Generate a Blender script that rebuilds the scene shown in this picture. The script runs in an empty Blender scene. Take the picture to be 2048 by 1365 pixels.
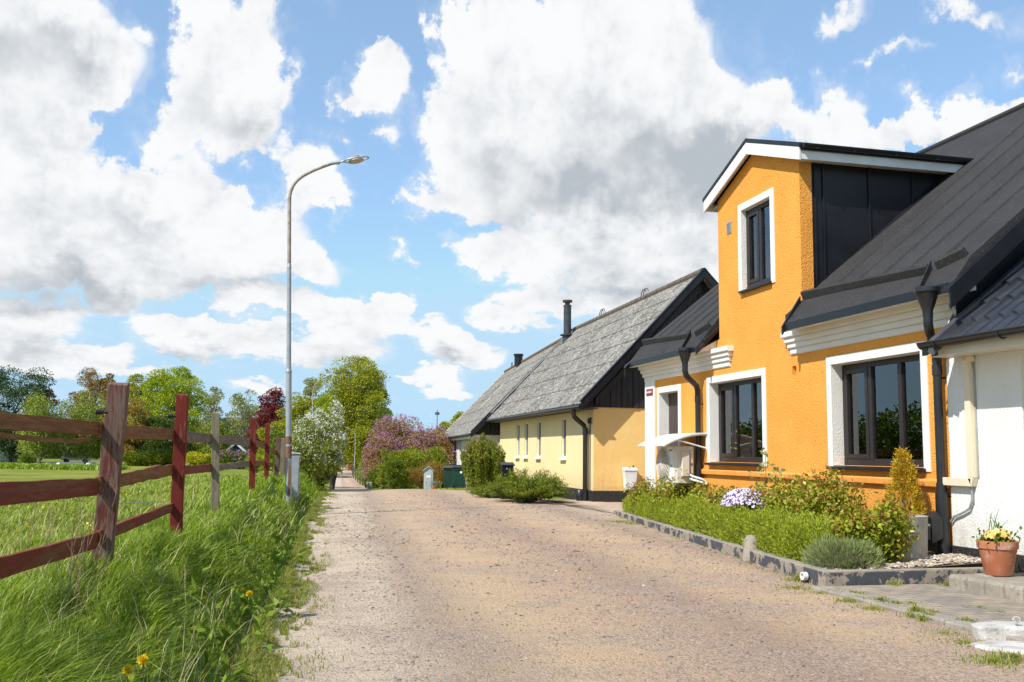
import bpy, math, random
import numpy as np
from mathutils import Vector, Matrix
R = math.radians
rng = np.random.default_rng(7)
sc = bpy.context.scene
COL = sc.collection

# ------------------------------------------------------------------ camera
cd = bpy.data.cameras.new("camera"); cam = bpy.data.objects.new("camera", cd); COL.objects.link(cam)
YAW, PITCH, ROLL, FPX = R(13.43), R(6.55), R(0.70), 1950.0
_f = Vector((math.sin(YAW)*math.cos(PITCH), math.cos(YAW)*math.cos(PITCH), math.sin(PITCH)))
_r = _f.cross(Vector((0, 0, 1))).normalized(); _u = _r.cross(_f)
_r2 = _r*math.cos(ROLL) + _u*math.sin(ROLL); _u2 = -_r*math.sin(ROLL) + _u*math.cos(ROLL)
CAM = Vector((0, 0, 1.3))
cam.matrix_world = Matrix(((_r2.x, _u2.x, -_f.x, CAM.x), (_r2.y, _u2.y, -_f.y, CAM.y), (_r2.z, _u2.z, -_f.z, CAM.z), (0, 0, 0, 1)))
cd.sensor_width = 36.0; cd.lens = 36.0*FPX/2048.0; cd.clip_start = 0.05; cd.clip_end = 6000
sc.camera = cam

# ------------------------------------------------------------------ light
sc.view_settings.view_transform = 'Standard'; sc.view_settings.look = 'None'
sc.view_settings.exposure = 0.2; sc.view_settings.gamma = 1.0
SUN_EL, SUN_SIDE = R(47.3), R(30)          # sun stands to the left (-x) and a little behind (-y)
to_sun = Vector((-math.cos(SUN_SIDE)*math.cos(SUN_EL), -math.sin(SUN_SIDE)*math.cos(SUN_EL), math.sin(SUN_EL)))
sl = bpy.data.lights.new("sun", 'SUN'); sl.energy = 5.0; sl.angle = R(0.53); sl.color = (1.0, 0.965, 0.90)
so = bpy.data.objects.new("sun", sl); COL.objects.link(so)
so.rotation_euler = to_sun.to_track_quat('Z', 'Y').to_euler(); so.location = (-20, -10, 30)

# ------------------------------------------------------------------ sky
world = bpy.data.worlds.new("World"); sc.world = world; world.use_nodes = True
WT = world.node_tree; WT.nodes.clear()
def nd(t, kind, **k):
    n = t.nodes.new(kind)
    for a, v in k.items(): setattr(n, a, v)
    return n
def setin(n, i, v):
    n.inputs[i].default_value = v
def mth(t, op, a, b=None, c=None, clamp=False):
    n = t.nodes.new('ShaderNodeMath'); n.operation = op; n.use_clamp = clamp
    for i, v in enumerate((a, b, c)):
        if v is None: continue
        if isinstance(v, (int, float)): n.inputs[i].default_value = v
        else: t.links.new(v, n.inputs[i])
    return n.outputs[0]
def vmth(t, op, a, b=None, s=None):
    n = t.nodes.new('ShaderNodeVectorMath'); n.operation = op
    for i, v in enumerate((a, b)):
        if v is None: continue
        if isinstance(v, tuple): n.inputs[i].default_value = v
        else: t.links.new(v, n.inputs[i])
    if s is not None:
        if isinstance(s, (int, float)): n.inputs['Scale'].default_value = s
        else: t.links.new(s, n.inputs['Scale'])
    return n.outputs['Value'] if op in ('LENGTH', 'DOT_PRODUCT', 'DISTANCE') else n.outputs[0]
def noi(t, vec, scale, detail=4, rough=0.5, w=None, lac=2.0, typ=None, dim='3D'):
    n = t.nodes.new('ShaderNodeTexNoise'); n.noise_dimensions = dim
    if typ: n.noise_type = typ
    n.inputs['Scale'].default_value = scale; n.inputs['Detail'].default_value = detail
    n.inputs['Roughness'].default_value = rough; n.inputs['Lacunarity'].default_value = lac
    if vec is not None: t.links.new(vec, n.inputs['Vector'])
    return n
def mixc(t, f, a, b, mode='MIX'):
    n = t.nodes.new('ShaderNodeMix'); n.data_type = 'RGBA'; n.blend_type = mode
    for i, v in ((0, f), (6, a), (7, b)):
        if isinstance(v, (int, float)): n.inputs[i].default_value = v
        elif isinstance(v, tuple): n.inputs[i].default_value = (v[0], v[1], v[2], 1)
        else: t.links.new(v, n.inputs[i])
    return n.outputs[2]
def sstep(t, v, a, b):
    if a > b: return mth(t, 'SUBTRACT', 1.0, sstep(t, v, b, a))
    n = t.nodes.new('ShaderNodeMapRange'); n.interpolation_type = 'SMOOTHSTEP'
    t.links.new(v, n.inputs[0]); n.inputs[1].default_value = a; n.inputs[2].default_value = b
    return n.outputs[0]

# cumulus banks: azimuth and elevation of the centre (deg), half width and half height (deg), weight
CLOUDS = [(-14.0, 20.77, 6.19, 4.4, 1), (-11.61, 18.39, 2.48, 2.2, 0.55), (-14.78, 18.13, 3.02, 2.75, 0.6), (-10.36, 18.83, 1.65, 1.38, 0.3), (-13.08, 14.3, 6.88, 3.71, 1.0), (-8.18, 12.46, 6.88, 3.58, 1.0), (-2.5, 11.97, 5.64, 2.75, 0.95), (0.92, 10.9, 3.3, 1.51, 0.7), (-13.31, 10.35, 6.88, 2.75, 0.9), (-8.54, 9.57, 9.07, 1.38, 0.8), (-6.75, 15.32, 3.3, 2.2, 0.5), (-3.5, 21.31, 4.26, 4.12, 0.95), (-5.29, 23.43, 2.2, 2.2, 0.7), (-0.88, 19.98, 2.42, 2.75, 0.7), (-5.27, 17.91, 3.02, 2.06, 0.7), (-2.17, 17.13, 3.58, 1.65, 0.5), (1.33, 15.18, 2.61, 2.34, 0.75), (3.4, 14.18, 1.65, 1.16, 0.4), (4.5, 21.08, 2.89, 2.48, 0.85), (6.1, 22.67, 1.65, 1.38, 0.45), (13.71, 22.92, 5.78, 4.95, 1.0), (20.1, 23.65, 7.42, 5.22, 1.0), (25.42, 19.35, 5.5, 4.12, 1.0), (10.74, 18.16, 4.67, 4.4, 0.95), (16.2, 17.09, 7.42, 3.85, 1.0), (23.34, 16.11, 6.05, 3.58, 1.0), (10.92, 24.74, 3.02, 2.48, 0.7), (9.0, 14.7, 2.48, 1.38, 0.6), (28.59, 19.69, 2.75, 1.65, 0.6), (16.51, 14.52, 5.22, 1.93, 0.7), (21.57, 13.89, 4.95, 2.2, 0.8), (12.34, 12.46, 2.75, 1.65, 0.9), (16.24, 11.33, 5.5, 2.2, 1.0), (22.15, 11.87, 5.78, 2.75, 1.0), (24.45, 9.81, 4.95, 2.2, 0.8), (13.88, 8.68, 3.85, 1.32, 0.9), (19.21, 8.71, 3.85, 1.32, 0.7), (18.03, 6.95, 2.2, 0.82, 0.4), (32.77, 19.73, 2.2, 1.51, 0.6), (31.63, 18.16, 3.02, 1.51, 0.75), (34.31, 17.46, 3.58, 1.16, 0.75), (38.95, 17.73, 4.12, 1.71, 0.85), (41.38, 17.53, 3.02, 1.65, 0.75), (36.02, 21.05, 2.48, 0.82, 0.35), (32.63, 24.27, 3.3, 1.51, 0.45), (39.19, 23.34, 4.12, 1.24, 0.4), (41.77, 20.71, 1.65, 1.51, 0.4), (-10.54, 4.83, 3.02, 0.88, 1), (-5.75, 6.17, 3.58, 1.43, 1), (-2.79, 5.89, 3.58, 1.32, 1), (-0.95, 8.24, 3.58, 1.43, 1), (-13.31, 6.66, 3.3, 1.65, 1), (-14.15, 5.03, 2.2, 1.38, 0.8), (-11.95, 3.88, 2.2, 0.6, 0.9), (-9.21, 7.75, 2.75, 1.16, 0.6), (6.48, 8.77, 1.59, 0.99, 1), (3.6, 7.86, 3.85, 1.43, 1), (2.24, 5.79, 4.67, 1.38, 1), (5.65, 7.05, 2.75, 0.99, 0.8), (9.48, 6.41, 2.61, 1.59, 1), (11.55, 6.01, 1.93, 1.21, 0.9), (9.53, 3.49, 2.15, 0.71, 1), (8.35, 4.28, 2.34, 0.44, 0.9), (8.92, 4.85, 1.93, 0.39, 0.8), (7.3, 11.32, 1.1, 0.94, 0.4), (-1.05, 3.68, 2.48, 0.49, 0.6), (4.17, 17.61, 1.93, 1.26, 0.4), (-7.22, 4.17, 4.12, 0.49, 0.6), (-8.76, 22.41, 1.65, 0.99, 0.35)]

SHADES = [(23.05, 16.4, 9.9, 4.12, 1.0), (17.11, 14.52, 6.6, 2.75, 0.8), (26.84, 17.35, 4.95, 3.02, 0.7), (-12.73, 20.24, 6.05, 3.85, 0.6), (-11.01, 8.7, 13.2, 1.65, 0.6), (-1.83, 9.33, 7.15, 1.24, 0.45), (-13.13, 7.46, 6.05, 1.38, 0.45), (-2.78, 18.17, 4.67, 2.75, 0.4), (-8.73, 12.95, 5.5, 2.2, 0.3), (20.09, 9.87, 8.25, 2.2, 0.7), (-5.7, 5.06, 5.5, 0.99, 0.7), (9.79, 5.54, 3.3, 0.94, 0.75), (-13.0, 5.36, 4.95, 1.93, 0.45), (3.41, 4.95, 6.33, 1.24, 0.5), (38.18, 17.04, 6.6, 1.1, 0.6), (3.48, 20.33, 2.48, 1.38, 0.3), (12.57, 17.07, 4.4, 2.48, 0.35)]      # the same five numbers for the grey undersides

def cloud_group(name, CLOUDS, loose_too):
    g = bpy.data.node_groups.new(name, 'ShaderNodeTree')
    g.interface.new_socket("P", in_out='INPUT', socket_type='NodeSocketVector')
    g.interface.new_socket("F", in_out='OUTPUT', socket_type='NodeSocketFloat')
    gi = g.nodes.new('NodeGroupInput'); go = g.nodes.new('NodeGroupOutput')
    P = gi.outputs[0]
    acc = None
    for (a, e, w, h, k) in CLOUDS:
        mp = g.nodes.new('ShaderNodeMapping'); mp.vector_type = 'POINT'
        mp.inputs['Scale'].default_value = (1/w, 1/h, 0)
        mp.inputs['Location'].default_value = (-a/w, -e/h, 0)
        g.links.new(P, mp.inputs[0])
        gr = g.nodes.new('ShaderNodeTexGradient'); gr.gradient_type = 'SPHERICAL' if loose_too else 'QUADRATIC_SPHERE'
        g.links.new(mp.outputs[0], gr.inputs[0])
        acc = mth(g, 'MULTIPLY_ADD', gr.outputs['Fac'], k, acc if acc is not None else 0.0)
    if loose_too:
        # loose fair-weather clouds everywhere outside the part of the sky described above
        sp = g.nodes.new('ShaderNodeSeparateXYZ'); g.links.new(P, sp.inputs[0])
        away = mth(g, 'ABSOLUTE', mth(g, 'SUBTRACT', sp.outputs[0], 13.0))
        side = sstep(g, away, 31, 44); top = sstep(g, sp.outputs[1], 29, 38)
        out = mth(g, 'MAXIMUM', side, top)
        n = noi(g, P, 0.05, 2, 0.5, dim='2D')
        loose = mth(g, 'MULTIPLY', mth(g, 'SUBTRACT', n.outputs[0], 0.52), 2.2, clamp=True)
        acc = mth(g, 'MULTIPLY_ADD', loose, out, acc)
    g.links.new(acc, go.inputs[0])
    return g
CG = cloud_group('cloud_field', CLOUDS, True); SG = cloud_group('cloud_shade', SHADES, False); UG = cloud_group('cloud_above', [c for c in CLOUDS if c[2] > 2.9], True)
tc = nd(WT, 'ShaderNodeTexCoord')
sep = nd(WT, 'ShaderNodeSeparateXYZ'); WT.links.new(tc.outputs['Generated'], sep.inputs[0])
az = mth(WT, 'MULTIPLY', mth(WT, 'ARCTAN2', sep.outputs[0], sep.outputs[1]), 57.2958)
el = mth(WT, 'MULTIPLY', mth(WT, 'ARCSINE', sep.outputs[2]), 57.2958)
cmb = nd(WT, 'ShaderNodeCombineXYZ'); WT.links.new(az, cmb.inputs[0]); WT.links.new(el, cmb.inputs[1])
P0 = cmb.outputs[0]
# cauliflower edges: the lookup position is pushed about by noise at three sizes
elpos = mth(WT, 'MAXIMUM', el, -2.0)
eln = mth(WT, 'MULTIPLY', mth(WT, 'LOGARITHM', mth(WT, 'ADD', elpos, 7.0), 2.71828), 24.0)
cq = nd(WT, 'ShaderNodeCombineXYZ'); WT.links.new(az, cq.inputs[0]); WT.links.new(eln, cq.inputs[1])
strq = cq.outputs[0]
near = mth(WT, 'MINIMUM', mth(WT, 'MULTIPLY_ADD', elpos, 0.055, 0.22), 1.0)       # clouds low in the sky are far off and finer
w1 = noi(WT, strq, 0.16, 1, 0.5, dim='2D'); w2 = noi(WT, strq, 0.55, 5, 0.60, dim='2D')
wv = vmth(WT, 'ADD', vmth(WT, 'SCALE', vmth(WT, 'SUBTRACT', w1.outputs[1], (.5, .5, .5)), s=5.0),
          vmth(WT, 'SCALE', vmth(WT, 'SUBTRACT', w2.outputs[1], (.5, .5, .5)), s=3.4))
P1 = vmth(WT, 'ADD', P0, vmth(WT, 'SCALE', wv, s=near))
def field(P, G=None):
    g = WT.nodes.new('ShaderNodeGroup'); g.node_tree = G or CG; WT.links.new(P, g.inputs[0]); return g.outputs[0]
F = field(P1)
FU = field(vmth(WT, 'ADD', P1, vmth(WT, 'SCALE', (-0.8, 3.2, 0), s=near)), UG)
SH = field(P1, SG)
n3 = noi(WT, strq, 1.1, 6, 0.62, dim='2D')
n4 = noi(WT, strq, 0.30, 3, 0.55, dim='2D')
d3 = mth(WT, 'SUBTRACT', n3.outputs[0], 0.5); d4 = mth(WT, 'SUBTRACT', n4.outputs[0], 0.5)
dens = mth(WT, 'MULTIPLY_ADD', d3, 0.30, F)
alpha = sstep(WT, dens, 0.14, 0.37)
thin = mth(WT, 'MULTIPLY', sstep(WT, mth(WT, 'MULTIPLY_ADD', d4, 0.6, F), 0.02, 0.35), 0.28)
alpha = mth(WT, 'MAXIMUM', alpha, thin)
# light on the clouds: thick cloud above a point makes it grey
occ = mth(WT, 'MULTIPLY_ADD', mth(WT, 'MINIMUM', FU, 1.0), 0.30, SH)
occ = mth(WT, 'MULTIPLY_ADD', d3, -0.55, occ)
occ = mth(WT, 'MULTIPLY_ADD', d4, -0.9, occ)
shade = sstep(WT, occ, -0.05, 1.05)
ccol = mixc(WT, shade, (0.835, 0.845, 0.86), (0.43, 0.47, 0.51))
sky = nd(WT, 'ShaderNodeTexSky'); sky.sky_type = 'NISHITA'; sky.sun_disc = False
sky.sun_elevation = SUN_EL; sky.sun_rotation = math.atan2(to_sun.x, to_sun.y)
sky.altitude = 0; sky.air_density = 1.0; sky.dust_density = 0.25; sky.ozone_density = 3.0
SKYS = 0.15
skc = mixc(WT, 1.0, sky.outputs[0], (SKYS, SKYS*1.10, SKYS*1.16), 'MULTIPLY')
skc = vmth(WT, 'MINIMUM', skc, (0.44, 0.66, 0.84))
front = mth(WT, 'MULTIPLY', sstep(WT, mth(WT, 'ABSOLUTE', mth(WT, 'SUBTRACT', az, 13.0)), 70, 35), 0.30)
skc = mixc(WT, front, skc, (0.46, 0.66, 0.84))
col = mixc(WT, alpha, skc, ccol)
bg = nd(WT, 'ShaderNodeBackground'); WT.links.new(col, bg.inputs[0]); bg.inputs[1].default_value = 1.0
wo = nd(WT, 'ShaderNodeOutputWorld'); WT.links.new(bg.outputs[0], wo.inputs[0])
world.cycles.sampling_method = 'MANUAL'; world.cycles.sample_map_resolution = 512


# ------------------------------------------------------------------ helpers
MWX = {}
def tag(o, label=None, cat=None, group=None, kind=None):
    if label: o['label'] = label
    if cat: o['category'] = cat
    if group: o['group'] = group
    if kind: o['kind'] = kind
    return o
def thing(name, label, cat, loc=(0, 0, 0), rz=0.0, group=None):
    o = bpy.data.objects.new(name, None); COL.objects.link(o); o.empty_display_size = 0.2
    o.location = loc; o.rotation_euler = (0, 0, rz); tag(o, label, cat, group)
    MWX[o] = Matrix.Translation(loc) @ Matrix.Rotation(rz, 4, 'Z')
    return o
def MX(o):
    while o is not None:
        if o in MWX: return MWX[o]
        o = o.parent
    return Matrix.Identity(4)
def mesh_np(name, V, F, mat, parent=None, smooth=False, local=False):
    """V (n,3) floats, F (m,k) ints, all faces with k corners; world coordinates unless local."""
    V = np.asarray(V, np.float32); F = np.asarray(F, np.int32)
    if parent is not None and not local:
        M = np.array(MX(parent).inverted()); V = V @ M[:3, :3].T.astype(np.float32) + M[:3, 3].astype(np.float32)
    me = bpy.data.meshes.new(name); k = F.shape[1]
    me.vertices.add(len(V)); me.vertices.foreach_set('co', V.ravel())
    me.loops.add(F.size); me.loops.foreach_set('vertex_index', F.ravel())
    me.polygons.add(len(F)); me.polygons.foreach_set('loop_start', np.arange(0, F.size, k, dtype=np.int32))
    me.polygons.foreach_set('use_smooth', np.full(len(F), bool(smooth)))
    me.update(calc_edges=True)
    me.materials.append(mat)
    o = bpy.data.objects.new(name, me); COL.objects.link(o); o.parent = parent
    return o
class MB:
    def __init__(s): s.v = []; s.f = []; s.M = None
    def add(s, vs, fs):
        b = len(s.v)
        for p in vs:
            p = Vector(p)
            if s.M is not None: p = s.M @ p
            s.v.append(tuple(p))
        for f in fs: s.f.append(tuple(i+b for i in f))
        return s
    def box(s, x0, x1, y0, y1, z0, z1):
        if x0 > x1: x0, x1 = x1, x0
        if y0 > y1: y0, y1 = y1, y0
        if z0 > z1: z0, z1 = z1, z0
        return s.add([(x0,y0,z0),(x1,y0,z0),(x1,y1,z0),(x0,y1,z0),(x0,y0,z1),(x1,y0,z1),(x1,y1,z1),(x0,y1,z1)],
                     [(0,3,2,1),(4,5,6,7),(0,1,5,4),(1,2,6,5),(2,3,7,6),(3,0,4,7)])
    def hexa(s, a, b):
        """a: four points, b: four matching points opposite"""
        return s.add(list(a)+list(b), [(0,1,2,3),(7,6,5,4),(0,4,5,1),(1,5,6,2),(2,6,7,3),(3,7,4,0)])
    def prism(s, poly, axis, a, b):
        """poly: 2-D outline; axis 'x','y','z' is the extrusion axis"""
        n = len(poly)
        def P(p, t):
            return {'x': (t, p[0], p[1]), 'y': (p[0], t, p[1]), 'z': (p[0], p[1], t)}[axis]
        vs = [P(p, a) for p in poly]+[P(p, b) for p in poly]
        fs = [tuple(range(n))[::-1], tuple(range(n, 2*n))]
        for i in range(n): fs.append((i, (i+1) % n, n+(i+1) % n, n+i))
        return s.add(vs, fs)
    def tube(s, pts, r, n=10, cap=True):
        pts = [Vector(p) for p in pts]; m = len(pts)
        rs = r if isinstance(r, (list, tuple)) else [r]*m
        t0 = (pts[1]-pts[0]).normalized(); up = Vector((0, 0, 1)) if abs(t0.z) < .9 else Vector((1, 0, 0))
        a = t0.cross(up).normalized(); vs = []; fs = []
        for i, p in enumerate(pts):
            t = (pts[min(i+1, m-1)]-pts[max(i-1, 0)]).normalized()
            a = (a-t*a.dot(t)).normalized(); b = t.cross(a)
            for k in range(n):
                q = 2*math.pi*k/n; vs.append(p+(a*math.cos(q)+b*math.sin(q))*rs[i])
        for i in range(m-1):
            for k in range(n): fs.append((i*n+k, i*n+(k+1) % n, (i+1)*n+(k+1) % n, (i+1)*n+k))
        if cap: fs.append(tuple(range(n))[::-1]); fs.append(tuple(range((m-1)*n, m*n)))
        return s.add(vs, fs)
    def lathe(s, prof, c=(0, 0, 0), n=24, sx=1.0, sy=1.0):
        """prof: list of (radius, z)"""
        vs = []; fs = []
        for r_, z in prof:
            for k in range(n):
                q = 2*math.pi*k/n; vs.append((c[0]+r_*math.cos(q)*sx, c[1]+r_*math.sin(q)*sy, c[2]+z))
        for i in range(len(prof)-1):
            for k in range(n): fs.append((i*n+k, i*n+(k+1) % n, (i+1)*n+(k+1) % n, (i+1)*n+k))
        if prof[0][0] > 1e-4: fs.append(tuple(range(n))[::-1])
        if prof[-1][0] > 1e-4: fs.append(tuple(range((len(prof)-1)*n, len(prof)*n)))
        return s.add(vs, fs)
    def build(s, name, mat, parent=None, bevel=0.0, smooth=False, local=False, weld=False):
        vs = s.v
        if parent is not None and not local:
            M = MX(parent).inverted(); vs = [tuple(M @ Vector(p)) for p in vs]
        me = bpy.data.meshes.new(name); me.from_pydata(vs, [], s.f); me.validate(); me.update()
        me.materials.append(mat)
        o = bpy.data.objects.new(name, me); COL.objects.link(o); o.parent = parent
        if smooth:
            me.polygons.foreach_set('use_smooth', np.ones(len(me.polygons), bool))
            m = o.modifiers.new('edges', 'EDGE_SPLIT'); m.split_angle = R(40)
        if bevel:
            m = o.modifiers.new('bevel', 'BEVEL'); m.width = bevel; m.segments = 2; m.limit_method = 'ANGLE'; m.angle_limit = R(40)
        return o
def dup(o, parent=None):
    c = o.copy(); COL.objects.link(c); c.parent = parent
    for ch in [x for x in bpy.data.objects if x.parent == o]: dup(ch, c)
    return c
def arc(c, r, a0, a1, n, plane='xz'):
    out = []
    for i in range(n+1):
        a = a0+(a1-a0)*i/n; u, v = r*math.cos(a), r*math.sin(a)
        out.append({'xz': (c[0]+u, c[1], c[2]+v), 'yz': (c[0], c[1]+u, c[2]+v), 'xy': (c[0]+u, c[1]+v, c[2])}[plane])
    return out
def vnoise(x, y, s=1.0, seed=0):
    """smooth 2-D value noise for arrays, about -1..1"""
    x = np.asarray(x, float)/s; y = np.asarray(y, float)/s
    xi = np.floor(x).astype(int); yi = np.floor(y).astype(int); fx = x-xi; fy = y-yi
    fx = fx*fx*(3-2*fx); fy = fy*fy*(3-2*fy)
    def h(a, b):
        n = (a*374761393+b*668265263+seed*982451653) & 0x7fffffff
        n = ((n ^ (n >> 13))*1274126177) & 0x7fffffff
        return ((n ^ (n >> 16)) & 0xffff)/32767.5-1
    return (h(xi, yi)*(1-fx)+h(xi+1, yi)*fx)*(1-fy)+(h(xi, yi+1)*(1-fx)+h(xi+1, yi+1)*fx)*fy

# ------------------------------------------------------------------ materials
def newmat(name):
    m = bpy.data.materials.new(name); m.use_nodes = True; t = m.node_tree; b = t.nodes['Principled BSDF']
    return m, t, b
def co(t, scale=(1, 1, 1), kind='Object'):
    c = t.nodes.new('ShaderNodeTexCoord'); mp = t.nodes.new('ShaderNodeMapping'); mp.inputs['Scale'].default_value = scale
    t.links.new(c.outputs[kind], mp.inputs[0]); return mp.outputs[0]
def bump(t, b, h, strength, dist=0.01):
    n = t.nodes.new('ShaderNodeBump'); n.inputs['Strength'].default_value = strength; n.inputs['Distance'].default_value = dist
    t.links.new(h, n.inputs['Height']); t.links.new(n.outputs[0], b.inputs['Normal']); return n
def pbr(name, c1, c2=None, rough=.7, scale=4, stretch=(1, 1, 1), c3=None, s3=30, a3=.5, bmp=0, bscale=60, metal=0, spec=.5, lo=.35, hi=.65, rv=0.0, bdist=.01, coat=0):
    m, t, b = newmat(name)
    b.inputs['Roughness'].default_value = rough; b.inputs['Metallic'].default_value = metal
    b.inputs['Specular IOR Level'].default_value = spec; b.inputs['Coat Weight'].default_value = coat
    v = co(t, stretch)
    if c2 is None: c2 = tuple(x*.85 for x in c1)
    n = noi(t, v, scale, 6, .6); f = sstep(t, n.outputs[0], lo, hi); c = mixc(t, f, c1, c2)
    if c3 is not None:
        n2 = noi(t, v, s3, 5, .65); c = mixc(t, sstep(t, n2.outputs[0], .5, .5+.3*(1-a3)+.02), c, c3)
    t.links.new(c, b.inputs['Base Color'])
    if rv:
        t.links.new(mth(t, 'MULTIPLY_ADD', n.outputs[0], rv, rough-rv*.5), b.inputs['Roughness'])
    if bmp:
        nb = noi(t, v, bscale, 4, .6); bump(t, b, nb.outputs[0], bmp, bdist)
    return m
def leafmat(name, cols, trans=.28, rough=.55, spec=.3):
    """cols: list of colours, one is taken per leaf"""
    m, t, b = newmat(name); g = t.nodes.new('ShaderNodeNewGeometry'); cr = t.nodes.new('ShaderNodeValToRGB')
    t.links.new(g.outputs['Random Per Island'], cr.inputs[0]); e = cr.color_ramp.elements
    while len(e) < len(cols): e.new(0.5)
    for i, c in enumerate(cols): e[i].position = i/(len(cols)-1); e[i].color = (*c, 1)
    b.inputs['Roughness'].default_value = rough; b.inputs['Specular IOR Level'].default_value = spec
    t.links.new(cr.outputs[0], b.inputs['Base Color'])
    tr = t.nodes.new('ShaderNodeBsdfTranslucent'); t.links.new(cr.outputs[0], tr.inputs[0])
    mx = t.nodes.new('ShaderNodeMixShader'); mx.inputs[0].default_value = trans
    t.links.new(b.outputs[0], mx.inputs[1]); t.links.new(tr.outputs[0], mx.inputs[2])
    t.links.new(mx.outputs[0], t.nodes['Material Output'].inputs[0])
    return m
def stucco(name, c1, c2, dots=None, bs=.7, fs=28, dirt=None):
    m, t, b = newmat(name); v = co(t); b.inputs['Roughness'].default_value = .9; b.inputs['Specular IOR Level'].default_value = .2
    n = noi(t, v, 1.3, 5, .6); c = mixc(t, sstep(t, n.outputs[0], .3, .7), c1, c2)
    n2 = noi(t, v, fs, 4, .6); 
    vo = t.nodes.new('ShaderNodeTexVoronoi'); vo.inputs['Scale'].default_value = fs*1.2; t.links.new(v, vo.inputs['Vector'])
    h = mth(t, 'MULTIPLY_ADD', vo.outputs['Distance'], -.7, n2.outputs[0])
    if dots:
        n3 = noi(t, v, 22, 3, .7); c = mixc(t, mth(t, 'MULTIPLY', sstep(t, n3.outputs[0], .60, .68), .7), c, dots); n4 = noi(t, v, 55, 3, .8); c = mixc(t, mth(t, 'MULTIPLY', sstep(t, n4.outputs[0], .45, .75), .45), c, tuple(x*.62 for x in c1)); n5 = noi(t, co(t, (2.2, 2.2, .35)), 1.6, 5, .6); c = mixc(t, mth(t, 'MULTIPLY', sstep(t, n5.outputs[0], .55, .8), .22), c, (.55, .25, .07))
    if dirt:                                             # splash marks low on the wall and faint runs
        sz = t.nodes.new('ShaderNodeSeparateXYZ'); t.links.new(v, sz.inputs[0]); low = sstep(t, mth(t, 'MULTIPLY_ADD', n.outputs[0], -.7, sz.outputs[2]), .55, -.1); n6 = noi(t, v, 9, 6, .7)
        c = mixc(t, mth(t, 'MULTIPLY', low, mth(t, 'MULTIPLY_ADD', sstep(t, n6.outputs[0], .4, .65), .5, .2)), c, dirt)
        n7 = noi(t, co(t, (3, 3, .25)), 2.0, 6, .65); c = mixc(t, mth(t, 'MULTIPLY', sstep(t, n7.outputs[0], .54, .75), .18), c, dirt)
    t.links.new(c, b.inputs['Base Color']); bump(t, b, h, bs, .014); return m

M = {}
M['orange'] = stucco('orange_roughcast', (.82, .335, .058), (.88, .39, .080), (.30, .10, .010), .75, 44, dirt=(.42, .20, .06))
M['orange_smooth'] = pbr('orange_paint', (.76, .30, .05), (.80, .33, .07), .7, bmp=.1)
M['white_plaster'] = stucco('white_plaster', (.79, .77, .73), (.73, .71, .67), None, .45, 40, dirt=(.42, .37, .30))
M['white_paint'] = pbr('white_paint', (.80, .79, .77), (.70, .69, .66), .6, 3, bmp=.08)
M['cream_pipe'] = pbr('cream_paint', (.72, .68, .58), (.66, .62, .52), .45, 3)
M['trunking'] = pbr('cream_plastic', (.76, .66, .48), (.72, .62, .45), .4, 3)
M['black_metal'] = pbr('black_sheet_metal', (.008, .008, .010), (.013, .013, .016), .36, 2, rv=.15, spec=.4)
M['black_plastic'] = pbr('black_pipe', (.014, .014, .015), (.022, .022, .024), .35, 3, spec=.5)
M['brown_frame'] = pbr('dark_brown_frame', (.018, .013, .012), (.024, .017, .016), .4, 3)
M['brown_door'] = pbr('brown_boards', (.075, .050, .044), (.060, .040, .035), .55, 2, (1, 12, .3))
M['grey_metal'] = pbr('galvanised_metal', (.42, .45, .47), (.33, .36, .38), .45, 5, metal=.35, rv=.1, bmp=.05)
M['grey_flash'] = pbr('grey_flashing', (.12, .12, .13), (.16, .16, .17), .35, 3, metal=.6)
M['rust'] = pbr('rusty_band', (.22, .11, .06), (.16, .08, .05), .8, 20)
M['felt'] = None
def felt():
    m, t, b = newmat('mineral_roof_felt'); v = co(t); b.inputs['Roughness'].default_value = .85
    n = noi(t, v, 1.6, 5, .6); c = mixc(t, sstep(t, n.outputs[0], .3, .7), (.013, .0122, .0128), (.025, .023, .023))
    w = t.nodes.new('ShaderNodeTexVoronoi'); w.inputs['Scale'].default_value = 60; t.links.new(v, w.inputs['Vector'])
    sp = mth(t, 'LESS_THAN', w.outputs['Distance'], .16)
    sel = mth(t, 'GREATER_THAN', mth(t, 'FRACT', mth(t, 'MULTIPLY', w.outputs['Color'], 7.3)), .55)
    c = mixc(t, mth(t, 'MULTIPLY', sp, sel), c, (.34, .33, .32))
    nf = noi(t, v, 160, 2, .7); c = mixc(t, sstep(t, nf.outputs[0], .52, .66), c, (.058, .054, .053))
    t.links.new(c, b.inputs['Base Color']); bump(t, b, nf.outputs[0], .5, .006); return m
M['felt'] = felt()
def fibre():
    m, t, b = newmat('weathered_fibre_cement'); v = co(t); b.inputs['Roughness'].default_value = .95; b.inputs['Specular IOR Level'].default_value = .15
    n = noi(t, v, .9, 6, .65); c = mixc(t, sstep(t, n.outputs[0], .35, .65), (.20, .19, .172), (.275, .262, .24))
    n2 = noi(t, co(t, (.8, 1.8, .8)), 1.5, 8, .78); c = mixc(t, mth(t, 'MULTIPLY', sstep(t, n2.outputs[0], .47, .60), .7), c, (.105, .095, .08))
    n3 = noi(t, v, 14, 6, .75); c = mixc(t, mth(t, 'MULTIPLY', sstep(t, n3.outputs[0], .50, .60), .8), c, (.07, .062, .052))
    n4 = noi(t, v, 9, 6, .75); c = mixc(t, mth(t, 'MULTIPLY', sstep(t, n4.outputs[0], .54, .62), .85), c, (.46, .44, .39))
    t.links.new(c, b.inputs['Base Color']); bump(t, b, n3.outputs[0], .4, .02); return m
M['fibre'] = fibre()
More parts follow.
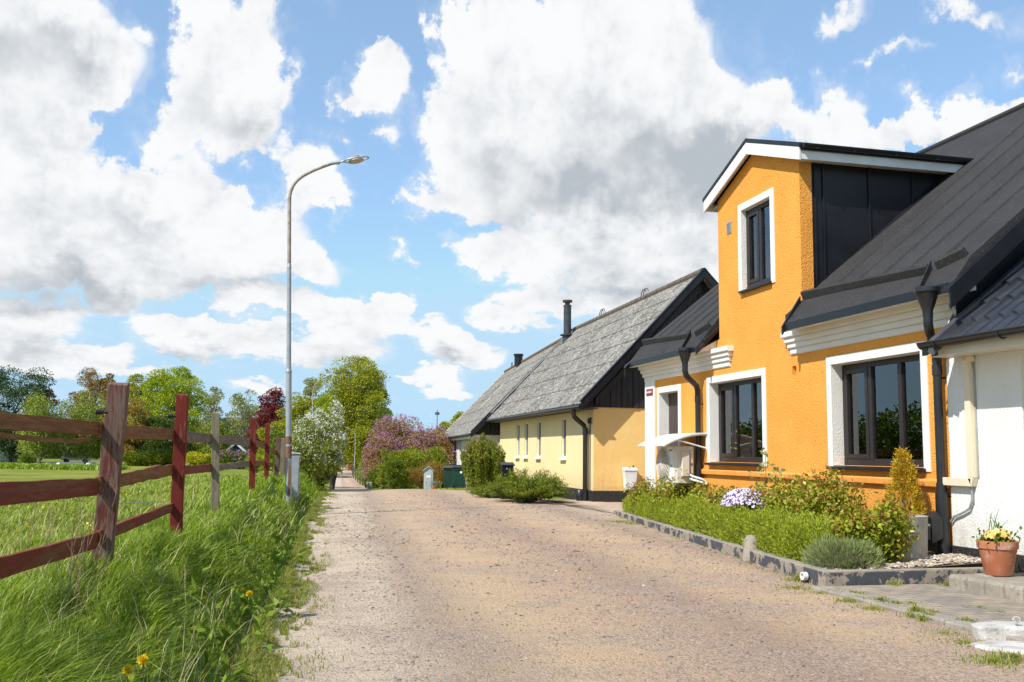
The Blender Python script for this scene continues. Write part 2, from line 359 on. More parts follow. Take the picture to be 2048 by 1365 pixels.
M['yellow_front'] = stucco('sunlit_yellow_render', (.84, .64, .34), (.86, .68, .38), None, .25, 9, dirt=(.50, .36, .18))  # same render as the gable, its sunlit paleness put into the colour
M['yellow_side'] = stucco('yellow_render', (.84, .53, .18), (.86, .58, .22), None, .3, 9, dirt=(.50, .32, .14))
M['black_plinth'] = pbr('black_plinth', (.012, .011, .011), (.022, .020, .019), .6, 6, c3=(.10, .09, .08), s3=25, a3=.1, bmp=.3)
M['black_boards'] = pbr('black_stained_boards', (.014, .013, .012), (.028, .024, .021), .6, 3, (14, 14, .7), c3=(.06, .05, .045), s3=8, a3=.2, bmp=.2, bscale=20)
M['curtain'] = pbr('curtain', (.82, .82, .79), (.76, .76, .72), .9)
M['interior'] = pbr('interior_wall', (.30, .28, .26), (.26, .24, .22), .9)
M['blind'] = pbr('window_blind', (.75, .77, .76), (.68, .70, .69), .6)
def glass(name, tint=(.90, .95, .93), base=.04):
    m, t, b = newmat(name); t.nodes.remove(b)
    tr = t.nodes.new('ShaderNodeBsdfTransparent'); tr.inputs[0].default_value = (*tint, 1)
    gl = t.nodes.new('ShaderNodeBsdfGlossy'); gl.inputs['Roughness'].default_value = .0; gl.inputs[0].default_value = (.95, .97, 1, 1)
    fr = t.nodes.new('ShaderNodeFresnel'); fr.inputs[0].default_value = 1.6
    f = mth(t, 'MULTIPLY_ADD', fr.outputs[0], 1.3, base, clamp=True)
    mx = t.nodes.new('ShaderNodeMixShader'); t.links.new(f, mx.inputs[0]); t.links.new(tr.outputs[0], mx.inputs[1]); t.links.new(gl.outputs[0], mx.inputs[2])
    t.links.new(mx.outputs[0], t.nodes['Material Output'].inputs[0]); return m
M['glass'] = glass('window_glass')
M['glass_far'] = pbr('dark_window_glass', (.02, .024, .028), (.04, .045, .05), .08, spec=.8)


# ------------------------------------------------------------------ terrain
_zy = np.array([-60, 33, 36, 40, 45, 58, 90, 130, 200, 320, 600, 2000.])
_zz = np.array([0, 0, -.08, -.29, -.45, -.75, -1.2, -1.55, -1.45, -1.0, .5, 8.])
_xy = np.array([-60, 0, 5.86, 11, 16.7, 26.75, 36, 41.7, 59.4, 133, 204, 320])
_xl = np.array([-.5, -.3, -.12, .28, .55, 1.25, 2.0, 2.25, 3.42, 8.05, 13.4, 22.])
_ry = np.array([-60, 0, 6.2, 8.75, 10.07, 13.3, 16.5, 20.3, 23, 25, 28.3, 31.8, 36, 40, 42.2, 44, 47, 52, 59, 133, 204, 320])
_rx = np.array([4.6, 4.6, 5.15, 5.35, 5.55, 6.05, 6.55, 7.2, 8.6, 8.6, 6.9, 6.5, 6.2, 6.0, 5.6, 3.9, 4.3, 4.75, 5.35, 9.9, 14.6, 23.5])
def xleft(y): return np.interp(y, _xy, _xl)
def edge(y):
    y = np.asarray(y, float); return xleft(y)+(.055*vnoise(y, y*0, .9, 3)+.03*vnoise(y, y*0, .3, 4))*(y < 48)
def xright(y): return np.interp(y, _ry, _rx)
def ss(a, b, v):
    t = np.clip((v-a)/(b-a), 0, 1); return t*t*(3-2*t)
def H(x, y):
    """ground height"""
    x = np.asarray(x, float); y = np.asarray(y, float)
    z = np.interp(y, _zy, _zz)
    d = xleft(y)-x                                   # metres left of the road edge
    near = 1-ss(45, 80, y)
    z = z + near*(.27*ss(.0, 1.1, d)+.10*ss(12, 24, y)*ss(.2, 1.0, d) - .55*ss(1.6, 14, d)) - near*.55*ss(12, 50, d)
    z = z + .03*vnoise(x, y, .9, 1)*ss(0.1, .8, d)*(d > 0) + .25*vnoise(x, y, 40, 2)*ss(25, 90, np.hypot(x, y))
    z = z + .012*vnoise(x, y, 1.7, 5)*(d <= 0)*near
    return z
def G(px, py, z=0.0, it=14):
    """the ground point seen at a pixel of the 2048 px wide photograph"""
    d = _f*FPX + _r2*(px-1024) - _u2*(py-682.5); x = y = 0
    for _ in range(it):
        k = (z-CAM.z)/d.z; x, y = CAM.x+d.x*k, CAM.y+d.y*k; z = float(H(x, y))
    return Vector((x, y, z))
def AT(px, py, D):
    """the point at depth D metres seen at a pixel"""
    d = _f + _r2*((px-1024)/FPX) - _u2*((py-682.5)/FPX); return CAM+d*D
def base(px, D):
    p = AT(px, 902, D); return Vector((p.x, p.y, float(H(p.x, p.y))))
def grid(xs, ys, z):
    X, Y = np.meshgrid(xs, ys); Z = z(X, Y) if callable(z) else z
    V = np.stack([X.ravel(), Y.ravel(), Z.ravel()], 1); nx = len(xs); ny = len(ys)
    i = np.arange(nx*ny).reshape(ny, nx)
    F = np.stack([i[:-1, :-1].ravel(), i[:-1, 1:].ravel(), i[1:, 1:].ravel(), i[1:, :-1].ravel()], 1)
    return V, F
def span(a, b, n, p): return a+(b-a)*np.linspace(0, 1, n)**p
def field_mat():
    m, t, b = newmat('meadow'); v = co(t); b.inputs['Roughness'].default_value = .95; b.inputs['Specular IOR Level'].default_value = .1
    n = noi(t, v, .08, 6, .6); c = mixc(t, sstep(t, n.outputs[0], .38, .62), (.15, .185, .025), (.25, .26, .045))
    n2 = noi(t, v, 1.5, 8, .75); c = mixc(t, mth(t, 'MULTIPLY', sstep(t, n2.outputs[0], .45, .65), .6), c, (.085, .125, .015))
    n3 = noi(t, v, .6, 6, .7); c = mixc(t, mth(t, 'MULTIPLY', sstep(t, n3.outputs[0], .55, .7), .5), c, (.34, .31, .06))
    t.links.new(c, b.inputs['Base Color']); bump(t, b, n2.outputs[0], .6, .08); return m
M['meadow'] = field_mat()
xs = np.concatenate([-span(0, 700, 70, 2.6)[::-1][:-1]-2.0, np.arange(-2, 9.01, .25), 9+span(0, 500, 40, 2.4)[1:]])
ys = np.concatenate([np.arange(-30, 2, 2.0), np.arange(2, 46, .35), 46+span(0, 1500, 90, 2.2)])
V, F = grid(xs, ys, lambda X, Y: H(X, Y)-.012)
tag(mesh_np('ground', V, F, M['meadow'], smooth=True), kind='structure')

def gravel_mat():
    m, t, b = newmat('gravel'); v = co(t); b.inputs['Roughness'].default_value = .95; b.inputs['Specular IOR Level'].default_value = .15
    at = t.nodes.new('ShaderNodeAttribute'); at.attribute_name = 'across'; lat = at.outputs['Fac']
    n0 = noi(t, co(t, (1, .35, 1)), .8, 6, .65); n1 = noi(t, v, 2.2, 6, .65)
    wob = mth(t, 'MULTIPLY_ADD', mth(t, 'SUBTRACT', n0.outputs[0], .5), 1.0, lat)
    cr = t.nodes.new('ShaderNodeValToRGB'); t.links.new(mth(t, 'DIVIDE', wob, 7.0), cr.inputs[0]); e = cr.color_ramp.elements
    stops = [(0.0, (.56, .52, .45)), (.13, (.53, .49, .42)), (.19, (.35, .295, .24)), (.28, (.50, .405, .29)), (.40, (.46, .36, .26)),
             (.50, (.325, .25, .205)), (.60, (.47, .375, .27)), (.70, (.50, .40, .29)), (.78, (.32, .25, .21)), (.88, (.45, .385, .32)), (1.0, (.48, .42, .35))]
    while len(e) < len(stops): e.new(.5)
    for i, (p, c_) in enumerate(stops): e[i].position = p; e[i].color = (*c_, 1)
    c = mixc(t, 1.0, cr.outputs[0], (1.32, 1.16, .98), 'MULTIPLY')
    c = mixc(t, mth(t, 'MULTIPLY', sstep(t, n1.outputs[0], .5, .66), .35), c, (.50, .41, .30))
    vo = t.nodes.new('ShaderNodeTexVoronoi'); vo.inputs['Scale'].default_value = 62; t.links.new(v, vo.inputs['Vector'])
    sp = t.nodes.new('ShaderNodeSeparateColor'); t.links.new(vo.outputs['Color'], sp.inputs[0])
    coarse = sstep(t, noi(t, v, .8, 5, .7).outputs[0], .40, .62)
    st = mixc(t, sp.outputs[0], (.13, .105, .10), (.66, .54, .44)); st = mixc(t, mth(t, 'MULTIPLY', sp.outputs[1], .5), st, (.50, .30, .22))
    c = mixc(t, mth(t, 'MULTIPLY_ADD', coarse, .50, .14), c, st)
    v2 = t.nodes.new('ShaderNodeTexVoronoi'); v2.inputs['Scale'].default_value = 26; t.links.new(v, v2.inputs['Vector'])
    s2 = t.nodes.new('ShaderNodeSeparateColor'); t.links.new(v2.outputs['Color'], s2.inputs[0])
    big = mth(t, 'MULTIPLY', mth(t, 'GREATER_THAN', s2.outputs[0], .86), mth(t, 'LESS_THAN', v2.outputs['Distance'], .33))
    c = mixc(t, mth(t, 'MULTIPLY', big, .7), c, mixc(t, s2.outputs[1], (.10, .09, .09), (.45, .33, .27)))
    n9 = noi(t, v, 34, 4, .75); c = mixc(t, mth(t, 'MULTIPLY', sstep(t, n9.outputs[0], .54, .66), .6), c, (.11, .09, .08)); n8 = noi(t, v, 21, 4, .8); c = mixc(t, mth(t, 'MULTIPLY', sstep(t, n8.outputs[0], .56, .72), .5), c, (.70, .60, .48))
    t.links.new(c, b.inputs['Base Color'])
    nb = noi(t, v, 7, 8, .8)
    h = mth(t, 'MULTIPLY_ADD', vo.outputs['Distance'], -.5, mth(t, 'MULTIPLY_ADD', nb.outputs[0], 1.6, mth(t, 'MULTIPLY', big, .5)))
    bump(t, b, h, 1.0, .026); return m
M['gravel'] = gravel_mat()
# the road: one gravel sheet with an uneven left edge, widening to the yard between the houses
ys = np.concatenate([np.arange(-8, 2, 1.0), np.arange(2, 48, .2), 48+span(0, 180, 70, 1.6)])
u = np.linspace(0, 1, 60)
L = edge(ys)-.10*(ys < 48)
Rr = xright(ys)+.04*vnoise(ys, ys*0, .7, 6)*(ys > 46)
X = L[:, None]+(Rr-L)[:, None]*u[None, :]; Y = np.repeat(ys[:, None], 60, 1); Z = H(X, Y)+.012
nY = len(ys); idx = np.arange(nY*60).reshape(nY, 60)
F = np.stack([idx[:-1, :-1].ravel(), idx[:-1, 1:].ravel(), idx[1:, 1:].ravel(), idx[1:, :-1].ravel()], 1)
road = tag(mesh_np('road', np.stack([X.ravel(), Y.ravel(), Z.ravel()], 1), F, M['gravel'], smooth=True), kind='structure')
a_ = road.data.attributes.new('across', 'FLOAT', 'POINT')
k_ = np.where(ys > 50, 2.4, 1.0)[:, None]
a_.data.foreach_set('value', ((X-L[:, None])*k_).ravel().astype(np.float32))
# driveway between the orange and the yellow house, same gravel, laid just above
ys = np.arange(18.0, 26.6, .25); xs = np.concatenate([np.arange(6.9, 12, .25), [14, 18, 24]])
V, F = grid(xs, ys, lambda X, Y: H(X, Y)+.020)
V[:, 0] = np.where(V[:, 0] < 6.95, np.interp(V[:, 1], _ry, _rx)+.0, V[:, 0])
V[:, 0] += np.where(V[:, 0] < 9, .08*vnoise(V[:, 1], V[:, 1]*0, .5, 9), 0)
dv = tag(mesh_np('driveway', V, F, M['gravel'], smooth=True), kind='structure')
a_ = dv.data.attributes.new('across', 'FLOAT', 'POINT'); a_.data.foreach_set('value', np.full(len(V), 6.6, np.float32))
# a distant farm drive by the parked car, and a yard in front of it
def patch(name, pts, mat, dz=.03):
    mb = MB(); mb.add([(p[0], p[1], float(H(p[0], p[1]))+dz) for p in pts], [tuple(range(len(pts)))])
    return tag(mb.build(name, mat), kind='structure')
M['tarmac'] = pbr('pale_drive', (.30, .28, .26), (.24, .225, .21), .95, .5)


# ------------------------------------------------------------------ orange house
def holed(mb, X, ya, yb, za, zb, holes, depth, top=None):
    """a wall face looking towards -x with rectangular openings and their reveals"""
    ysn = sorted({ya, yb, *[h[0] for h in holes], *[h[1] for h in holes]}); zsn = sorted({za, zb, *[h[2] for h in holes], *[h[3] for h in holes]})
    for i in range(len(ysn)-1):
        for j in range(len(zsn)-1):
            y0, y1, z0, z1 = ysn[i], ysn[i+1], zsn[j], zsn[j+1]; ym, zm = (y0+y1)/2, (z0+z1)/2
            if any(h[0] < ym < h[1] and h[2] < zm < h[3] for h in holes): continue
            mb.add([(X, y0, z0), (X, y0, z1), (X, y1, z1), (X, y1, z0)], [(0, 1, 2, 3)])
    for h in holes: reveal(mb, X, h[0], h[1], h[2], h[3], depth)
def reveal(mb, X, y0, y1, z0, z1, d):
    a = [(X, y0, z0), (X, y0, z1), (X, y1, z1), (X, y1, z0)]; b = [(X+d, p[1], p[2]) for p in a]
    mb.add(a+b, [(0, 4, 5, 1), (1, 5, 6, 2), (2, 6, 7, 3), (3, 7, 4, 0)])
def surround(mb, X, y0, y1, z0, z1, w, t=.018, wb=0, wt=None):
    wt = wt or w
    mb.box(X-t, X+.01, y0-w, y0, z0-wb, z1+wt); mb.box(X-t, X+.01, y1, y1+w, z0-wb, z1+wt); mb.box(X-t-.001, X+.01, y0-w+.001, y1+w-.001, z1, z1+wt-.001)
def window(par, X, y0, y1, z0, z1, n=3, open_far=True, sill=True, mat='brown_frame', glassm='glass', f=.07, sillmat='black_metal', inner=0.06):
    w = MB(); t = .07
    w.box(X, X+t, y0, y0+f, z0, z1); w.box(X, X+t, y1-f, y1, z0, z1); w.box(X+.002, X+t-.002, y0+f, y1-f, z0, z0+f+.02); w.box(X+.002, X+t-.002, y0+f, y1-f, z1-f, z1)
    W = (y1-y0)/n; panes = []
    for i in range(n):
        a, b = y0+i*W, y0+(i+1)*W
        if i: w.box(X-.004, X+t+.002, a-.04, a+.04, z0+f, z1-f)
        pa, pb = (a+.04 if i else a+f), (b-.04 if i < n-1 else b-f)
        pz0, pz1 = z0+f+.02, z1-f
        if open_far and i == n-1:
            s = inner
            w.box(X-.012, X+t-.01, pa, pa+s, pz0, pz1); w.box(X-.012, X+t-.01, pb-s, pb, pz0, pz1); w.box(X-.011, X+t-.012, pa+s, pb-s, pz0, pz0+s); w.box(X-.011, X+t-.012, pa+s, pb-s, pz1-s, pz1)
            pa += s; pb -= s; pz0 += s; pz1 -= s
        panes.append((pa, pb, pz0, pz1))
    fr = w.build('window', M[mat], par, bevel=.004)
    for (a, b, c, d) in panes:
        MB().box(X+.030, X+.036, a-.005, b+.005, c-.005, d+.005).build('pane', M[glassm], fr)
    return fr
OX = 7.40
oh = thing('orange_house', 'bright orange rendered cottage with white window surrounds and a gabled dormer', 'house', (7.4, 14.3, 0))
BW = [(10.07, 12.0, 1.19, 2.56), (13.98, 15.90, 1.19, 2.56)]; DR = (17.29, 18.24, .35, 2.52); DW = (13.62, 14.60, 4.02, 5.36); NI = (12.94, 13.06, 2.50, 2.63)
w = MB()
holed(w, OX, 9.6, 18.95, -.3, 3.3, BW+[DR, NI], .26)
holed(w, OX, 12.74, 15.50, 3.3, 5.66, [DW], .22)
w.add([(OX, 12.74, 5.66), (OX, 12.74, 5.74), (OX, 14.12, 6.24), (OX, 15.5, 5.74), (OX, 15.5, 5.66)], [(0, 1, 2, 3, 4)])
w.add([(OX+.1, 12.94, 2.5), (OX+.1, 13.06, 2.5), (OX+.1, 13.06, 2.63), (OX+.1, 12.94, 2.63)], [(0, 1, 2, 3)])
for y in (9.6, 18.95): w.add([(OX, y, -.3), (15.6, y, -.3), (15.6, y, 3.2), (11.5, y, 6.8), (OX, y, 3.4)], [(0, 1, 2, 3, 4)])
w.add([(15.6, 9.6, -.3), (15.6, 18.95, -.3), (15.6, 18.95, 3.2), (15.6, 9.6, 3.2)], [(0, 1, 2, 3)])
for y in (12.74, 15.5):                                  # the rendered returns of the dormer
    w.add([(OX, y, 3.3), (OX+.2, y, 3.35), (OX+.2, y, 5.72), (OX, y, 5.72)], [(0, 1, 2, 3)])
w.build('wall', M['orange'], oh)
MB().add([(7.7, 9.7, .5), (11.4, 9.7, .5), (11.4, 18.8, .5), (7.7, 18.8, .5), (7.7, 9.7, 2.8), (11.4, 9.7, 2.8), (11.4, 18.8, 2.8), (7.7, 18.8, 2.8)],
         [(0, 1, 2, 3), (4, 5, 6, 7), (0, 1, 5, 4), (1, 2, 6, 5), (2, 3, 7, 6)]).add(
    [(7.65, 12.8, 3.9), (9, 12.8, 3.9), (9, 15.4, 3.9), (7.65, 15.4, 3.9), (7.65, 12.8, 5.5), (9, 12.8, 5.5), (9, 15.4, 5.5), (7.65, 15.4, 5.5)],
    [(0, 1, 2, 3), (4, 5, 6, 7), (0, 1, 5, 4), (1, 2, 6, 5), (2, 3, 7, 6)]).build('interior', M['interior'], oh)
# string course above the plinth, and the darker base
w = MB(); w.prism([(OX+.01, .955), (OX-.06, .975), (OX-.065, 1.04), (OX-.03, 1.06), (OX+.01, 1.065)], 'y', 9.62, 16.26); w.build('string_course', M['orange_smooth'], oh, bevel=.004)
MB().box(OX-.03, OX+.005, 9.60, 16.2, -.3, .34).build('plinth', M['black_plinth'], oh, bevel=.01)
MB().box(OX-.03, OX+.01, 18.46, 18.975, -.3, 2.80).build('corner_pilaster', M['white_paint'], oh, bevel=.006)
for (a, b, c, d) in BW+[DW, DR]:                         # white surrounds; painted reveals set 3 mm inside the openings
    sfc = MB(); surround(sfc, OX, a, b, c, d, .115, wb=.05 if (a, b, c, d) != DR else 0)
    sr = sfc.build('window_surround' if (a, b, c, d) != DR else 'door_surround', M['white_paint'], oh, bevel=.004)
    rv = MB(); e = .003; reveal(rv, OX-.016, a+e, b-e, c-.004, d-e, .265); rv.build('reveal', M['white_plaster'], sr)
for (a, b, c, d) in BW:
    fr = window(oh, OX+.155, a+.004, b-.004, c, d-.004)
    MB().hexa([(OX-.10, a-.04, c-.055), (OX-.10, b+.04, c-.055), (OX-.10, b+.04, c-.02), (OX-.10, a-.04, c-.02)],
              [(OX+.24, a-.04, c-.05), (OX+.24, b+.04, c-.05), (OX+.24, b+.04, c+.012), (OX+.24, a-.04, c+.012)]).build('sill', M['black_metal'], fr, bevel=.004)
fr = window(oh, OX+.075, DW[0]+.004, DW[1]-.004, DW[2], DW[3]-.004, n=2)
MB().hexa([(OX-.07, DW[0]-.03, DW[2]-.055), (OX-.07, DW[1]+.03, DW[2]-.055), (OX-.07, DW[1]+.03, DW[2]-.02), (OX-.07, DW[0]-.03, DW[2]-.02)],
          [(OX+.2, DW[0]-.03, DW[2]-.05), (OX+.2, DW[1]+.03, DW[2]-.05), (OX+.2, DW[1]+.03, DW[2]+.012), (OX+.2, DW[0]-.03, DW[2]+.012)]).build('sill', M['black_metal'], fr, bevel=.004)
bl = MB()
for k in range(44):
    z = DW[2]+.10+k*.0275; bl.add([(OX+.165, DW[0]+.52, z), (OX+.165, DW[1]-.1, z), (OX+.180, DW[1]-.1, z+.019), (OX+.180, DW[0]+.52, z+.019)], [(0, 1, 2, 3)])
bl.build('blind', M['blind'], fr)
# curtains behind the ground-floor windows
def curtain(y0, y1, z0, z1, x, waves):
    n = 60; V = []; F = []
    for i in range(n+1):
        t = i/n; xx = x+.022*math.sin(t*waves*2*math.pi); V += [(xx, y0+(y1-y0)*t, z0), (xx, y0+(y1-y0)*t, z1)]
    for i in range(n): F.append((2*i, 2*i+1, 2*i+3, 2*i+2))
    return MB().add(V, F)
for (a, b, c, d) in BW:
    curtain(b-.78, b+.04, c+.02, d-.05, OX+.275, 9).build('curtain', M['curtain'], oh)
    curtain(a+.03, a+.15, c+.02, d-.05, OX+.285, 3).build('curtain', M['curtain'], oh)
    MB().box(OX+.36, OX+.40, a+.04, b-.04, d-.16, d-.04).build('curtain_valance', M['curtain'], oh)
# door in the slim opening: boards and an upper ledge
w = MB(); yy = DR[0]+.003
for k in range(7): w.box(OX+.19, OX+.225, yy+k*.135+.002, yy+k*.135+.132, DR[2], DR[3]-.01)
w.box(OX+.18, OX+.235, DR[0]+.003, DR[1]-.003, DR[3]-.09, DR[3]-.005); w.build('door', M['brown_door'], oh, bevel=.003)
# cornice: four stepped white courses on each side of the dormer
for ya, yb, ea, eb in ((9.34, 13.03, .0, 1.0), (15.10, 18.975, 1.0, 1.0)):
    w = MB()
    for z0, z1, e in ((2.795, 2.885, .030), (2.885, 2.965, .060), (2.965, 3.045, .090), (3.045, 3.135, .125)):
        w.prism([(OX+.01, z0), (OX-e+.012, z0), (OX-e, z0+.015), (OX-e, z1-.02), (OX-e+.006, z1-.001), (OX+.01, z1-.001)], 'y', ya-ea*e*1.1, yb+eb*e*1.1)
    w.build('cornice', M['white_plaster'], oh, bevel=.004)
for ya, yb in ((9.10, 12.66), (15.62, 19.05)):
    w = MB(); w.hexa([(7.055, ya, 3.08), (7.055, yb, 3.08), (7.055, yb, 3.10), (7.055, ya, 3.10)], [(7.41, ya, 3.14), (7.41, yb, 3.14), (7.41, yb, 3.30), (7.41, ya, 3.30)])
    w.build('soffit', M['cream_pipe'], oh)
# main roof
def rz(x, up=0.0): return (3.78+.817*(x-7.63) if x > 7.3 else 3.51-(7.3-x)*1.28)+up
w = MB()
prof = [(7.05, rz(7.05)-.08), (7.05, rz(7.05)), (7.3, rz(7.3)), (11.5, rz(11.5)), (11.5, rz(11.5)-.14), (7.35, rz(7.35)-.12)]
for ya, yb in ((9.02, 12.70), (15.56, 19.05)): w.prism(prof, 'y', ya, yb)
w.prism([(7.65, rz(7.65)-.1), (7.65, rz(7.65)), (11.5, rz(11.5)), (11.5, rz(11.5)-.14)], 'y', 12.70, 15.56)
w.prism([(11.5, rz(11.5)), (11.5, rz(11.5)-.14), (16.2, 2.7), (16.2, 2.85)], 'y', 9.02, 19.05)
y = 9.60
while y < 18.9:
    if not (12.5 < y < 15.7):
        w.hexa([(7.34, y-.035, rz(7.34)-.01), (7.34, y+.035, rz(7.34)-.01), (7.34, y+.016, rz(7.34)+.034), (7.34, y-.016, rz(7.34)+.034)],
               [(11.45, y-.035, rz(11.45)-.01), (11.45, y+.035, rz(11.45)-.01), (11.45, y+.016, rz(11.45)+.034), (11.45, y-.016, rz(11.45)+.034)])
    y += .60
w.tube([(11.5, 9.0, rz(11.5)+.0), (11.5, 19.07, rz(11.5)+.0)], .07, 8)
w.build('roof', M['felt'], oh)
# valley gutters: felt upstands leading rain to the two funnels
w = MB()
def upstand(ya, xa, yb, xb, h=.14):
    w.hexa([(xa, ya, rz(xa)-.02), (xa-.05, ya, rz(xa-.05)+h), (xa-.03, ya, rz(xa-.03)+h+.012), (xa+.05, ya, rz(xa+.05)-.02)],
           [(xb, yb, rz(xb)-.02), (xb-.05, yb, rz(xb-.05)+h), (xb-.03, yb, rz(xb-.03)+h+.012), (xb+.05, yb, rz(xb+.05)-.02)])
upstand(12.63, 7.36, 9.62, 7.22)
upstand(9.10, 7.30, 9.50, 7.24)
w.hexa([(7.22, 9.62, rz(7.22)+.13), (7.25, 9.62, rz(7.25)+.13), (7.02, 9.52, rz(7.02)+.10), (7.0, 9.52, rz(7.0)+.10)], [(7.22, 9.62, rz(7.22)), (7.25, 9.62, rz(7.25)), (7.02, 9.52, rz(7.02)-.06), (7.0, 9.52, rz(7.0)-.06)])
w.build('roof_gutter', M['felt'], oh)
w = MB(); upstand(15.66, 7.30, 16.05, 7.22); upstand(19.0, 7.36, 16.35, 7.22)
w.hexa([(7.22, 16.35, rz(7.22)+.13), (7.25, 16.35, rz(7.25)+.13), (7.02, 16.22, rz(7.02)+.10), (7.0, 16.22, rz(7.0)+.10)], [(7.22, 16.35, rz(7.22)), (7.25, 16.35, rz(7.25)), (7.02, 16.22, rz(7.02)-.06), (7.0, 16.22, rz(7.0)-.06)])
w.build('roof_gutter', M['felt'], oh)
# black metal: eave fascia, verge trims, flashing beside the dormer, gable cladding
for ya, yb in ((9.10, 12.64), (15.62, 19.04)):
    w = MB(); w.box(7.035, 7.049, ya, yb, 3.095, 3.197); w.box(7.036, 7.08, ya+.002, yb-.002, 3.192, 3.204)
    w.build('fascia', M['black_metal'], oh, bevel=.003)
for ya, yb, s in ((8.96, 9.10, -1), (18.97, 19.11, 1)):
    w = MB()
    w.hexa([(6.96, ya, rz(6.96)+.045), (6.96, yb, rz(6.96)+.045), (6.96, yb, rz(6.96)+.005), (6.96, ya, rz(6.96)-.0)], [(11.5, ya, rz(11.5)+.045), (11.5, yb, rz(11.5)+.045), (11.5, yb, rz(11.5)+.005), (11.5, ya, rz(11.5))])
    yc = ya if s < 0 else yb-.02
    w.hexa([(6.97, yc, rz(6.97)), (6.97, yc+.02, rz(6.97)), (6.97, yc+.02, rz(6.97)-.20), (6.97, yc, rz(6.97)-.20)], [(11.5, yc, rz(11.5)), (11.5, yc+.02, rz(11.5)), (11.5, yc+.02, rz(11.5)-.20), (11.5, yc, rz(11.5)-.20)])
    w.hexa([(7.0, yc+.03, rz(7.0)-.17), (7.0, yc+.07, rz(7.0)-.17), (7.0, yc+.07, rz(7.0)-.21), (7.0, yc+.03, rz(7.0)-.21)], [(11.5, yc+.03, rz(11.5)-.17), (11.5, yc+.07, rz(11.5)-.17), (11.5, yc+.07, rz(11.5)-.21), (11.5, yc+.03, rz(11.5)-.21)])
    w.build('verge_trim', M['black_metal'], oh, bevel=.004)
for ya, yb in ((12.56, 12.735), (15.505, 15.68)):
    w = MB()
    w.hexa([(7.12, ya, rz(7.12)+.012), (7.12, yb, rz(7.12)+.06), (7.12, yb, rz(7.12)-.02), (7.12, ya, rz(7.12)-.03)], [(10.0, ya, rz(10.0)+.012), (10.0, yb, rz(10.0)+.06), (10.0, yb, rz(10.0)-.02), (10.0, ya, rz(10.0)-.03)])
    w.build('dormer_flashing', M['black_metal'], oh, bevel=.004)
w = MB(); w.hexa([(7.0, 12.60, rz(7.0)+.03), (7.0, 12.64, rz(7.0)+.03), (7.0, 12.64, rz(7.0)-.1), (7.0, 12.60, rz(7.0)-.1)], [(7.3, 12.60, rz(7.3)+.1), (7.3, 12.64, rz(7.3)+.1), (7.3, 12.64, rz(7.3)-.05), (7.3, 12.60, rz(7.3)-.05)])
w.build('eave_end', M['black_metal'], oh, bevel=.004)
w = MB(); w.hexa([(7.0, 15.62, rz(7.0)+.03), (7.0, 15.58, rz(7.0)+.03), (7.0, 15.58, rz(7.0)-.1), (7.0, 15.62, rz(7.0)-.1)], [(7.42, 15.62, rz(7.42)+.1), (7.42, 15.52, rz(7.42)+.1), (7.42, 15.52, rz(7.42)-.15), (7.42, 15.62, rz(7.42)-.15)])
w.build('eave_end', M['black_metal'], oh, bevel=.004)
w = MB(); w.add([(7.30, 9.30, 2.60), (11.5, 9.30, 2.60), (11.5, 9.30, 6.75), (7.30, 9.30, 3.35)], [(0, 1, 2, 3)]); w.add([(7.30, 9.30, 3.10), (7.30, 9.30, 3.35), (7.40, 9.59, 3.4), (7.40, 9.59, 3.10)], [(0, 1, 2, 3)])
w.build('gable_cladding', M['black_metal'], oh)
w = MB(); w.add([(7.5, 18.99, 2.7), (11.5, 18.99, 2.7), (11.5, 18.99, 6.75), (7.5, 18.99, 3.4)], [(0, 1, 2, 3)])
w.build('gable_cladding', M['black_metal'], oh)
# dormer: metal cheeks with seams, roof, barge boards, gutter
for y, s in ((12.736, -1), (15.504, 1)):
    ch = MB()
    ch.add([(7.6, y, rz(7.6)-.02), (10.05, y, rz(10.05)), (10.05, y, 5.76), (7.6, y, 5.76)], [(0, 1, 2, 3)])
    for x in (7.64, 7.78, 8.55, 9.30):
        ch.box(x-.012, x+.012, y-.028 if s < 0 else y, y if s < 0 else y+.028, rz(x), 5.72)
    ch.build('dormer_cheek', M['black_metal'], oh, bevel=.003)
dz = lambda y, up=0: 6.40-.352*abs(y-14.12)+up
w = MB()
for s in (-1, 1):
    ye = 14.12+s*1.66
    xa = 7.27
    def P(x, y, up): return (x, y, dz(y, up))
    a = [P(xa, 14.12, 0), P(xa, ye, 0), P(xa, ye, -.07), P(xa, 14.12, -.07)]
    xe = 7.63+(dz(ye)-3.78)/.817+.1; xr = 7.63+(6.40-3.78)/.817+.1
    b = [(xr, 14.12, 6.40), (xe, ye, dz(ye)), (xe, ye, dz(ye)-.07), (xr, 14.12, 6.33)]
    w.hexa(a, b)
w.tube([(7.26, 14.12, 6.405), (10.9, 14.12, 6.405)], .03, 6)
for s in (-1, 1):                                            # raised front verge
    ye = 14.12+s*1.67
    w.hexa([(7.24, 14.12, 6.445), (7.24, ye, dz(ye, .045)), (7.24, ye, dz(ye, -.02)), (7.24, 14.12, 6.38)], [(7.34, 14.12, 6.445), (7.34, ye, dz(ye, .045)), (7.34, ye, dz(ye, -.02)), (7.34, 14.12, 6.38)])
w.build('dormer_roof', M['black_metal'], oh, bevel=.004)
for s in (-1, 1):
    w = MB()
    ye = 14.12+s*1.645
    w.hexa([(7.25, 14.12, 6.375), (7.25, ye, dz(ye, -.025)), (7.25, ye, dz(ye, -.22)), (7.25, 14.12, 6.18)], [(7.28, 14.12, 6.375), (7.28, ye, dz(ye, -.025)), (7.28, ye, dz(ye, -.22)), (7.28, 14.12, 6.18)])
    y0, y1 = (12.485, 12.505) if s < 0 else (15.735, 15.755)
    w.box(7.281, 10.05, y0, y1, 5.62, 5.76)
    w.build('barge_board', M['white_paint'], oh, bevel=.003)
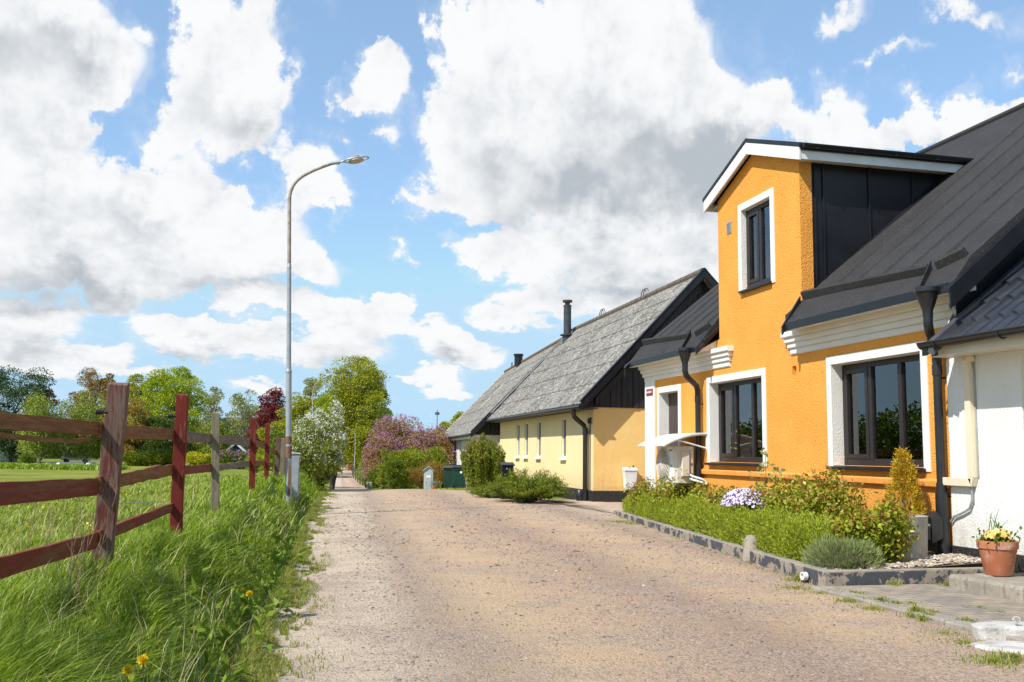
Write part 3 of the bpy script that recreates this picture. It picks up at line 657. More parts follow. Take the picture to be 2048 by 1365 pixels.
for s in (-1, 1):
    w = MB()
    ye = 14.12+s*1.62
    w.hexa([(7.281, 14.12, 6.32), (7.281, ye, dz(ye, -.08)), (7.281, ye, dz(ye, -.10)), (7.281, 14.12, 6.29)], [(7.399, 14.12, 6.32), (7.399, ye, dz(ye, -.08)), (7.399, ye, dz(ye, -.10)), (7.399, 14.12, 6.29)])
    w.box(7.40, 10.0, 12.506 if s < 0 else 15.51, 12.73 if s < 0 else 15.734, 5.66, 5.68)
    w.build('dormer_soffit', M['cream_pipe'], oh)
for y in (12.43, 15.81):
    w = MB(); V = []; F = []; n = 10
    for x in (7.29, 10.35):
        for k in range(n+1):
            a = math.pi+math.pi*k/n; V.append((x, y+.06*math.cos(a), 5.83+.06*math.sin(a)))
        for k in range(n+1):
            a = math.pi+math.pi*(n-k)/n; V.append((x, y+.055*math.cos(a), 5.83+.055*math.sin(a)))
    m = 2*(n+1)
    for k in range(m): F.append((k, (k+1) % m, m+(k+1) % m, m+k))
    w.add(V, F)
    w.add([(7.29, y+.06*math.cos(math.pi+math.pi*k/n), 5.83+.06*math.sin(math.pi+math.pi*k/n)) for k in range(n+1)], [tuple(range(n+1))])
    for x in (7.5, 8.1, 8.8, 9.5): w.box(x-.015, x+.015, y-.065, y+.065, 5.765, 5.775)
    w.build('dormer_gutter', M['black_plastic'], oh, smooth=True)
# vent grille on the dormer, street plate on the corner
w = MB(); w.box(OX-.015, OX+.01, 14.98, 15.14, 5.08, 5.28)
for k in range(8): w.box(OX-.022, OX-.014, 14.995, 15.125, 5.10+k*.021, 5.108+k*.021)
w.build('vent_grille', M['grey_metal'], oh)
M['sign_red'] = pbr('red_enamel', (.22, .02, .03), None, .4); 
sg = MB().box(OX-.045, OX-.031, 18.52, 18.86, 2.50, 2.63).build('street_plate', M['sign_red'], oh, bevel=.003)
w = MB()
for k, wd in enumerate((.03, .022, .026, .022, .03, .022, .022, .026)):
    y = 18.83-k*.034; w.box(OX-.0475, OX-.0455, y-wd*.8, y, 2.548+(.0 if k else 0), 2.583 if k in (1, 2, 4, 6) else 2.595)
w.build('lettering', M['white_paint'], sg)
# two rain pipes with funnels
def rainpipe(yf, yw, zb):
    w = MB(); x0 = 6.99
    w.lathe([(.055, 2.86), (.056, 2.93), (.075, 2.98), (.125, 3.13), (.142, 3.135), (.142, 3.185), (.13, 3.19), (.12, 3.14), (.06, 3.0)], (x0, yf, 0), 24)
    pts = [(x0, yf, 2.90), (x0, yf, 2.82)]
    c = [(x0, yf, 2.78), (x0+.03, yf+(yw-yf)*.08, 2.70), (x0+.10, yf+(yw-yf)*.3, 2.64), (x0+.20, yf+(yw-yf)*.65, 2.585), (x0+.28, yf+(yw-yf)*.92, 2.53), (x0+.31, yw, 2.45), (x0+.31, yw, 2.38)]
    w.tube(pts+c, .052, 16); w.tube([(x0+.31, yw, 2.42), (x0+.31, yw, zb)], .048, 16)
    for z in (2.36, 1.02): w.tube([(x0+.31, yw, z), (x0+.31, yw, z-.12)], .056, 16)
    for z in (2.2, .86): w.box(x0+.31, OX, yw-.012, yw+.012, z, z+.02)
    return w
w = rainpipe(9.37, 9.66, .28)
w.tube([(7.30, 9.66, .92), (7.30, 9.66, .28)], .070, 18)
w.hexa([(7.25, 9.59, .64), (7.25, 9.73, .64), (7.25, 9.73, .42), (7.25, 9.59, .42)], [(7.10, 9.58, .60), (7.10, 9.74, .60), (7.10, 9.74, .36), (7.10, 9.58, .36)])
w.tube([(7.22, 9.66, .64), (7.11, 9.66, .60)], .078, 16); w.tube([(7.30, 9.66, .34), (7.30, 9.66, .18)], .085, 16)
dp = w.build('rain_pipe', M['black_plastic'], oh, smooth=True)
w = MB(); w.box(7.095, 7.102, 9.61, 9.71, .40, .57); w.build('leaf_trap', M['interior'], dp)
rainpipe(16.04, 16.20, .3).build('rain_pipe', M['black_plastic'], oh, smooth=True)


# ------------------------------------------------------------------ white house at the right edge
wh = thing('white_house', 'white plastered house with a black metal tile porch roof at the right edge', 'house', (7.36, 8.9, 0))
WX = 7.36
w = MB(); w.box(WX, 12, 8.45, 9.585, -.3, 2.42); w.box(8.55, 12.0, 4.2, 8.449, -.3, 2.6)
w.build('wall', M['white_plaster'], wh, bevel=.01)
MB().box(WX-.02, WX+.004, 8.44, 9.58, -.3, .34).build('plinth', M['black_plinth'], wh, bevel=.01)
w = MB(); w.add([(7.0, 9.43, 2.415), (7.0, 3.5, 2.415), (8.6, 3.5, 2.415), (8.6, 9.43, 2.415)], [(0, 1, 2, 3)])
w.box(6.975, 7.0, 3.5, 9.20, 2.41, 2.56); w.hexa([(7.0, 9.18, 2.42), (7.36, 9.42, 2.42), (7.36, 9.42, 2.95), (7.0, 9.18, 2.56)], [(7.0, 9.20, 2.42), (7.37, 9.45, 2.42), (7.37, 9.45, 2.95), (7.0, 9.20, 2.56)])
w.build('soffit', M['cream_pipe'], wh)
M['tile'] = pbr('black_tile_sheet', (.022, .024, .030), (.034, .037, .046), .30, 3, metal=.0, spec=.7, rv=.1)
def wz(x): return 2.52+.785*(x-6.92)
# pressed sheet tiles: waves across, a step every 35 cm up the slope
V = []; F = []; ysn = np.linspace(3.5, 9.10, 360); L = math.hypot(1, .785); rows = []
x = 6.86
while x < 10.2:
    rows.append((x, .045)); rows.append((x+.30, .010)); x += .30; rows.append((x+.001, .008))
    rows[-1] = (x, .012)
prof = .040*np.abs(np.sin(np.pi*ysn/.20))**.7
VV = []
for (x, up) in rows:
    wob = .016*np.sin(2*np.pi*ysn/.20)
    VV.append(np.stack([np.full_like(ysn, x)-wob*.6*(up > .04), ysn, wz(x)+up+prof], 1))
VV = np.array(VV); nr, nc = VV.shape[:2]; i = np.arange(nr*nc).reshape(nr, nc)
F = np.stack([i[:-1, :-1].ravel(), i[:-1, 1:].ravel(), i[1:, 1:].ravel(), i[1:, :-1].ravel()], 1)
mesh_np('roof', VV.reshape(-1, 3), F, M['tile'], wh, smooth=False)
w = MB()
w.hexa([(6.84, 9.10, wz(6.84)+.10), (6.84, 9.16, wz(6.84)+.12), (6.84, 9.20, wz(6.84)-.02), (6.84, 9.10, wz(6.84)-.06)], [(11, 9.10, wz(11)+.10), (11, 9.16, wz(11)+.12), (11, 9.20, wz(11)-.02), (11, 9.10, wz(11)-.06)])
w.build('verge_flashing', M['grey_flash'], wh, bevel=.004)
w = MB(); w.hexa([(6.84, 9.20, wz(6.84)+.08), (6.84, 9.29, wz(6.84)+.06), (6.84, 9.29, wz(6.84)-.05), (6.84, 9.20, wz(6.84)-.05)], [(11, 9.20, wz(11)+.08), (11, 9.29, wz(11)+.06), (11, 9.29, wz(11)-.05), (11, 9.20, wz(11)-.05)])
w.build('verge_channel', M['black_metal'], wh)
w = MB(); V = []; F = []; n = 12
for y in (3.5, 9.33):
    for k in range(n+1):
        a = math.pi+math.pi*k/n; V.append((6.87+.065*math.cos(a), y, 2.545+.065*math.sin(a)))
    for k in range(n+1):
        a = math.pi+math.pi*(n-k)/n; V.append((6.87+.058*math.cos(a), y, 2.545+.058*math.sin(a)))
m = 2*(n+1)
for k in range(m): F.append((k, (k+1) % m, m+(k+1) % m, m+k))
w.add(V, F); w.add([(6.87+.065*math.cos(math.pi+math.pi*k/n), 9.33, 2.545+.065*math.sin(math.pi+math.pi*k/n)) for k in range(n+1)], [tuple(range(n+1))])
w.tube([(6.805, 3.5, 2.548), (6.805, 9.33, 2.548)], .009, 6)
gt = w.build('gutter', M['black_plastic'], wh, smooth=True)
for y in (9.05, 8.1, 7.2):
    w = MB(); w.tube([(6.87+.072*math.cos(a), y, 2.545+.072*math.sin(a)) for a in np.linspace(math.pi, 2*math.pi, 10)], .008, 5)
    w.build('gutter_bracket', M['black_plastic'], gt)
# cream pipe trunking with an elbow, and a hose below it
w = MB(); x = WX-.045
w.box(x-.03, x+.04, 9.12, 9.21, 1.10, 2.30); w.hexa([(x-.03, 9.12, 1.10), (x-.03, 9.21, 1.10), (x+.04, 9.21, 1.10), (x+.04, 9.12, 1.10)], [(x-.03, 9.16, 1.00), (x-.03, 9.21, 1.09), (x+.04, 9.21, 1.09), (x+.04, 9.16, 1.00)]); w.box(x-.03, x+.04, 9.16, 9.62, 1.0, 1.088)
w.tube([(WX-.0, 9.13, 2.40), (WX-.03, 9.15, 2.385), (x-.002, 9.17, 2.36), (x-.002, 9.17, 2.26)], .055, 10)
w.build('pipe_trunking', M['trunking'], wh, bevel=.014)
w = MB(); w.tube([(WX-.03, 9.20, 1.0), (WX-.03, 9.20, .85), (WX-.03, 9.25, .76), (WX-.03, 9.36, .71), (WX-.03, 9.50, .66), (WX-.03, 9.56, .60)], .014, 8); w.tube([(WX-.012, 9.11, 2.4), (WX-.012, 9.11, 1.1)], .007, 6)
w.build('hose', M['grey_metal'], wh, smooth=True)


# ------------------------------------------------------------------ cottages beyond
def corrugated(x0, z0, x1, z1, y0, y1, rows, parent, name='roof', pitch=.146, amp=.022, mat='fibre', ov=.030):
    """rows of corrugated sheets climbing from (x0,z0) to (x1,z1); local coordinates"""
    n = int((y1-y0)/pitch*5); ysn = np.linspace(y0, y1, n); wv = amp*np.sin(2*np.pi*(ysn-y0)/pitch)
    nx, nz = -(z1-z0), (x1-x0); l = math.hypot(nx, nz); nx /= l; nz /= l
    P = []
    for r in range(rows):
        a, b = r/rows, (r+1)/rows
        for t, up in ((a-.006*(r > 0), ov), (b, 0.0)):
            P.append(np.stack([x0+(x1-x0)*t+nx*(wv+up), ysn, z0+(z1-z0)*t+nz*(wv+up)], 1))
    P = np.array(P); nr, nc = P.shape[:2]; i = np.arange(nr*nc).reshape(nr, nc)
    F = np.concatenate([np.stack([i[k, :-1], i[k, 1:], i[k+1, 1:], i[k+1, :-1]], 1) for k in range(0, nr-1)])
    V = P.reshape(-1, 3)
    und = V-np.array([nx, 0, nz])*.03                      # underside
    V = np.concatenate([V, und]); F = np.concatenate([F, F[:, ::-1]+nr*nc, np.stack([i[0, :-1]+nr*nc, i[0, 1:]+nr*nc, i[0, 1:], i[0, :-1]], 1)])
    return mesh_np(name, V, F, M[mat], parent, smooth=False, local=True)
def boards(mb, y, x0, x1, zb, ztop, wd=.16):
    """vertical boards on a gable at local y; ztop(x)"""
    x = x0; k = 0
    while x < x1:
        a, b = x, min(x+wd-.012, x1); 
        d = .018 if k % 2 else .0
        mb.add([(a, y-d, zb), (b, y-d, zb), (b, y-d, max(zb, ztop(b))), (a, y-d, max(zb, ztop(a))), (a, y+.03, zb), (b, y+.03, zb), (b, y+.03, max(zb, ztop(b))), (a, y+.03, max(zb, ztop(a)))],
               [(0, 1, 2, 3), (0, 4, 5, 1), (0, 3, 7, 4), (1, 5, 6, 2)])
        x += wd; k += 1
    mb.box(x0, x1, y+.02, y+.05, zb, zb+.02)
yo = (8.32, 25.23, 0)
yh = thing('yellow_house', 'pale yellow cottage with a corrugated grey roof and black boarded gable', 'house', yo, R(-1.75))
D, LEN = 6.1, 13.15; hx = D/2; sl = 1.07; ez = 2.62; ex = -.45
def yz(x): return ez+sl*(x-ex) if x < hx else ez+sl*(hx-ex)-sl*(x-hx)
WN = [(2.88, 3.42, 1.17, 2.37), (6.12, 6.70, 1.17, 2.37), (8.05, 8.62, 1.17, 2.37), (9.45, 10.0, 1.17, 2.37)]
w = MB(); holed(w, 0, 0, LEN, 0, 2.9, WN, .22)
w.build('front_wall', M['yellow_front'], yh, local=True)
w = MB()
w.add([(0, 0, 0), (D, 0, 0), (D, 0, 2.56), (0, 0, 2.56)], [(0, 1, 2, 3)]); w.add([(0, LEN, 0), (D, LEN, 0), (D, LEN, 2.9), (hx, LEN, yz(hx)-.1), (0, LEN, 2.9)], [(0, 1, 2, 3, 4)]); w.add([(D, 0, 0), (D, LEN, 0), (D, LEN, 2.9), (D, 0, 2.9)], [(0, 1, 2, 3)])
w.build('wall', M['yellow_side'], yh, local=True)
w = MB(); w.box(-.035, .0, -.035, LEN, -.2, .32); w.box(.0, D, -.036, .0, -.2, .319); w.build('plinth', M['black_plinth'], yh, bevel=.012, local=True)
for (a, b, c, d) in WN:
    f = MB(); X = .045
    f.box(X, X+.06, a, a+.045, c, d); f.box(X, X+.06, b-.045, b, c, d); f.box(X+.001, X+.059, a+.045, b-.045, c, c+.05); f.box(X+.001, X+.059, a+.045, b-.045, d-.045, d)
    fr = f.build('window', M['white_paint'], yh, bevel=.004, local=True)
    MB().box(X+.03, X+.035, a+.04, b-.04, c+.045, d-.04).build('pane', M['glass_far'], fr, local=True)
    MB().hexa([(-.09, a-.05, c-.07), (-.09, b+.05, c-.07), (-.09, b+.05, c-.01), (-.09, a-.05, c-.01)], [(X, a-.05, c-.06), (X, b+.05, c-.06), (X, b+.05, c+.02), (X, a-.05, c+.02)]).build('sill', M['white_paint'], fr, bevel=.004, local=True)
g = MB(); boards(g, -.03, .0, D, 2.56, lambda x: yz(x)-.12); g.build('gable_boards', M['black_boards'], yh, local=True)
g = MB(); boards(g, LEN-.02, .0, D, 2.56, lambda x: yz(x)-.12)
roof = corrugated(ex, ez, hx, ez+sl*(hx-ex), -.42, LEN+.25, 6, yh)
corrugated(D-ex, ez, hx, ez+sl*(hx-ex), -.42, LEN+.25, 6, yh, name='back_roof')
w = MB()                                                 # ridge capping with moss
for k in range(int((LEN+.6)/.5)):
    y = -.42+k*.5; w.lathe([(.0, 0), (.12, 0.0)], (0, 0, 0), 3) if False else None
    w.tube([(hx, y, ez+sl*(hx-ex)+.0), (hx, y+.51, ez+sl*(hx-ex)+.012)], [.12, .105], 10)
w.build('ridge_cap', pbr('mossy_ridge', (.16, .12, .08), (.10, .085, .06), .95, 6, bmp=.8, bscale=20), roof, local=True)
for ya, yb in ((-.47, -.43), (LEN+.26, LEN+.30)):          # barge: black boards and metal verge
    for s in (0, 1):
        w = MB()
        fx = (lambda x: x) if s == 0 else (lambda x: D-x)
        w.hexa([(fx(ex-.03), ya, ez+.08), (fx(ex-.03), yb, ez+.08), (fx(ex-.03), yb, ez-.16), (fx(ex-.03), ya, ez-.16)], [(fx(hx), ya, ez+sl*(hx-ex)+.10), (fx(hx), yb, ez+sl*(hx-ex)+.10), (fx(hx), yb, ez+sl*(hx-ex)-.16), (fx(hx), ya, ez+sl*(hx-ex)-.16)])
        w.hexa([(fx(ex-.05), ya-.02, ez+.09), (fx(ex-.05), yb+.10, ez+.09), (fx(ex-.05), yb+.10, ez+.05), (fx(ex-.05), ya-.02, ez+.05)], [(fx(hx), ya-.02, ez+sl*(hx-ex)+.115), (fx(hx), yb+.10, ez+sl*(hx-ex)+.115), (fx(hx), yb+.10, ez+sl*(hx-ex)+.075), (fx(hx), ya-.02, ez+sl*(hx-ex)+.075)])
        w.build('barge_board', M['black_metal'], yh, bevel=.004, local=True)
w = MB(); n = 20                                         # boxed verge soffit and rafter underside
w.hexa([(ex+.05, -.43, ez-.14), (ex+.05, .0, ez-.14), (ex+.05, .0, ez-.10), (ex+.05, -.43, ez-.10)], [(hx, -.43, ez+sl*(hx-ex)-.20), (hx, 0, ez+sl*(hx-ex)-.20), (hx, 0, ez+sl*(hx-ex)-.12), (hx, -.43, ez+sl*(hx-ex)-.12)])
w.hexa([(.0, -.20, 2.58), (.0, -.05, 2.58), (.0, -.05, 2.80), (.0, -.20, 2.80)], [(hx, -.20, ez+sl*(hx-ex)-.50), (hx, -.05, ez+sl*(hx-ex)-.50), (hx, -.05, ez+sl*(hx-ex)-.28), (hx, -.20, ez+sl*(hx-ex)-.28)])
w.box(ex+.02, .0, -.40, LEN+.1, 2.50, 2.53)
w.build('soffit', M['black_boards'], yh, local=True)
w = MB(); w.tube([(ex-.05, -.45, 2.545), (ex-.05, LEN+.2, 2.57)], .055, 10); w.build('gutter', M['black_metal'], yh, smooth=True, local=True)
w = MB(); w.tube([(ex-.03, .30, 2.56), (ex-.03, .30, 2.40), (ex+.0, .32, 2.30), (ex+.16, .38, 2.18), (ex+.30, .42, 2.08), (ex+.34, .42, 1.96), (ex+.34, .42, .05)], .065, 14)
for z in (2.0, 1.9, .35): w.tube([(ex+.34, .42, z), (ex+.34, .42, z-.07)], .078, 14)
w.tube([(ex+.34, .42, .30), (ex+.34, .42, .02)], .085, 12); w.box(ex+.34, .01, .40, .44, 1.88, 1.91); w.tube([(-.02, .26, 2.2), (-.02, .26, .3)], .012, 6); w.lathe([(.10, 0), (.12, .1), (.10, .3), (.06, .34)], (ex+.22, .50, .0), 12)
w.build('rain_pipe', M['black_plastic'], yh, smooth=True, local=True)
w = MB(); w.tube([(-.07, .16, 2.26), (-.07, .16, 2.12)], .05, 8); w.box(-.08, 0, .12, .22, 2.26, 2.28); w.build('lamp_bracket', M['black_metal'], yh, local=True)
M['ladder'] = pbr('dull_zinc', (.16, .165, .17), (.22, .225, .23), .7)
# roof ladder up the far verge, safety rings and the flue
w = MB()
for yy_ in (LEN-.35, LEN-.05):
    w.tube([(ex+.1+.09*-.73, yy_, ez+sl*.1+.16), (hx-.15, yy_, ez+sl*(hx-.15-ex)+.16)], .022, 6)
for k in range(17):
    x = ex+.15+k*(hx-ex-.3)/16; w.tube([(x-.06, LEN-.35, ez+sl*(x-ex)+.13), (x-.06, LEN-.05, ez+sl*(x-ex)+.13)], .014, 5)
    if k % 3 == 0:
        for yy_ in (LEN-.35, LEN-.05): w.tube([(x-.06, yy_, ez+sl*(x-ex)+.13), (x+.0, yy_, ez+sl*(x-ex)-.01)], .014, 5)
w.build('roof_ladder', M['ladder'], roof, local=True)
zr = ez+sl*(hx-ex)
for yy_ in (4.2, 8.9):
    w = MB()
    for dy in (0, .22): w.tube([(hx-.05, yy_+dy+.27*math.cos(a), zr+.02+.27*math.sin(a)) for a in np.linspace(0, math.pi, 14)], .014, 5)
    w.build('safety_ring', M['black_metal'], roof, smooth=True, local=True)
cx, cy = hx-.45, LEN-.62; zr_ = yz(cx)
w = MB(); w.lathe([(.20, zr_-.3), (.20, zr_+.15), (.30, zr_+.17), (.30, zr_+.21), (.155, zr_+.25), (.155, zr_+1.35), (.165, zr_+1.36), (.165, zr_+1.42), (.10, zr_+1.43), (.10, zr_+1.53), (.20, zr_+1.54), (.20, zr_+1.62), (.0, zr_+1.63)], (cx, cy, 0), 22)
w.build('chimney', pbr('grey_flue', (.045, .05, .055), (.07, .075, .08), .4, 4, metal=.3), roof, smooth=True, local=True)
w = MB(); w.box(.79, 1.17, -.10, -.001, .40, .44); 
# white cottage
wo_ = (8.06, 39.38, float(H(8.06, 39.4)))
wc = thing('white_cottage', 'low white cottage beyond the yellow one, with a grey corrugated roof', 'house', wo_, R(-5))
D2, L2 = 6.9, 16.5; gz = wo_[2]; e2 = 2.07-gz; x2 = -.35; h2 = D2/2; s2 = 1.04
def wz2(x): return e2+s2*(x-x2) if x < h2 else e2+s2*(h2-x2)-s2*(x-h2)
WN2 = [(3.2, 3.9, 1.0, 2.1), (7.4, 8.4, .2, 2.15), (12.4, 13.1, 1.0, 2.1)]
w = MB(); holed(w, 0, 0, L2, -.3, e2+.2, WN2, .2); w.add([(0, 0, -.3), (D2, 0, -.3), (D2, 0, e2-.05), (0, 0, e2-.05)], [(0, 1, 2, 3)]); w.add([(D2, 0, -.3), (D2, L2, -.3), (D2, L2, e2), (D2, 0, e2)], [(0, 1, 2, 3)])
w.add([(0, L2, -.3), (D2, L2, -.3), (D2, L2, e2), (h2, L2, wz2(h2)-.1), (0, L2, e2)], [(0, 1, 2, 3, 4)])
w.build('wall', M['white_plaster'], wc, local=True)
for i, (a, b, c, d) in enumerate(WN2):
    f = MB(); X = .08
    f.box(X, X+.06, a, a+.06, c, d); f.box(X, X+.06, b-.06, b, c, d); f.box(X+.001, X+.059, a+.06, b-.06, c, c+.06); f.box(X+.001, X+.059, a+.06, b-.06, d-.06, d); f.box(X+.002, X+.05, a+.06, b-.06, (c+d)/2-.02, (c+d)/2+.02)
    fr = f.build('door' if i == 1 else 'window', M['cream_pipe'], wc, local=True)
    MB().box(X+.03, X+.035, a+.05, b-.05, c+.05, d-.05).build('pane', M['glass_far' if i != 1 else 'grey_metal'], fr, local=True)
g = MB(); boards(g, -.03, .0, D2, e2-.05, lambda x: wz2(x)-.12); g.build('gable_boards', M['black_boards'], wc, local=True)
rf = corrugated(x2, e2, h2, e2+s2*(h2-x2), -.35, L2+.3, 6, wc); corrugated(D2-x2, e2, h2, e2+s2*(h2-x2), -.35, L2+.3, 6, wc, name='back_roof')
w = MB()
for ya, yb in ((-.42, -.36),):
    for s in (0, 1):
        fx = (lambda x: x) if s == 0 else (lambda x: D2-x)
        w.hexa([(fx(x2-.03), ya, e2+.10), (fx(x2-.03), yb, e2+.10), (fx(x2-.03), yb, e2-.20), (fx(x2-.03), ya, e2-.20)], [(fx(h2), ya, e2+s2*(h2-x2)+.12), (fx(h2), yb, e2+s2*(h2-x2)+.12), (fx(h2), yb, e2+s2*(h2-x2)-.2), (fx(h2), ya, e2+s2*(h2-x2)-.2)])
w.build('barge_board', M['black_metal'], wc, local=True)
w = MB(); w.hexa([(x2-.02, L2+.30, e2+.07), (x2-.02, L2+.36, e2+.07), (x2-.02, L2+.36, e2-.1), (x2-.02, L2+.30, e2-.1)], [(h2, L2+.30, e2+s2*(h2-x2)+.08), (h2, L2+.36, e2+s2*(h2-x2)+.08), (h2, L2+.36, e2+s2*(h2-x2)-.1), (h2, L2+.30, e2+s2*(h2-x2)-.1)])
w.box(x2+.02, .0, -.3, L2+.2, e2-.17, e2-.05); w.build('soffit', M['cream_pipe'], wc, local=True)
w = MB(); w.tube([(h2, -.4, e2+s2*(h2-x2)+.02), (h2, L2+.3, e2+s2*(h2-x2)+.02)], .11, 8); w.build('ridge_cap', pbr('rusty_ridge', (.20, .11, .06), (.13, .09, .06), .95, 6), rf, local=True)
w = MB(); w.tube([(x2-.02, L2+.1, e2-.02), (x2+.02, L2+.1, e2-.35), (-.08, L2-.05, e2-.6), (-.08, L2-.05, 0)], .07, 8); w.tube([(x2-.05, -.3, e2-.04), (x2-.05, L2+.3, e2-.02)], .05, 8); w.build('rain_pipe', M['black_plastic'], wc, smooth=True, local=True)
w = MB(); w.lathe([(.22, 0), (.22, .55), (.26, .56), (.26, .66), (.0, .68)], (h2-.2, 10.6, wz2(h2)-.2), 14); w.build('chimney', M['black_metal'], rf, smooth=True, local=True)
w = MB()
w.tube([(h2-.1, 13.6+.27*math.cos(a), wz2(h2)+.02+.27*math.sin(a)) for a in np.linspace(0, math.pi, 12)], .02, 5); w.build('safety_ring', M['black_metal'], rf, local=True)
w = MB(); w.hexa([(1.0, 8.3, wz2(1.0)+.06), (1.0, 8.45, wz2(1.0)+.06), (1.0, 8.45, wz2(1.0)), (1.0, 8.3, wz2(1.0))], [(2.2, 8.3, wz2(2.2)+.06), (2.2, 8.45, wz2(2.2)+.06), (2.2, 8.45, wz2(2.2)), (2.2, 8.3, wz2(2.2))]); w.build('roof_light', M['cream_pipe'], rf, local=True)


# ------------------------------------------------------------------ wooden fence
def woodmat(name, paint, wood, amt, along):
    m, t, b = newmat(name); b.inputs['Roughness'].default_value = .85; b.inputs['Specular IOR Level'].default_value = .2
    st = (60, 60, 3) if along == 'z' else (60, 3, 60); v = co(t, st); v1 = co(t, tuple(s*.12 for s in st))
    n = noi(t, v, .9, 6, .7); n1 = noi(t, v1, 2.0, 5, .7)
    wd = mixc(t, n.outputs[0], tuple(x*.55 for x in wood), tuple(min(1, x*1.35) for x in wood))
    pt = mixc(t, n.outputs[0], tuple(x*.7 for x in paint), tuple(x*1.25 for x in paint))
    k = mth(t, 'ADD', mth(t, 'MULTIPLY', n.outputs[0], .5), mth(t, 'MULTIPLY', n1.outputs[0], .5))
    c = mixc(t, sstep(t, k, amt-.06, amt+.06), pt, wd); t.links.new(c, b.inputs['Base Color'])
    bump(t, b, n.outputs[0], .7, .008); return m
RED = (.215, .030, .022); BRN = (.16, .062, .030); GRY = (.20, .165, .115); WBR = (.15, .10, .075)
M['post_red'] = woodmat('flaking_red_post', (.19, .030, .022), (.24, .15, .10), .60, 'z'); M['post_old'] = woodmat('weathered_red_post', (.16, .040, .032), (.19, .125, .095), .47, 'z')
M['post_grey'] = woodmat('grey_post', (.22, .18, .12), (.27, .23, .165), .5, 'z')
M['rail_red'] = woodmat('red_rail', (.20, .042, .022), (.20, .085, .035), .52, 'y'); M['rail_brown'] = woodmat('brown_rail', (.19, .080, .030), (.26, .125, .045), .5, 'y'); M['rail_grey'] = woodmat('grey_rail', (.15, .12, .085), (.22, .185, .14), .5, 'y')
fence = thing('wooden_fence', 'old post and rail fence with flaking red paint beside the grassy verge', 'fence', tuple(base(228, 6.81)))
def post(px_top, ytop, px_bot, D, wx, wy, mat, jag=0, lean=0):
    a = AT(px_bot, 1000, D); z0 = float(H(a.x, a.y))-.15
    # continue the visible axis down to the ground
    tp = AT(px_top, ytop, D); md = AT(px_bot, 1000, D)
    ax = (tp-md)/(tp.z-md.z); bt = md+ax*(z0-md.z)
    mb = MB(); rr = random.Random(int(px_top)); n = 5; rings = []
    V = []; F = []
    for i, t in enumerate(np.linspace(0, 1, 9)):
        c = bt.lerp(tp, t); jx, jy = rr.uniform(-.004, .004), rr.uniform(-.004, .004)
        for sx, sy in ((-1, -1), (1, -1), (1, 1), (-1, 1)):
            dz_ = 0
            if i == 8: dz_ = (rr.uniform(-jag, jag*.2) if jag else -.004*abs(sx+1))
            V.append((c.x+sx*wx/2+jx, c.y+sy*wy/2+jy, c.z+dz_))
    for i in range(8):
        for k in range(4): F.append((i*4+k, i*4+(k+1) % 4, i*4+4+(k+1) % 4, i*4+4+k))
    F.append((0, 3, 2, 1)); V.append(tuple(tp+Vector((0, 0, .012 if not jag else -.01))))
    for k in range(4): F.append((32+k, 32+(k+1) % 4, 36))
    mb.add(V, F)
    o = mb.build('post', M[mat], fence, bevel=.006)
    return o
POSTS = [(238, 765, 216, 6.81, .135, .10, 'post_old', .03), (366, 790, 355, 9.71, .115, .12, 'post_red', .0), (432, 826, 430, 12.85, .105, .05, 'post_grey', 0), (507, 836, 503, 19.0, .115, .07, 'post_red', 0),
         (535, 848, 532, 23.4, .11, .05, 'post_red', 0), (558, 874, 549, 27.2, .125, .10, 'post_old', .04), (566, 877, 564, 28.2, .12, .08, 'post_grey', 0), (572, 880, 571, 29.2, .08, .05, 'post_red', 0),
         (590, 889, 590, 33, .09, .06, 'post_red', 0), (597, 896, 598, 36, .09, .06, 'post_red', 0), (603, 903, 604, 38, .1, .06, 'post_old', 0)]
for p in POSTS: post(*p)
def rail(pa, pb, mat, th=.035, off=.085, wob=.006, seed=0, name='rail', n=14):
    """pa, pb: (px, ytop, ybottom, depth) of the two ends"""
    rr = random.Random(seed); ends = []
    for (px, yt, yb, D) in (pa, pb):
        t, b_ = AT(px, yt, D), AT(px, yb, D); ends.append((t, b_))
    V = []; F = []
    for i in range(n+1):
        s = i/n; t = ends[0][0].lerp(ends[1][0], s); b_ = ends[0][1].lerp(ends[1][1], s)
        w1, w2 = rr.uniform(-wob, wob), rr.uniform(-wob, wob)*.6
        V += [(t.x-off, t.y, t.z+w1), (t.x-off+th, t.y, t.z+w1*.8), (b_.x-off+th, t.y, b_.z+w2), (b_.x-off, t.y, b_.z+w2)]
    for i in range(n):
        for k in range(4): F.append((i*4+k, i*4+(k+1) % 4, i*4+4+(k+1) % 4, i*4+4+k))
    F += [(3, 2, 1, 0), (n*4, n*4+1, n*4+2, n*4+3)]
    return MB().add(V, F).build(name, M[mat], fence, bevel=.003)
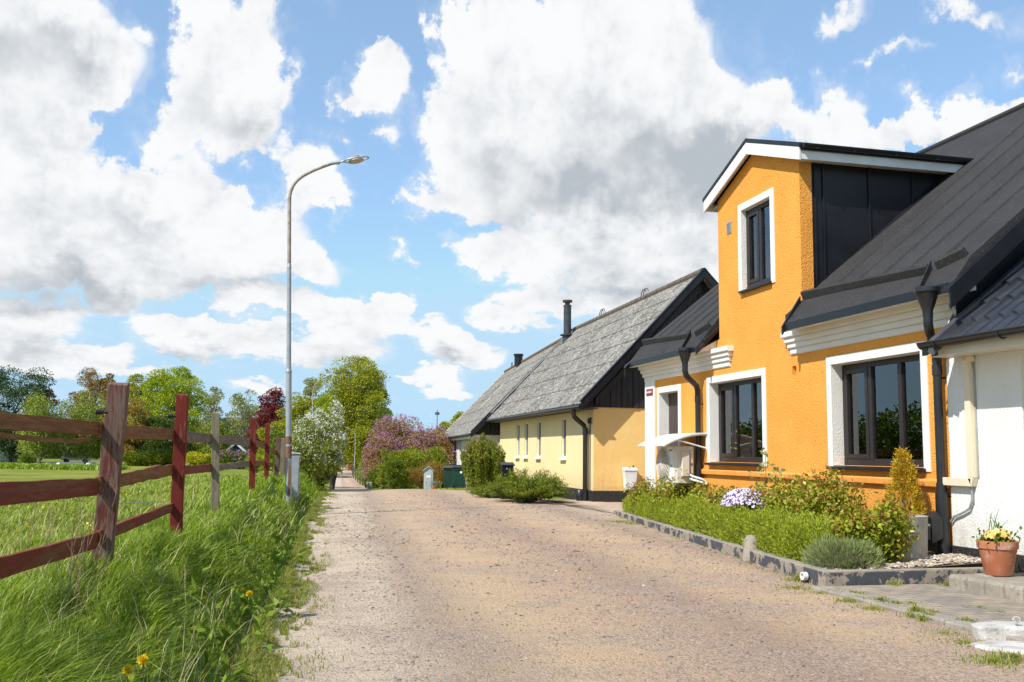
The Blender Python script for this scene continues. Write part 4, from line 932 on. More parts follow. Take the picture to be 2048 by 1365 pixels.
RAILS = [((-220, 800, 843, 3.40), (216, 845, 872, 6.75), 'rail_brown', .004), ((216, 846, 878, 6.7), (362, 859, 880, 9.75), 'rail_brown', .004), ((355, 861, 884, 9.7), (432, 868, 886, 12.9), 'rail_grey', .006),
         ((428, 869, 886, 12.8), (508, 877, 893, 19.2), 'rail_grey', .004), ((505, 878, 892, 19.0), (536, 885, 897, 23.6), 'rail_brown', .004), ((533, 885, 897, 23.4), (557, 901, 909, 27.4), 'rail_brown', .008),
         ((-220, 976, 1040, 3.40), (212, 957, 991, 6.7), 'rail_red', .004), ((216, 953, 984, 6.7), (358, 928, 950, 9.7), 'rail_brown', .012), ((355, 934, 953, 9.7), (432, 928, 944, 12.9), 'rail_red', .006),
         ((428, 932, 945, 12.8), (506, 921, 933, 19.1), 'rail_grey', .010), ((505, 921, 933, 19.0), (536, 922, 932, 23.6), 'rail_brown', .004), ((533, 923, 933, 23.4), (551, 926, 934, 27.2), 'rail_brown', .004),
         ((-220, 1178, 1240, 3.40), (212, 1066, 1096, 6.7), 'rail_red', .004), ((216, 1062, 1086, 6.7), (358, 1006, 1024, 9.7), 'rail_red', .004)]
for i, (a, b_, m_, wb) in enumerate(RAILS): rail(a, b_, m_, wob=wb, seed=i)
w = MB(); pts = [AT(-200, 862, 3.5), AT(0, 863, 4.45), AT(60, 874, 4.9), AT(120, 880, 5.5), AT(175, 883, 6.1), AT(210, 880, 6.6)]
for i in range(5):
    a, b_ = pts[i], pts[i+1]; q = .013
    w.hexa([(a.x-.10, a.y, a.z+q), (a.x-.085, a.y, a.z+q), (a.x-.085, a.y, a.z-q), (a.x-.10, a.y, a.z-q)], [(b_.x-.10, b_.y, b_.z+q), (b_.x-.085, b_.y, b_.z+q), (b_.x-.085, b_.y, b_.z-q), (b_.x-.10, b_.y, b_.z-q)])
w.build('loose_strip', M['rail_brown'], fence)
for (px, py, D, s) in ((207, 825, 6.6, .012), (346, 833, 9.5, .014)):        # black coil insulators on the field side of the posts
    p = AT(px, py, D); w = MB()
    for k in range(4): w.tube([p+Vector((-.012*k-.004, 0, 0)), p+Vector((-.012*k-.011, 0, 0))], s*1.6, 10)
    w.tube([p+Vector((.03, 0, 0)), p+Vector((-.05, 0, 0))], s*.9, 8)
    w.build('wire_insulator', M['black_plastic'], fence)
w = MB()
for k in range(2):
    a = AT(225, 1003-k*0, 6.9); b_ = AT(355, 1000, 9.75); w.tube([a+Vector((-.1, 0, -.02)), b_+Vector((-.1, 0, -.02))], .003, 4)
    break
w.build('fence_wire', M['grey_metal'], fence)

# ------------------------------------------------------------------ street lamps and cabinet
def lamp(px, D, ztop, arm, label, side=1, r=.062, tilt=.0, head='ring', rust=True, metal='grey_metal'):
    b0 = base(px, D); t = thing('street_lamp', label, 'street lamp', tuple(b0), 0, 'street lamps along the lane')
    hgt = ztop-b0.z; x, y, z = b0; dirx = math.cos(R(-6))*side; diry = math.sin(R(-6))*side
    tl = lambda zz: Vector((x-tilt*(zz), y, z+zz))
    w = MB(); s1, s2, s3 = .38*hgt, .68*hgt, .84*hgt
    w.tube([tl(-.2), tl(s1)], [r, r*.93], 18); w.tube([tl(s1-.02), tl(s1), tl(s1+.05)], [r*1.02, r*1.05, r*.8], 18); w.tube([tl(s1), tl(s2)], [r*.76, r*.68], 16)
    w.tube([tl(s2-.03), tl(s2+.06)], [r*.82, r*.62], 16)
    w.build('pole', M[metal], t, smooth=True)
    q_ = arm/.90; c0 = tl(hgt-.95*q_); s3 = hgt-.95*q_; pts = [tl(s2)]
    for u, v in ((0, 0), (.008, .10), (.03, .20), (.065, .30), (.115, .385), (.18, .46), (.27, .54), (.38, .61), (.52, .69), (.70, .775), (.90, .86)): pts.append(Vector((c0.x+dirx*u*q_, c0.y+diry*u*q_, c0.z+v*q_)))
    tip = pts[-1]
    MB().tube(pts, [r*.62]*2+[r*.54]*(len(pts)-2), 12).build('arm', M['rusted_arm' if rust else metal], t, smooth=True)
    # luminaire
    w = MB(); ux = Vector((dirx, diry, .22)).normalized(); uy = Vector((-diry, dirx, 0)).normalized(); uz = ux.cross(uy)
    w.tube([tip-ux*.04, tip+ux*.10], .036, 10); w.tube([tip+ux*.08, tip+ux*.16], .043, 10)
    w.build('clamp', M['grey_metal'], t, smooth=True)
    if head == 'ring':
        q = tip+ux*.16; Ltot = .62; w = MB(); ring = []
        for k in range(25):
            a = math.pi*.5+2*math.pi*k/24*1.0
            if a > math.pi*.5+1.9*math.pi: break
            ring.append(q+ux*(Ltot*.62+math.cos(a+math.pi/2)*Ltot*.40*-1)+uy*(.15*math.sin(a+math.pi/2)))
        o = [q]+[q+ux*(Ltot*.55-Ltot*.42*math.cos(a))+uy*.14*math.sin(a) for a in np.linspace(.12, math.pi*2-.12, 30)]+[q]
        w.tube(o, .017, 8); ld = w.build('lamp_head', M['grey_metal'], t, smooth=True)
        cc = q+ux*(Ltot*.55)-Vector((0, 0, .035)); w = MB()
        w.M = Matrix.Translation(cc) @ Matrix(((ux.x, uy.x, uz.x), (ux.y, uy.y, uz.y), (ux.z, uy.z, uz.z))).to_4x4()
        sg_ = 1 if uz.z > 0 else -1
        w.lathe([(.0, -.030*sg_), (.07, -.032*sg_), (.135, -.018*sg_), (.155, .0), (.15, .018*sg_), (.09, .04*sg_), (.075, .05*sg_), (.08, .10*sg_), (.05, .115*sg_), (0, .117*sg_)], (0, 0, 0), 22, sx=1.15)
        w.build('lens', M['lamp_lens'], ld, smooth=True)
    else:
        w = MB(); q = tip+ux*.14; w.M = Matrix.Translation(q+ux*.24) @ Matrix(((ux.x, uy.x, uz.x), (ux.y, uy.y, uz.y), (ux.z, uy.z, uz.z))).to_4x4()
        w.lathe([(0, -.05), (.14, -.04), (.2, 0), (.15, .04), (0, .06)], (0, 0, 0), 16, sx=1.4, sy=.7); w.build('lamp_head', M['grey_flash'], t, smooth=True)
    if rust and head == 'ring':
        for za, zb in ((.98, 1.22), ):
            w = MB(); w.tube([tl(za), tl(zb)], r*1.02, 18); w.build('rust_band', M['rust'], t, smooth=True)
        w = MB(); w.tube([tl(1.27), tl(1.42)], r*1.02, 18); w.build('rust_band', M['rust'], t, smooth=True)
        w = MB(); w.box(x-.028, x+.028, y-r*1.18, y-r*.7, z+.25, z+.85); w.build('service_hatch', M['rust'], t, bevel=.004)
    return t
M['rusted_arm'] = pbr('weathered_lamp_arm', (.30, .25, .20), (.40, .36, .31), .7, 6, c3=(.20, .13, .09), s3=14, a3=.3)
M['lamp_lens'] = pbr('clouded_lens', (.42, .36, .30), (.50, .46, .42), .3, 20)
lamp(581, 19.5, 7.31, .84, 'tall galvanised street lamp with a ring-shaped head, in the grass beside the grey cabinet', tilt=.034)
lamp(622, 74, 7.3, 1.45, 'distant street lamp rising behind the white blossom, its dark arm reaching right', r=.075, head='plain')
lamp(710, 131, 4.6, 1.35, 'small pale street lamp on the right side of the far lane, arm reaching left', side=-1, r=.075, head='plain', rust=False)
b0 = base(590, 21.3); cab = thing('utility_cabinet', 'grey metal utility cabinet standing in the grass behind the nearest street lamp', 'utility box', tuple(b0))
x, y, z = b0
MB().box(x-.15, x+.11, y-.13, y+.16, z, 1.22).build('cabinet_body', M['grey_metal'], cab, bevel=.008)
MB().box(x-.13, x+.09, y-.142, y-.131, z+.25, 1.16).build('door', M['grey_metal'], cab, bevel=.004)
MB().hexa([(x-.16, y-.15, 1.22), (x+.12, y-.15, 1.22), (x+.12, y+.17, 1.22), (x-.16, y+.17, 1.22)], [(x-.16, y-.15, 1.235), (x+.12, y-.15, 1.235), (x+.12, y+.17, 1.25), (x-.16, y+.17, 1.25)]).build('lid', M['grey_metal'], cab, bevel=.004)

# ------------------------------------------------------------------ bed wall, bollard, paving, step
M['concrete'] = pbr('old_concrete', (.36, .31, .245), (.27, .235, .19), .9, 3, c3=(.20, .17, .14), s3=24, a3=.3, bmp=.7, bscale=30)
def peel():
    m, t, b = newmat('peeling_black_paint'); v = co(t); b.inputs['Roughness'].default_value = .8
    n = noi(t, v, 3.2, 7, .68); n2 = noi(t, v, 16, 5, .65)
    cn = mixc(t, n2.outputs[0], (.20, .165, .13), (.42, .35, .27)); bl = mixc(t, n2.outputs[0], (.035, .038, .045), (.085, .09, .105))
    f = sstep(t, n.outputs[0], .485, .515); t.links.new(mixc(t, f, cn, bl), b.inputs['Base Color'])
    bump(t, b, mth(t, 'MULTIPLY_ADD', n2.outputs[0], .6, f), .6, .006); return m
M['peel'] = peel()
path = [(5.28, 8.78), (5.50, 10.07), (5.75, 11.7), (6.01, 13.3), (6.48, 16.4), (6.80, 18.3), (7.12, 20.2)]
kw = thing('bed_wall', 'low concrete wall with peeling black paint round the flower bed', 'garden wall', (5.3, 8.8, 0))
w = MB()
for i in range(len(path)-1):
    (xa, ya), (xb, yb) = path[i], path[i+1]; ha, hb = .17-.012*i, .17-.012*(i+1); e = .0015*(i % 2)
    w.hexa([(xa, ya, -.1), (xa+.13, ya, -.1), (xa+.13, ya, ha+e), (xa, ya, ha+e)], [(xb, yb-.003, -.1), (xb+.13, yb-.003, -.1), (xb+.13, yb-.003, hb+e), (xb, yb-.003, hb+e)])
w.hexa([(5.28, 8.78, -.1), (5.28, 8.91, -.1), (5.28, 8.91, .172), (5.28, 8.78, .172)], [(7.35, 8.84, -.1), (7.35, 8.97, -.1), (7.35, 8.97, .172), (7.35, 8.84, .172)])
w.build('painted_face', M['peel'], kw, bevel=.012)
w = MB()
for i in range(len(path)-1):
    (xa, ya), (xb, yb) = path[i], path[i+1]; ha, hb = .172-.012*i, .172-.012*(i+1)
    w.hexa([(xa+.004, ya, ha-.01), (xa+.126, ya, ha-.01), (xa+.126, ya, ha+.006), (xa+.004, ya, ha+.006)], [(xb+.004, yb-.004, hb-.01), (xb+.126, yb-.004, hb-.01), (xb+.126, yb-.004, hb+.006), (xb+.004, yb-.004, hb+.006)])
w.hexa([(5.41, 8.785, .16), (5.41, 8.905, .16), (5.41, 8.905, .180), (5.41, 8.785, .180)], [(7.34, 8.845, .16), (7.34, 8.965, .16), (7.34, 8.965, .180), (7.34, 8.845, .180)])
w.build('coping', M['concrete'], kw, bevel=.006)
w = MB(); w.lathe([(.030, 0), (.042, 0), (.042, .05), (.030, .05), (.030, .005)], (0, 0, 0), 16)
for i, p in enumerate(w.v): w.v[i] = (5.325-p[2], 9.20+p[0], .085+p[1])
w.build('drain_outlet', M['white_paint'], kw, smooth=True)
M['soil'] = pbr('dry_soil', (.14, .10, .07), (.20, .15, .10), .95, 5, bmp=.9, bscale=25, bdist=.03)
w = MB(); pts = [(5.40, 8.90), (5.62, 10.07), (5.87, 11.7), (6.13, 13.3), (6.60, 16.4), (6.92, 18.3), (7.25, 20.0)]
w.add([(5.40, 8.90, .13), (7.36, 8.96, .16), (7.5, 8.96, .24), (7.5, 9.0, .24)], [(0, 1, 2, 3)])
for i in range(len(pts)-1): w.add([(pts[i][0], pts[i][1], .13-.01*i), (7.5, pts[i][1], .24), (7.5, pts[i+1][1], .24), (pts[i+1][0], pts[i+1][1], .13-.01*(i+1))], [(0, 1, 2, 3)])
tag(w.build('flower_bed_soil', M['soil']), kind='structure')
bo = MB(); bo.lathe([(.115, -.1), (.112, .12), (.100, .24), (.080, .30), (.045, .335), (0, .345)], (5.72, 11.15, 0), 12)
for i, p in enumerate(bo.v): k = .012*math.sin(p[0]*61+p[2]*23)+.01*math.sin(p[1]*47-p[2]*31); bo.v[i] = (p[0]+k, p[1]+k*.5, p[2]+k*.6)
tag(bo.build('stone_bollard', M['concrete'], smooth=True), 'rough round-topped stone post standing against the bed wall beside the gravel', 'bollard')
def pav():
    m, t, b = newmat('paving_bricks'); v = co(t); b.inputs['Roughness'].default_value = .9
    br = t.nodes.new('ShaderNodeTexBrick'); br.inputs['Scale'].default_value = 1.0; br.inputs['Brick Width'].default_value = .21; br.inputs['Row Height'].default_value = .105; br.inputs['Mortar Size'].default_value = .006
    t.links.new(v, br.inputs['Vector']); n = noi(t, v, 2.5, 7, .7); n2 = noi(t, v, 30, 5, .7)
    c = mixc(t, sstep(t, n.outputs[0], .42, .60), (.42, .34, .25), (.27, .235, .20)); c = mixc(t, mth(t, 'MULTIPLY', n2.outputs[0], .35), c, (.18, .15, .13))
    br.inputs['Color1'].default_value = (1, 1, 1, 1); br.inputs['Color2'].default_value = (.86, .86, .86, 1); br.inputs['Mortar'].default_value = (.45, .42, .36, 1)
    c = mixc(t, 1.0, c, br.outputs[0], 'MULTIPLY'); t.links.new(c, b.inputs['Base Color']); bump(t, b, mth(t, 'MULTIPLY_ADD', n2.outputs[0], .3, br.outputs['Fac']), -.5, .006); return m
M['paving'] = pav()
w = MB(); w.box(5.30, 8.5, 2.5, 8.78, -.1, .040); tag(w.build('pavement', M['paving']), kind='structure')
rr = random.Random(3); w = MB(); y = 8.76
while y > 3.0:
    l = .49; q = rr.uniform(-.008, .008); xx = 5.12-.00*(8.76-y); w.box(xx+q, xx+.175+q, y-l+.008, y, -.1, .046+rr.uniform(-.006, .006)); y -= l
tag(w.build('pavement_kerb', M['concrete'], bevel=.014), kind='structure')
st = MB(); y = 8.50
while y > 3.5:
    st.box(6.45+rr.uniform(-.008, .008), 6.72, y-.245, y-.004, -.1, .175+rr.uniform(-.004, .004)); y -= .25
for k in range(3): st.box(6.72+k*.25, 6.72+k*.25+.246, 8.27, 8.50, -.1, .176)
st.box(6.70, 8.5, 3.5, 8.28, -.1, .168)
tag(st.build('entrance_step', M['concrete'], bevel=.03), 'worn concrete block step along the white wall, carrying the flowerpot', 'step')
M['limed_stone'] = pbr('flaking_limewash', (.56, .54, .50), (.42, .40, .37), .9, 4, c3=(.28, .25, .21), s3=9, a3=.35, bmp=.8, bscale=18, bdist=.02)
for i, (pts, lab) in enumerate(((((5.02, 6.36), (5.6, 6.32), (6.6, 6.05), (6.5, 5.75), (5.5, 5.95), (4.98, 6.2)), 'white painted stone slab lying flat on the edge of the paving, the farther of two'),
                             (((4.76, 6.08), (4.95, 6.12), (5.5, 5.8), (5.6, 5.35), (5.2, 5.3), (4.72, 5.88)), 'white painted stone slab sunk in the gravel, the nearer of two'))):
    rq = random.Random(5+i); z0 = (.045 if i == 0 else -.02); h_ = z0+.065-.015*i; ring = []
    for k in range(len(pts)):
        p, q = pts[k], pts[(k+1) % len(pts)]
        for u in (0, .25, .5, .75): ring.append((p[0]+(q[0]-p[0])*u+rq.uniform(-.018, .018), p[1]+(q[1]-p[1])*u+rq.uniform(-.018, .018)))
    n = len(ring); cx = sum(p[0] for p in ring)/n; cy = sum(p[1] for p in ring)/n
    V = [(p[0], p[1], -.05) for p in ring]+[(p[0]+rq.uniform(-.01, .01), p[1], h_-.02+rq.uniform(-.006, .006)) for p in ring]+[(cx+(p[0]-cx)*.93, cy+(p[1]-cy)*.90, h_+rq.uniform(-.005, .004)) for p in ring]+[(cx, cy, h_+.003)]
    F = [(k+o, (k+1) % n+o, (k+1) % n+o+n, k+o+n) for o in (0, n) for k in range(n)]+[(2*n+k, 2*n+(k+1) % n, 3*n) for k in range(n)]
    tag(MB().add(V, F).build('stone_slab', M['limed_stone'], bevel=.006), lab, 'stone slab')

# ------------------------------------------------------------------ heat pump and its canopy
hp = thing('heat_pump', 'white outdoor heat pump unit with a round fan grille, on the orange wall', 'heat pump', (7.05, 16.6, .80))
M['hp_white'] = pbr('white_enamel', (.78, .79, .78), None, .4); M['hp_cream'] = pbr('cream_cover', (.62, .56, .47), (.66, .60, .50), .5)
MB().box(6.87, 7.20, 16.32, 17.08, .80, 1.46).build('casing', M['hp_white'], hp, bevel=.012)
MB().box(6.875, 7.20, 16.16, 16.318, .80, 1.458).build('side_panel', M['hp_cream'], hp, bevel=.014)
w = MB(); w.hexa([(6.95, 16.158, 1.36), (7.10, 16.158, 1.36), (7.10, 16.158, .92), (6.95, 16.158, .92)], [(6.96, 16.11, 1.34), (7.09, 16.11, 1.34), (7.09, 16.11, .93), (6.96, 16.11, .93)]); w.box(7.125, 7.17, 16.14, 16.16, .98, 1.38); w.build('valve_cover', M['hp_cream'], hp, bevel=.006)
MB().box(7.13, 7.16, 16.134, 16.142, 1.12, 1.16).build('label_plate', M['grey_flash'], hp)
w = MB(); cy, cz = 16.77, 1.13
for r_ in np.arange(.04, .29, .022): w.tube([(6.845-.02*(1-(r_/.29)**2), cy+r_*math.cos(a), cz+r_*math.sin(a)) for a in np.linspace(0, 2*math.pi, 40)], .0035, 4, cap=False)
for k in range(22):
    a = k/22*2*math.pi; w.tube([(6.843-.02*(1-(s/.29)**2), cy+s*math.cos(a+s*2.4), cz+s*math.sin(a+s*2.4)) for s in np.linspace(.04, .29, 8)], .0045, 4)
w.tube([(6.862, cy+.295*math.cos(a), cz+.295*math.sin(a)) for a in np.linspace(0, 2*math.pi, 44)], .014, 6, cap=False); w.lathe([(.045, 0), (.045, .01), (0, .012)], (0, 0, 0), 14)
for i in range(len(w.v)-14*3, len(w.v)): p = w.v[i]; w.v[i] = (6.825-p[2], cy+p[0], cz+p[1])
w.build('fan_grille', M['hp_cream'], hp)
w = MB(); w.lathe([(.28, 0), (.28, .004), (0, .004)], (0, 0, 0), 30)
for i, p in enumerate(w.v): w.v[i] = (6.867-p[2], cy+p[0], cz+p[1])
w.build('fan_recess', M['grey_flash'], hp)
w = MB(); w.box(6.866, 6.869, 16.36, 16.50, 1.37, 1.395); w.build('name_badge', M['grey_flash'], hp)
M['teal'] = pbr('teal_sticker', (.20, .50, .48), None, .5)
w = MB(); w.box(6.866, 6.869, 16.43, 16.475, 1.08, 1.13); w.build('sticker', M['teal'], hp)
w = MB(); w.box(6.866, 6.869, 16.36, 16.405, 1.08, 1.13); w.build('sticker', M['teal'], hp)
for y in (16.35, 16.95):
    w = MB(); w.box(6.86, 7.40, y-.02, y+.02, .755, .80); w.box(7.36, 7.40, y-.02, y+.02, .45, .755); w.build('bracket', M['hp_white'], hp, bevel=.003)
w = MB()
for dz_ in (0, .06): w.tube([(7.1, 16.15, .90+dz_), (7.14, 16.10, .87+dz_), (7.30, 16.02, .82+dz_), (7.38, 16.0, .80)], .02, 8)
w.build('hose', M['hp_white'], hp, smooth=True)
cn = thing('wall_canopy', 'curved white canopy on struts over the heat pump', 'canopy', (7.39, 16.4, 1.5))
w = MB(); n = 12; V = []; F = []
for y in (15.98, 17.26):
    for k in range(n+1):
        s = k/n; V.append((7.39-.82*s, y, 1.70-.22*s*s)); 
    for k in range(n, -1, -1):
        s = k/n; V.append((7.39-.82*s, y, 1.675-.22*s*s))
m_ = 2*(n+1)
for k in range(m_): F.append((k, (k+1) % m_, m_+(k+1) % m_, m_+k))
F.append(tuple(range(m_))[::-1]); F.append(tuple(range(m_, 2*m_)))
w.add(V, F); w.build('canopy_sheet', M['white_paint'], cn)
for y in (16.02, 17.22):
    w = MB(); w.tube([(7.39, y, 1.42), (6.80, y, 1.565)], .016, 6); w.tube([(7.38, y, 1.40), (7.38, y, 1.68)], .016, 6); w.tube([(7.39-.82*s, y, 1.665-.22*s*s) for s in np.linspace(0, 1, 10)], .014, 6); w.build('strut', M['white_paint'], cn)
# ------------------------------------------------------------------ things in front of the yellow house
def yl(x, y, z=0): return MWX[yh] @ Vector((x, y, z))
p = yl(.98, -.14, .36); wb = thing('wall_bin', 'small white lidded box on the yellow gable wall', 'bin', tuple(p), R(-1.75))
MB().hexa([(-.14, -.085, 0), (.14, -.085, 0), (.14, .10, 0), (-.14, .10, 0)], [(-.18, -.12, .50), (.18, -.12, .50), (.18, .10, .50), (-.18, .10, .50)]).build('bin_body', M['hp_white'], wb, bevel=.01, local=True)
ld = MB().hexa([(-.195, -.14, .50), (.195, -.14, .50), (.195, .10, .50), (-.195, .10, .50)], [(-.185, -.13, .555), (.185, -.13, .555), (.185, .10, .60), (-.185, .10, .60)]).build('lid', M['hp_white'], wb, bevel=.01, local=True)
w = MB(); w.lathe([(.02, .58), (.02, .64), (0, .645)], (.12, .06, 0), 10); w.build('knob', M['black_plastic'], ld, local=True)
w = MB(); w.box(-.06, .03, -.06, -.03, .575, .586); w.build('handle', M['grey_flash'], ld, local=True)
g0 = base(1015, 27.6); bm = thing('letterbox', 'black metal letterbox with a sloping lid among the shrubs by the yellow house', 'letterbox', tuple(g0), R(-4))
MB().hexa([(-.17, -.13, .0), (.17, -.13, .0), (.17, .16, 0), (-.17, .16, 0)], [(-.165, -.12, .94), (.165, -.12, .94), (.165, .16, .99), (-.165, .16, .99)]).build('box_body', M['black_metal'], bm, bevel=.012, local=True)
MB().hexa([(-.20, -.16, .94), (.20, -.16, .94), (.20, .18, 1.0), (-.20, .18, 1.0)], [(-.195, -.155, .97), (.195, -.155, .97), (.195, .18, 1.04), (-.195, .18, 1.04)]).build('lid', M['black_metal'], bm, bevel=.01, local=True)
w = MB(); w.box(-.05, -.01, -.126, -.121, .84, .88); w.build('number_plate', M['grey_metal'], bm, local=True)
# wheeled bins
M['bin_green'] = pbr('dark_green_plastic', (.010, .045, .030), (.014, .055, .038), .45, 3, spec=.4); M['bin_lid'] = pbr('black_bin_lid', (.016, .018, .026), None, .5); M['rubber'] = pbr('rubber', (.015, .015, .015), None, .8)
def wheelie(px, D, rz_, label, sticker=True):
    g = base(px, D); t = thing('wheeled_bin', label, 'wheeled bin', tuple(g), rz_, 'green wheeled bins')
    MB().hexa([(-.22, -.22, .06), (.22, -.22, .06), (.22, .20, .06), (-.22, .20, .06)], [(-.29, -.30, .98), (.29, -.30, .98), (.29, .33, .98), (-.29, .33, .98)]).build('bin_body', M['bin_green'], t, bevel=.03, local=True)
    l = MB(); l.hexa([(-.31, -.33, .98), (.31, -.33, .98), (.31, .36, .98), (-.31, .36, .98)], [(-.29, -.30, 1.06), (.29, -.30, 1.06), (.27, .30, 1.10), (-.27, .30, 1.10)]); l.build('lid', M['bin_lid'], t, bevel=.02, local=True)
    w = MB(); w.tube([(-.27, -.37, 1.0), (.27, -.37, 1.0)], .016, 8); w.box(-.27, -.25, -.37, -.28, .98, 1.01); w.box(.25, .27, -.37, -.28, .98, 1.01); w.build('handle', M['bin_lid'], t, local=True)
    for s in (-1, 1):
        w = MB(); w.lathe([(.0, -.03), (.08, -.03), (.09, -.02), (.155, -.03), (.17, 0), (.155, .03), (.09, .02), (.08, .03), (0, .03)], (0, 0, 0), 20)
        for i, p_ in enumerate(w.v): w.v[i] = (s*.27+p_[2], -.36+p_[0], .17+p_[1])
        w.build('wheel', M['rubber'], t, smooth=True, local=True)
    w = MB(); w.lathe([(.05, 0), (.05, .004), (0, .005)], (0, 0, 0), 16)
    for i, p_ in enumerate(w.v): w.v[i] = (.08+p_[0], -.292-p_[2], .80+p_[1])
    if sticker: w.build('round_sticker', M['white_paint'], t, local=True)
    return t
wheelie(903, 41.9, R(-22), 'dark green wheeled bin partly hidden at the left of its twin, by the red-leaved hedge', False)
wheelie(920, 41.0, R(-14), 'dark green wheeled bin with a round white sticker beside the upright conifer')
# grey letterbox shaped like a little house
g = base(858, 41.2); t = thing('post_box', 'tall pale grey letterbox shaped like a little house beside the red-leaved hedge', 'letterbox', tuple(g), R(-8))
M['pale_grey'] = pbr('pale_grey_paint', (.36, .41, .43), (.42, .46, .48), .6, 5)
w = MB(); w.prism([(-.19, 0), (.19, 0), (.19, .86), (.0, 1.00), (-.19, .86)], 'y', -.15, .25); w.build('box_body', M['pale_grey'], t, bevel=.006, local=True)
w = MB()
for s in (-1, 1): w.hexa([(0, -.20, 1.05), (s*.25, -.20, .85), (s*.25, -.20, .82), (0, -.20, 1.015)], [(0, .30, 1.05), (s*.25, .30, .85), (s*.25, .30, .82), (0, .30, 1.015)])
w.build('roof', M['grey_metal'], t, local=True)
MB().box(-.13, .13, -.162, -.151, .04, .78).build('door', M['pale_grey'], t, bevel=.004, local=True)
MB().box(-.10, .10, -.168, -.163, .56, .66).build('name_plate', M['white_paint'], t, local=True)
MB().box(-.11, -.09, -.175, -.163, .34, .38).build('handle', M['black_metal'], t, local=True)
def pot(mat, c, r0, r1, h, rim, parent, name='pot'):
    w = MB(); w.lathe([(0, .0), (r0*.95, 0), (r0, .01), (r1*.94, h-rim), (r1, h-rim+.002), (r1*1.03, h-.012), (r1*1.02, h), (r1*.90, h), (r1*.88, h-.04), (0, h-.045)], c, 36)
    return w.build(name, M[mat], parent, smooth=True)
M['terracotta'] = pbr('terracotta', (.40, .125, .055), (.46, .17, .085), .8, 5, c3=(.50, .34, .27), s3=7, a3=.25, bmp=.15)


# ------------------------------------------------------------------ foliage
def unit(v): return v/np.maximum(np.linalg.norm(v, axis=1, keepdims=True), 1e-9)
def leafmesh(name, P, L, W, mat, parent=None, dirs=None, up=0.0, rs=None, fold=0.0):
    g = rs or rng; n = len(P)
    d = g.normal(size=(n, 3)) if dirs is None else dirs+g.normal(size=(n, 3))*.35
    d[:, 2] += up; d = unit(d); s = unit(np.cross(d, g.normal(size=(n, 3))))
    L = np.broadcast_to(L, (n,))[:, None]*g.uniform(.7, 1.3, (n, 1)); W = np.broadcast_to(W, (n,))[:, None]*g.uniform(.7, 1.3, (n, 1))
    V = np.stack([P, P+d*L*.5+s*W*.5, P+d*L, P+d*L*.5-s*W*.5], 1).reshape(-1, 3)
    return mesh_np(name, V, np.arange(4*n).reshape(n, 4), mat, parent)
def shell(g, n, c, r, lo=.55, flat=.8, bias=.25):
    """n points near the surface of a clump at c with radius r"""
    d = unit(g.normal(size=(n, 3))+np.array([0, 0, bias])); k = g.uniform(lo, 1.0, (n, 1))**.6
    p = d*k*r; p[:, 2] *= flat; return p+c, d
G_ = {}; LEAFGAIN = 1.5
def lm(name, *cols, **k):
    if name not in ('white_petals', 'lilac_flowers', 'violet_petals', 'dandelion', 'pansy_yellow', 'pansy_white2', 'pansy_violet'): cols = [tuple(min(.8, v*LEAFGAIN) for v in c) for c in cols]
    if name not in G_: G_[name] = leafmat(name, list(cols), **k)
    return G_[name]
YG = ((.20, .24, .012), (.27, .32, .018), (.14, .19, .014), (.33, .36, .03))
lm('lime_leaves', *((.20, .21, .010), (.28, .28, .014), (.13, .15, .010), (.34, .33, .022)))
lm('maple_leaves', *((.20, .26, .010), (.29, .35, .015), (.13, .17, .008), (.36, .38, .02)))
lm('green_leaves', *((.07, .115, .008), (.12, .17, .012), (.05, .08, .006), (.18, .22, .02)))
lm('fir_needles', *((.022, .050, .010), (.038, .075, .014), (.014, .030, .008), (.05, .09, .02)), trans=.1)
lm('birch_leaves', *((.15, .19, .018), (.21, .25, .03), (.11, .14, .015), (.28, .30, .05)))
lm('bronze_leaves', *((.20, .11, .030), (.27, .17, .05), (.14, .09, .025), (.22, .20, .04)))
lm('copper_leaves', *((.13, .018, .020), (.18, .03, .028), (.07, .012, .014), (.20, .05, .03)))
lm('orange_leaves', *((.30, .16, .03), (.24, .20, .03), (.18, .10, .025), (.34, .24, .05)))
lm('pale_leaves', *((.20, .22, .07), (.26, .27, .10), (.15, .17, .05), (.30, .28, .12)))
lm('blue_green_leaves', *((.06, .13, .04), (.10, .19, .06), (.04, .08, .03)))
lm('dark_leaves', *((.025, .045, .005), (.045, .075, .008), (.07, .105, .012)))
lm('lilac_flowers', *((.40, .17, .28), (.48, .24, .35), (.32, .12, .21), (.54, .32, .43)), trans=.25)
lm('white_petals', *((.78, .76, .68), (.70, .68, .58), (.82, .80, .74)), trans=.3)
lm('hedge_green', *((.15, .19, .010), (.22, .25, .012), (.09, .12, .008), (.29, .30, .03)))
lm('hedge_red', *((.24, .07, .02), (.30, .12, .03), (.12, .12, .015), (.16, .18, .02)))
M['bark'] = pbr('bark', (.085, .065, .048), (.13, .10, .075), .95, 6, (1, 1, .3), bmp=.8, bscale=12, bdist=.03)
M['birch_bark'] = pbr('birch_bark', (.55, .52, .47), (.30, .27, .24), .9, 3)

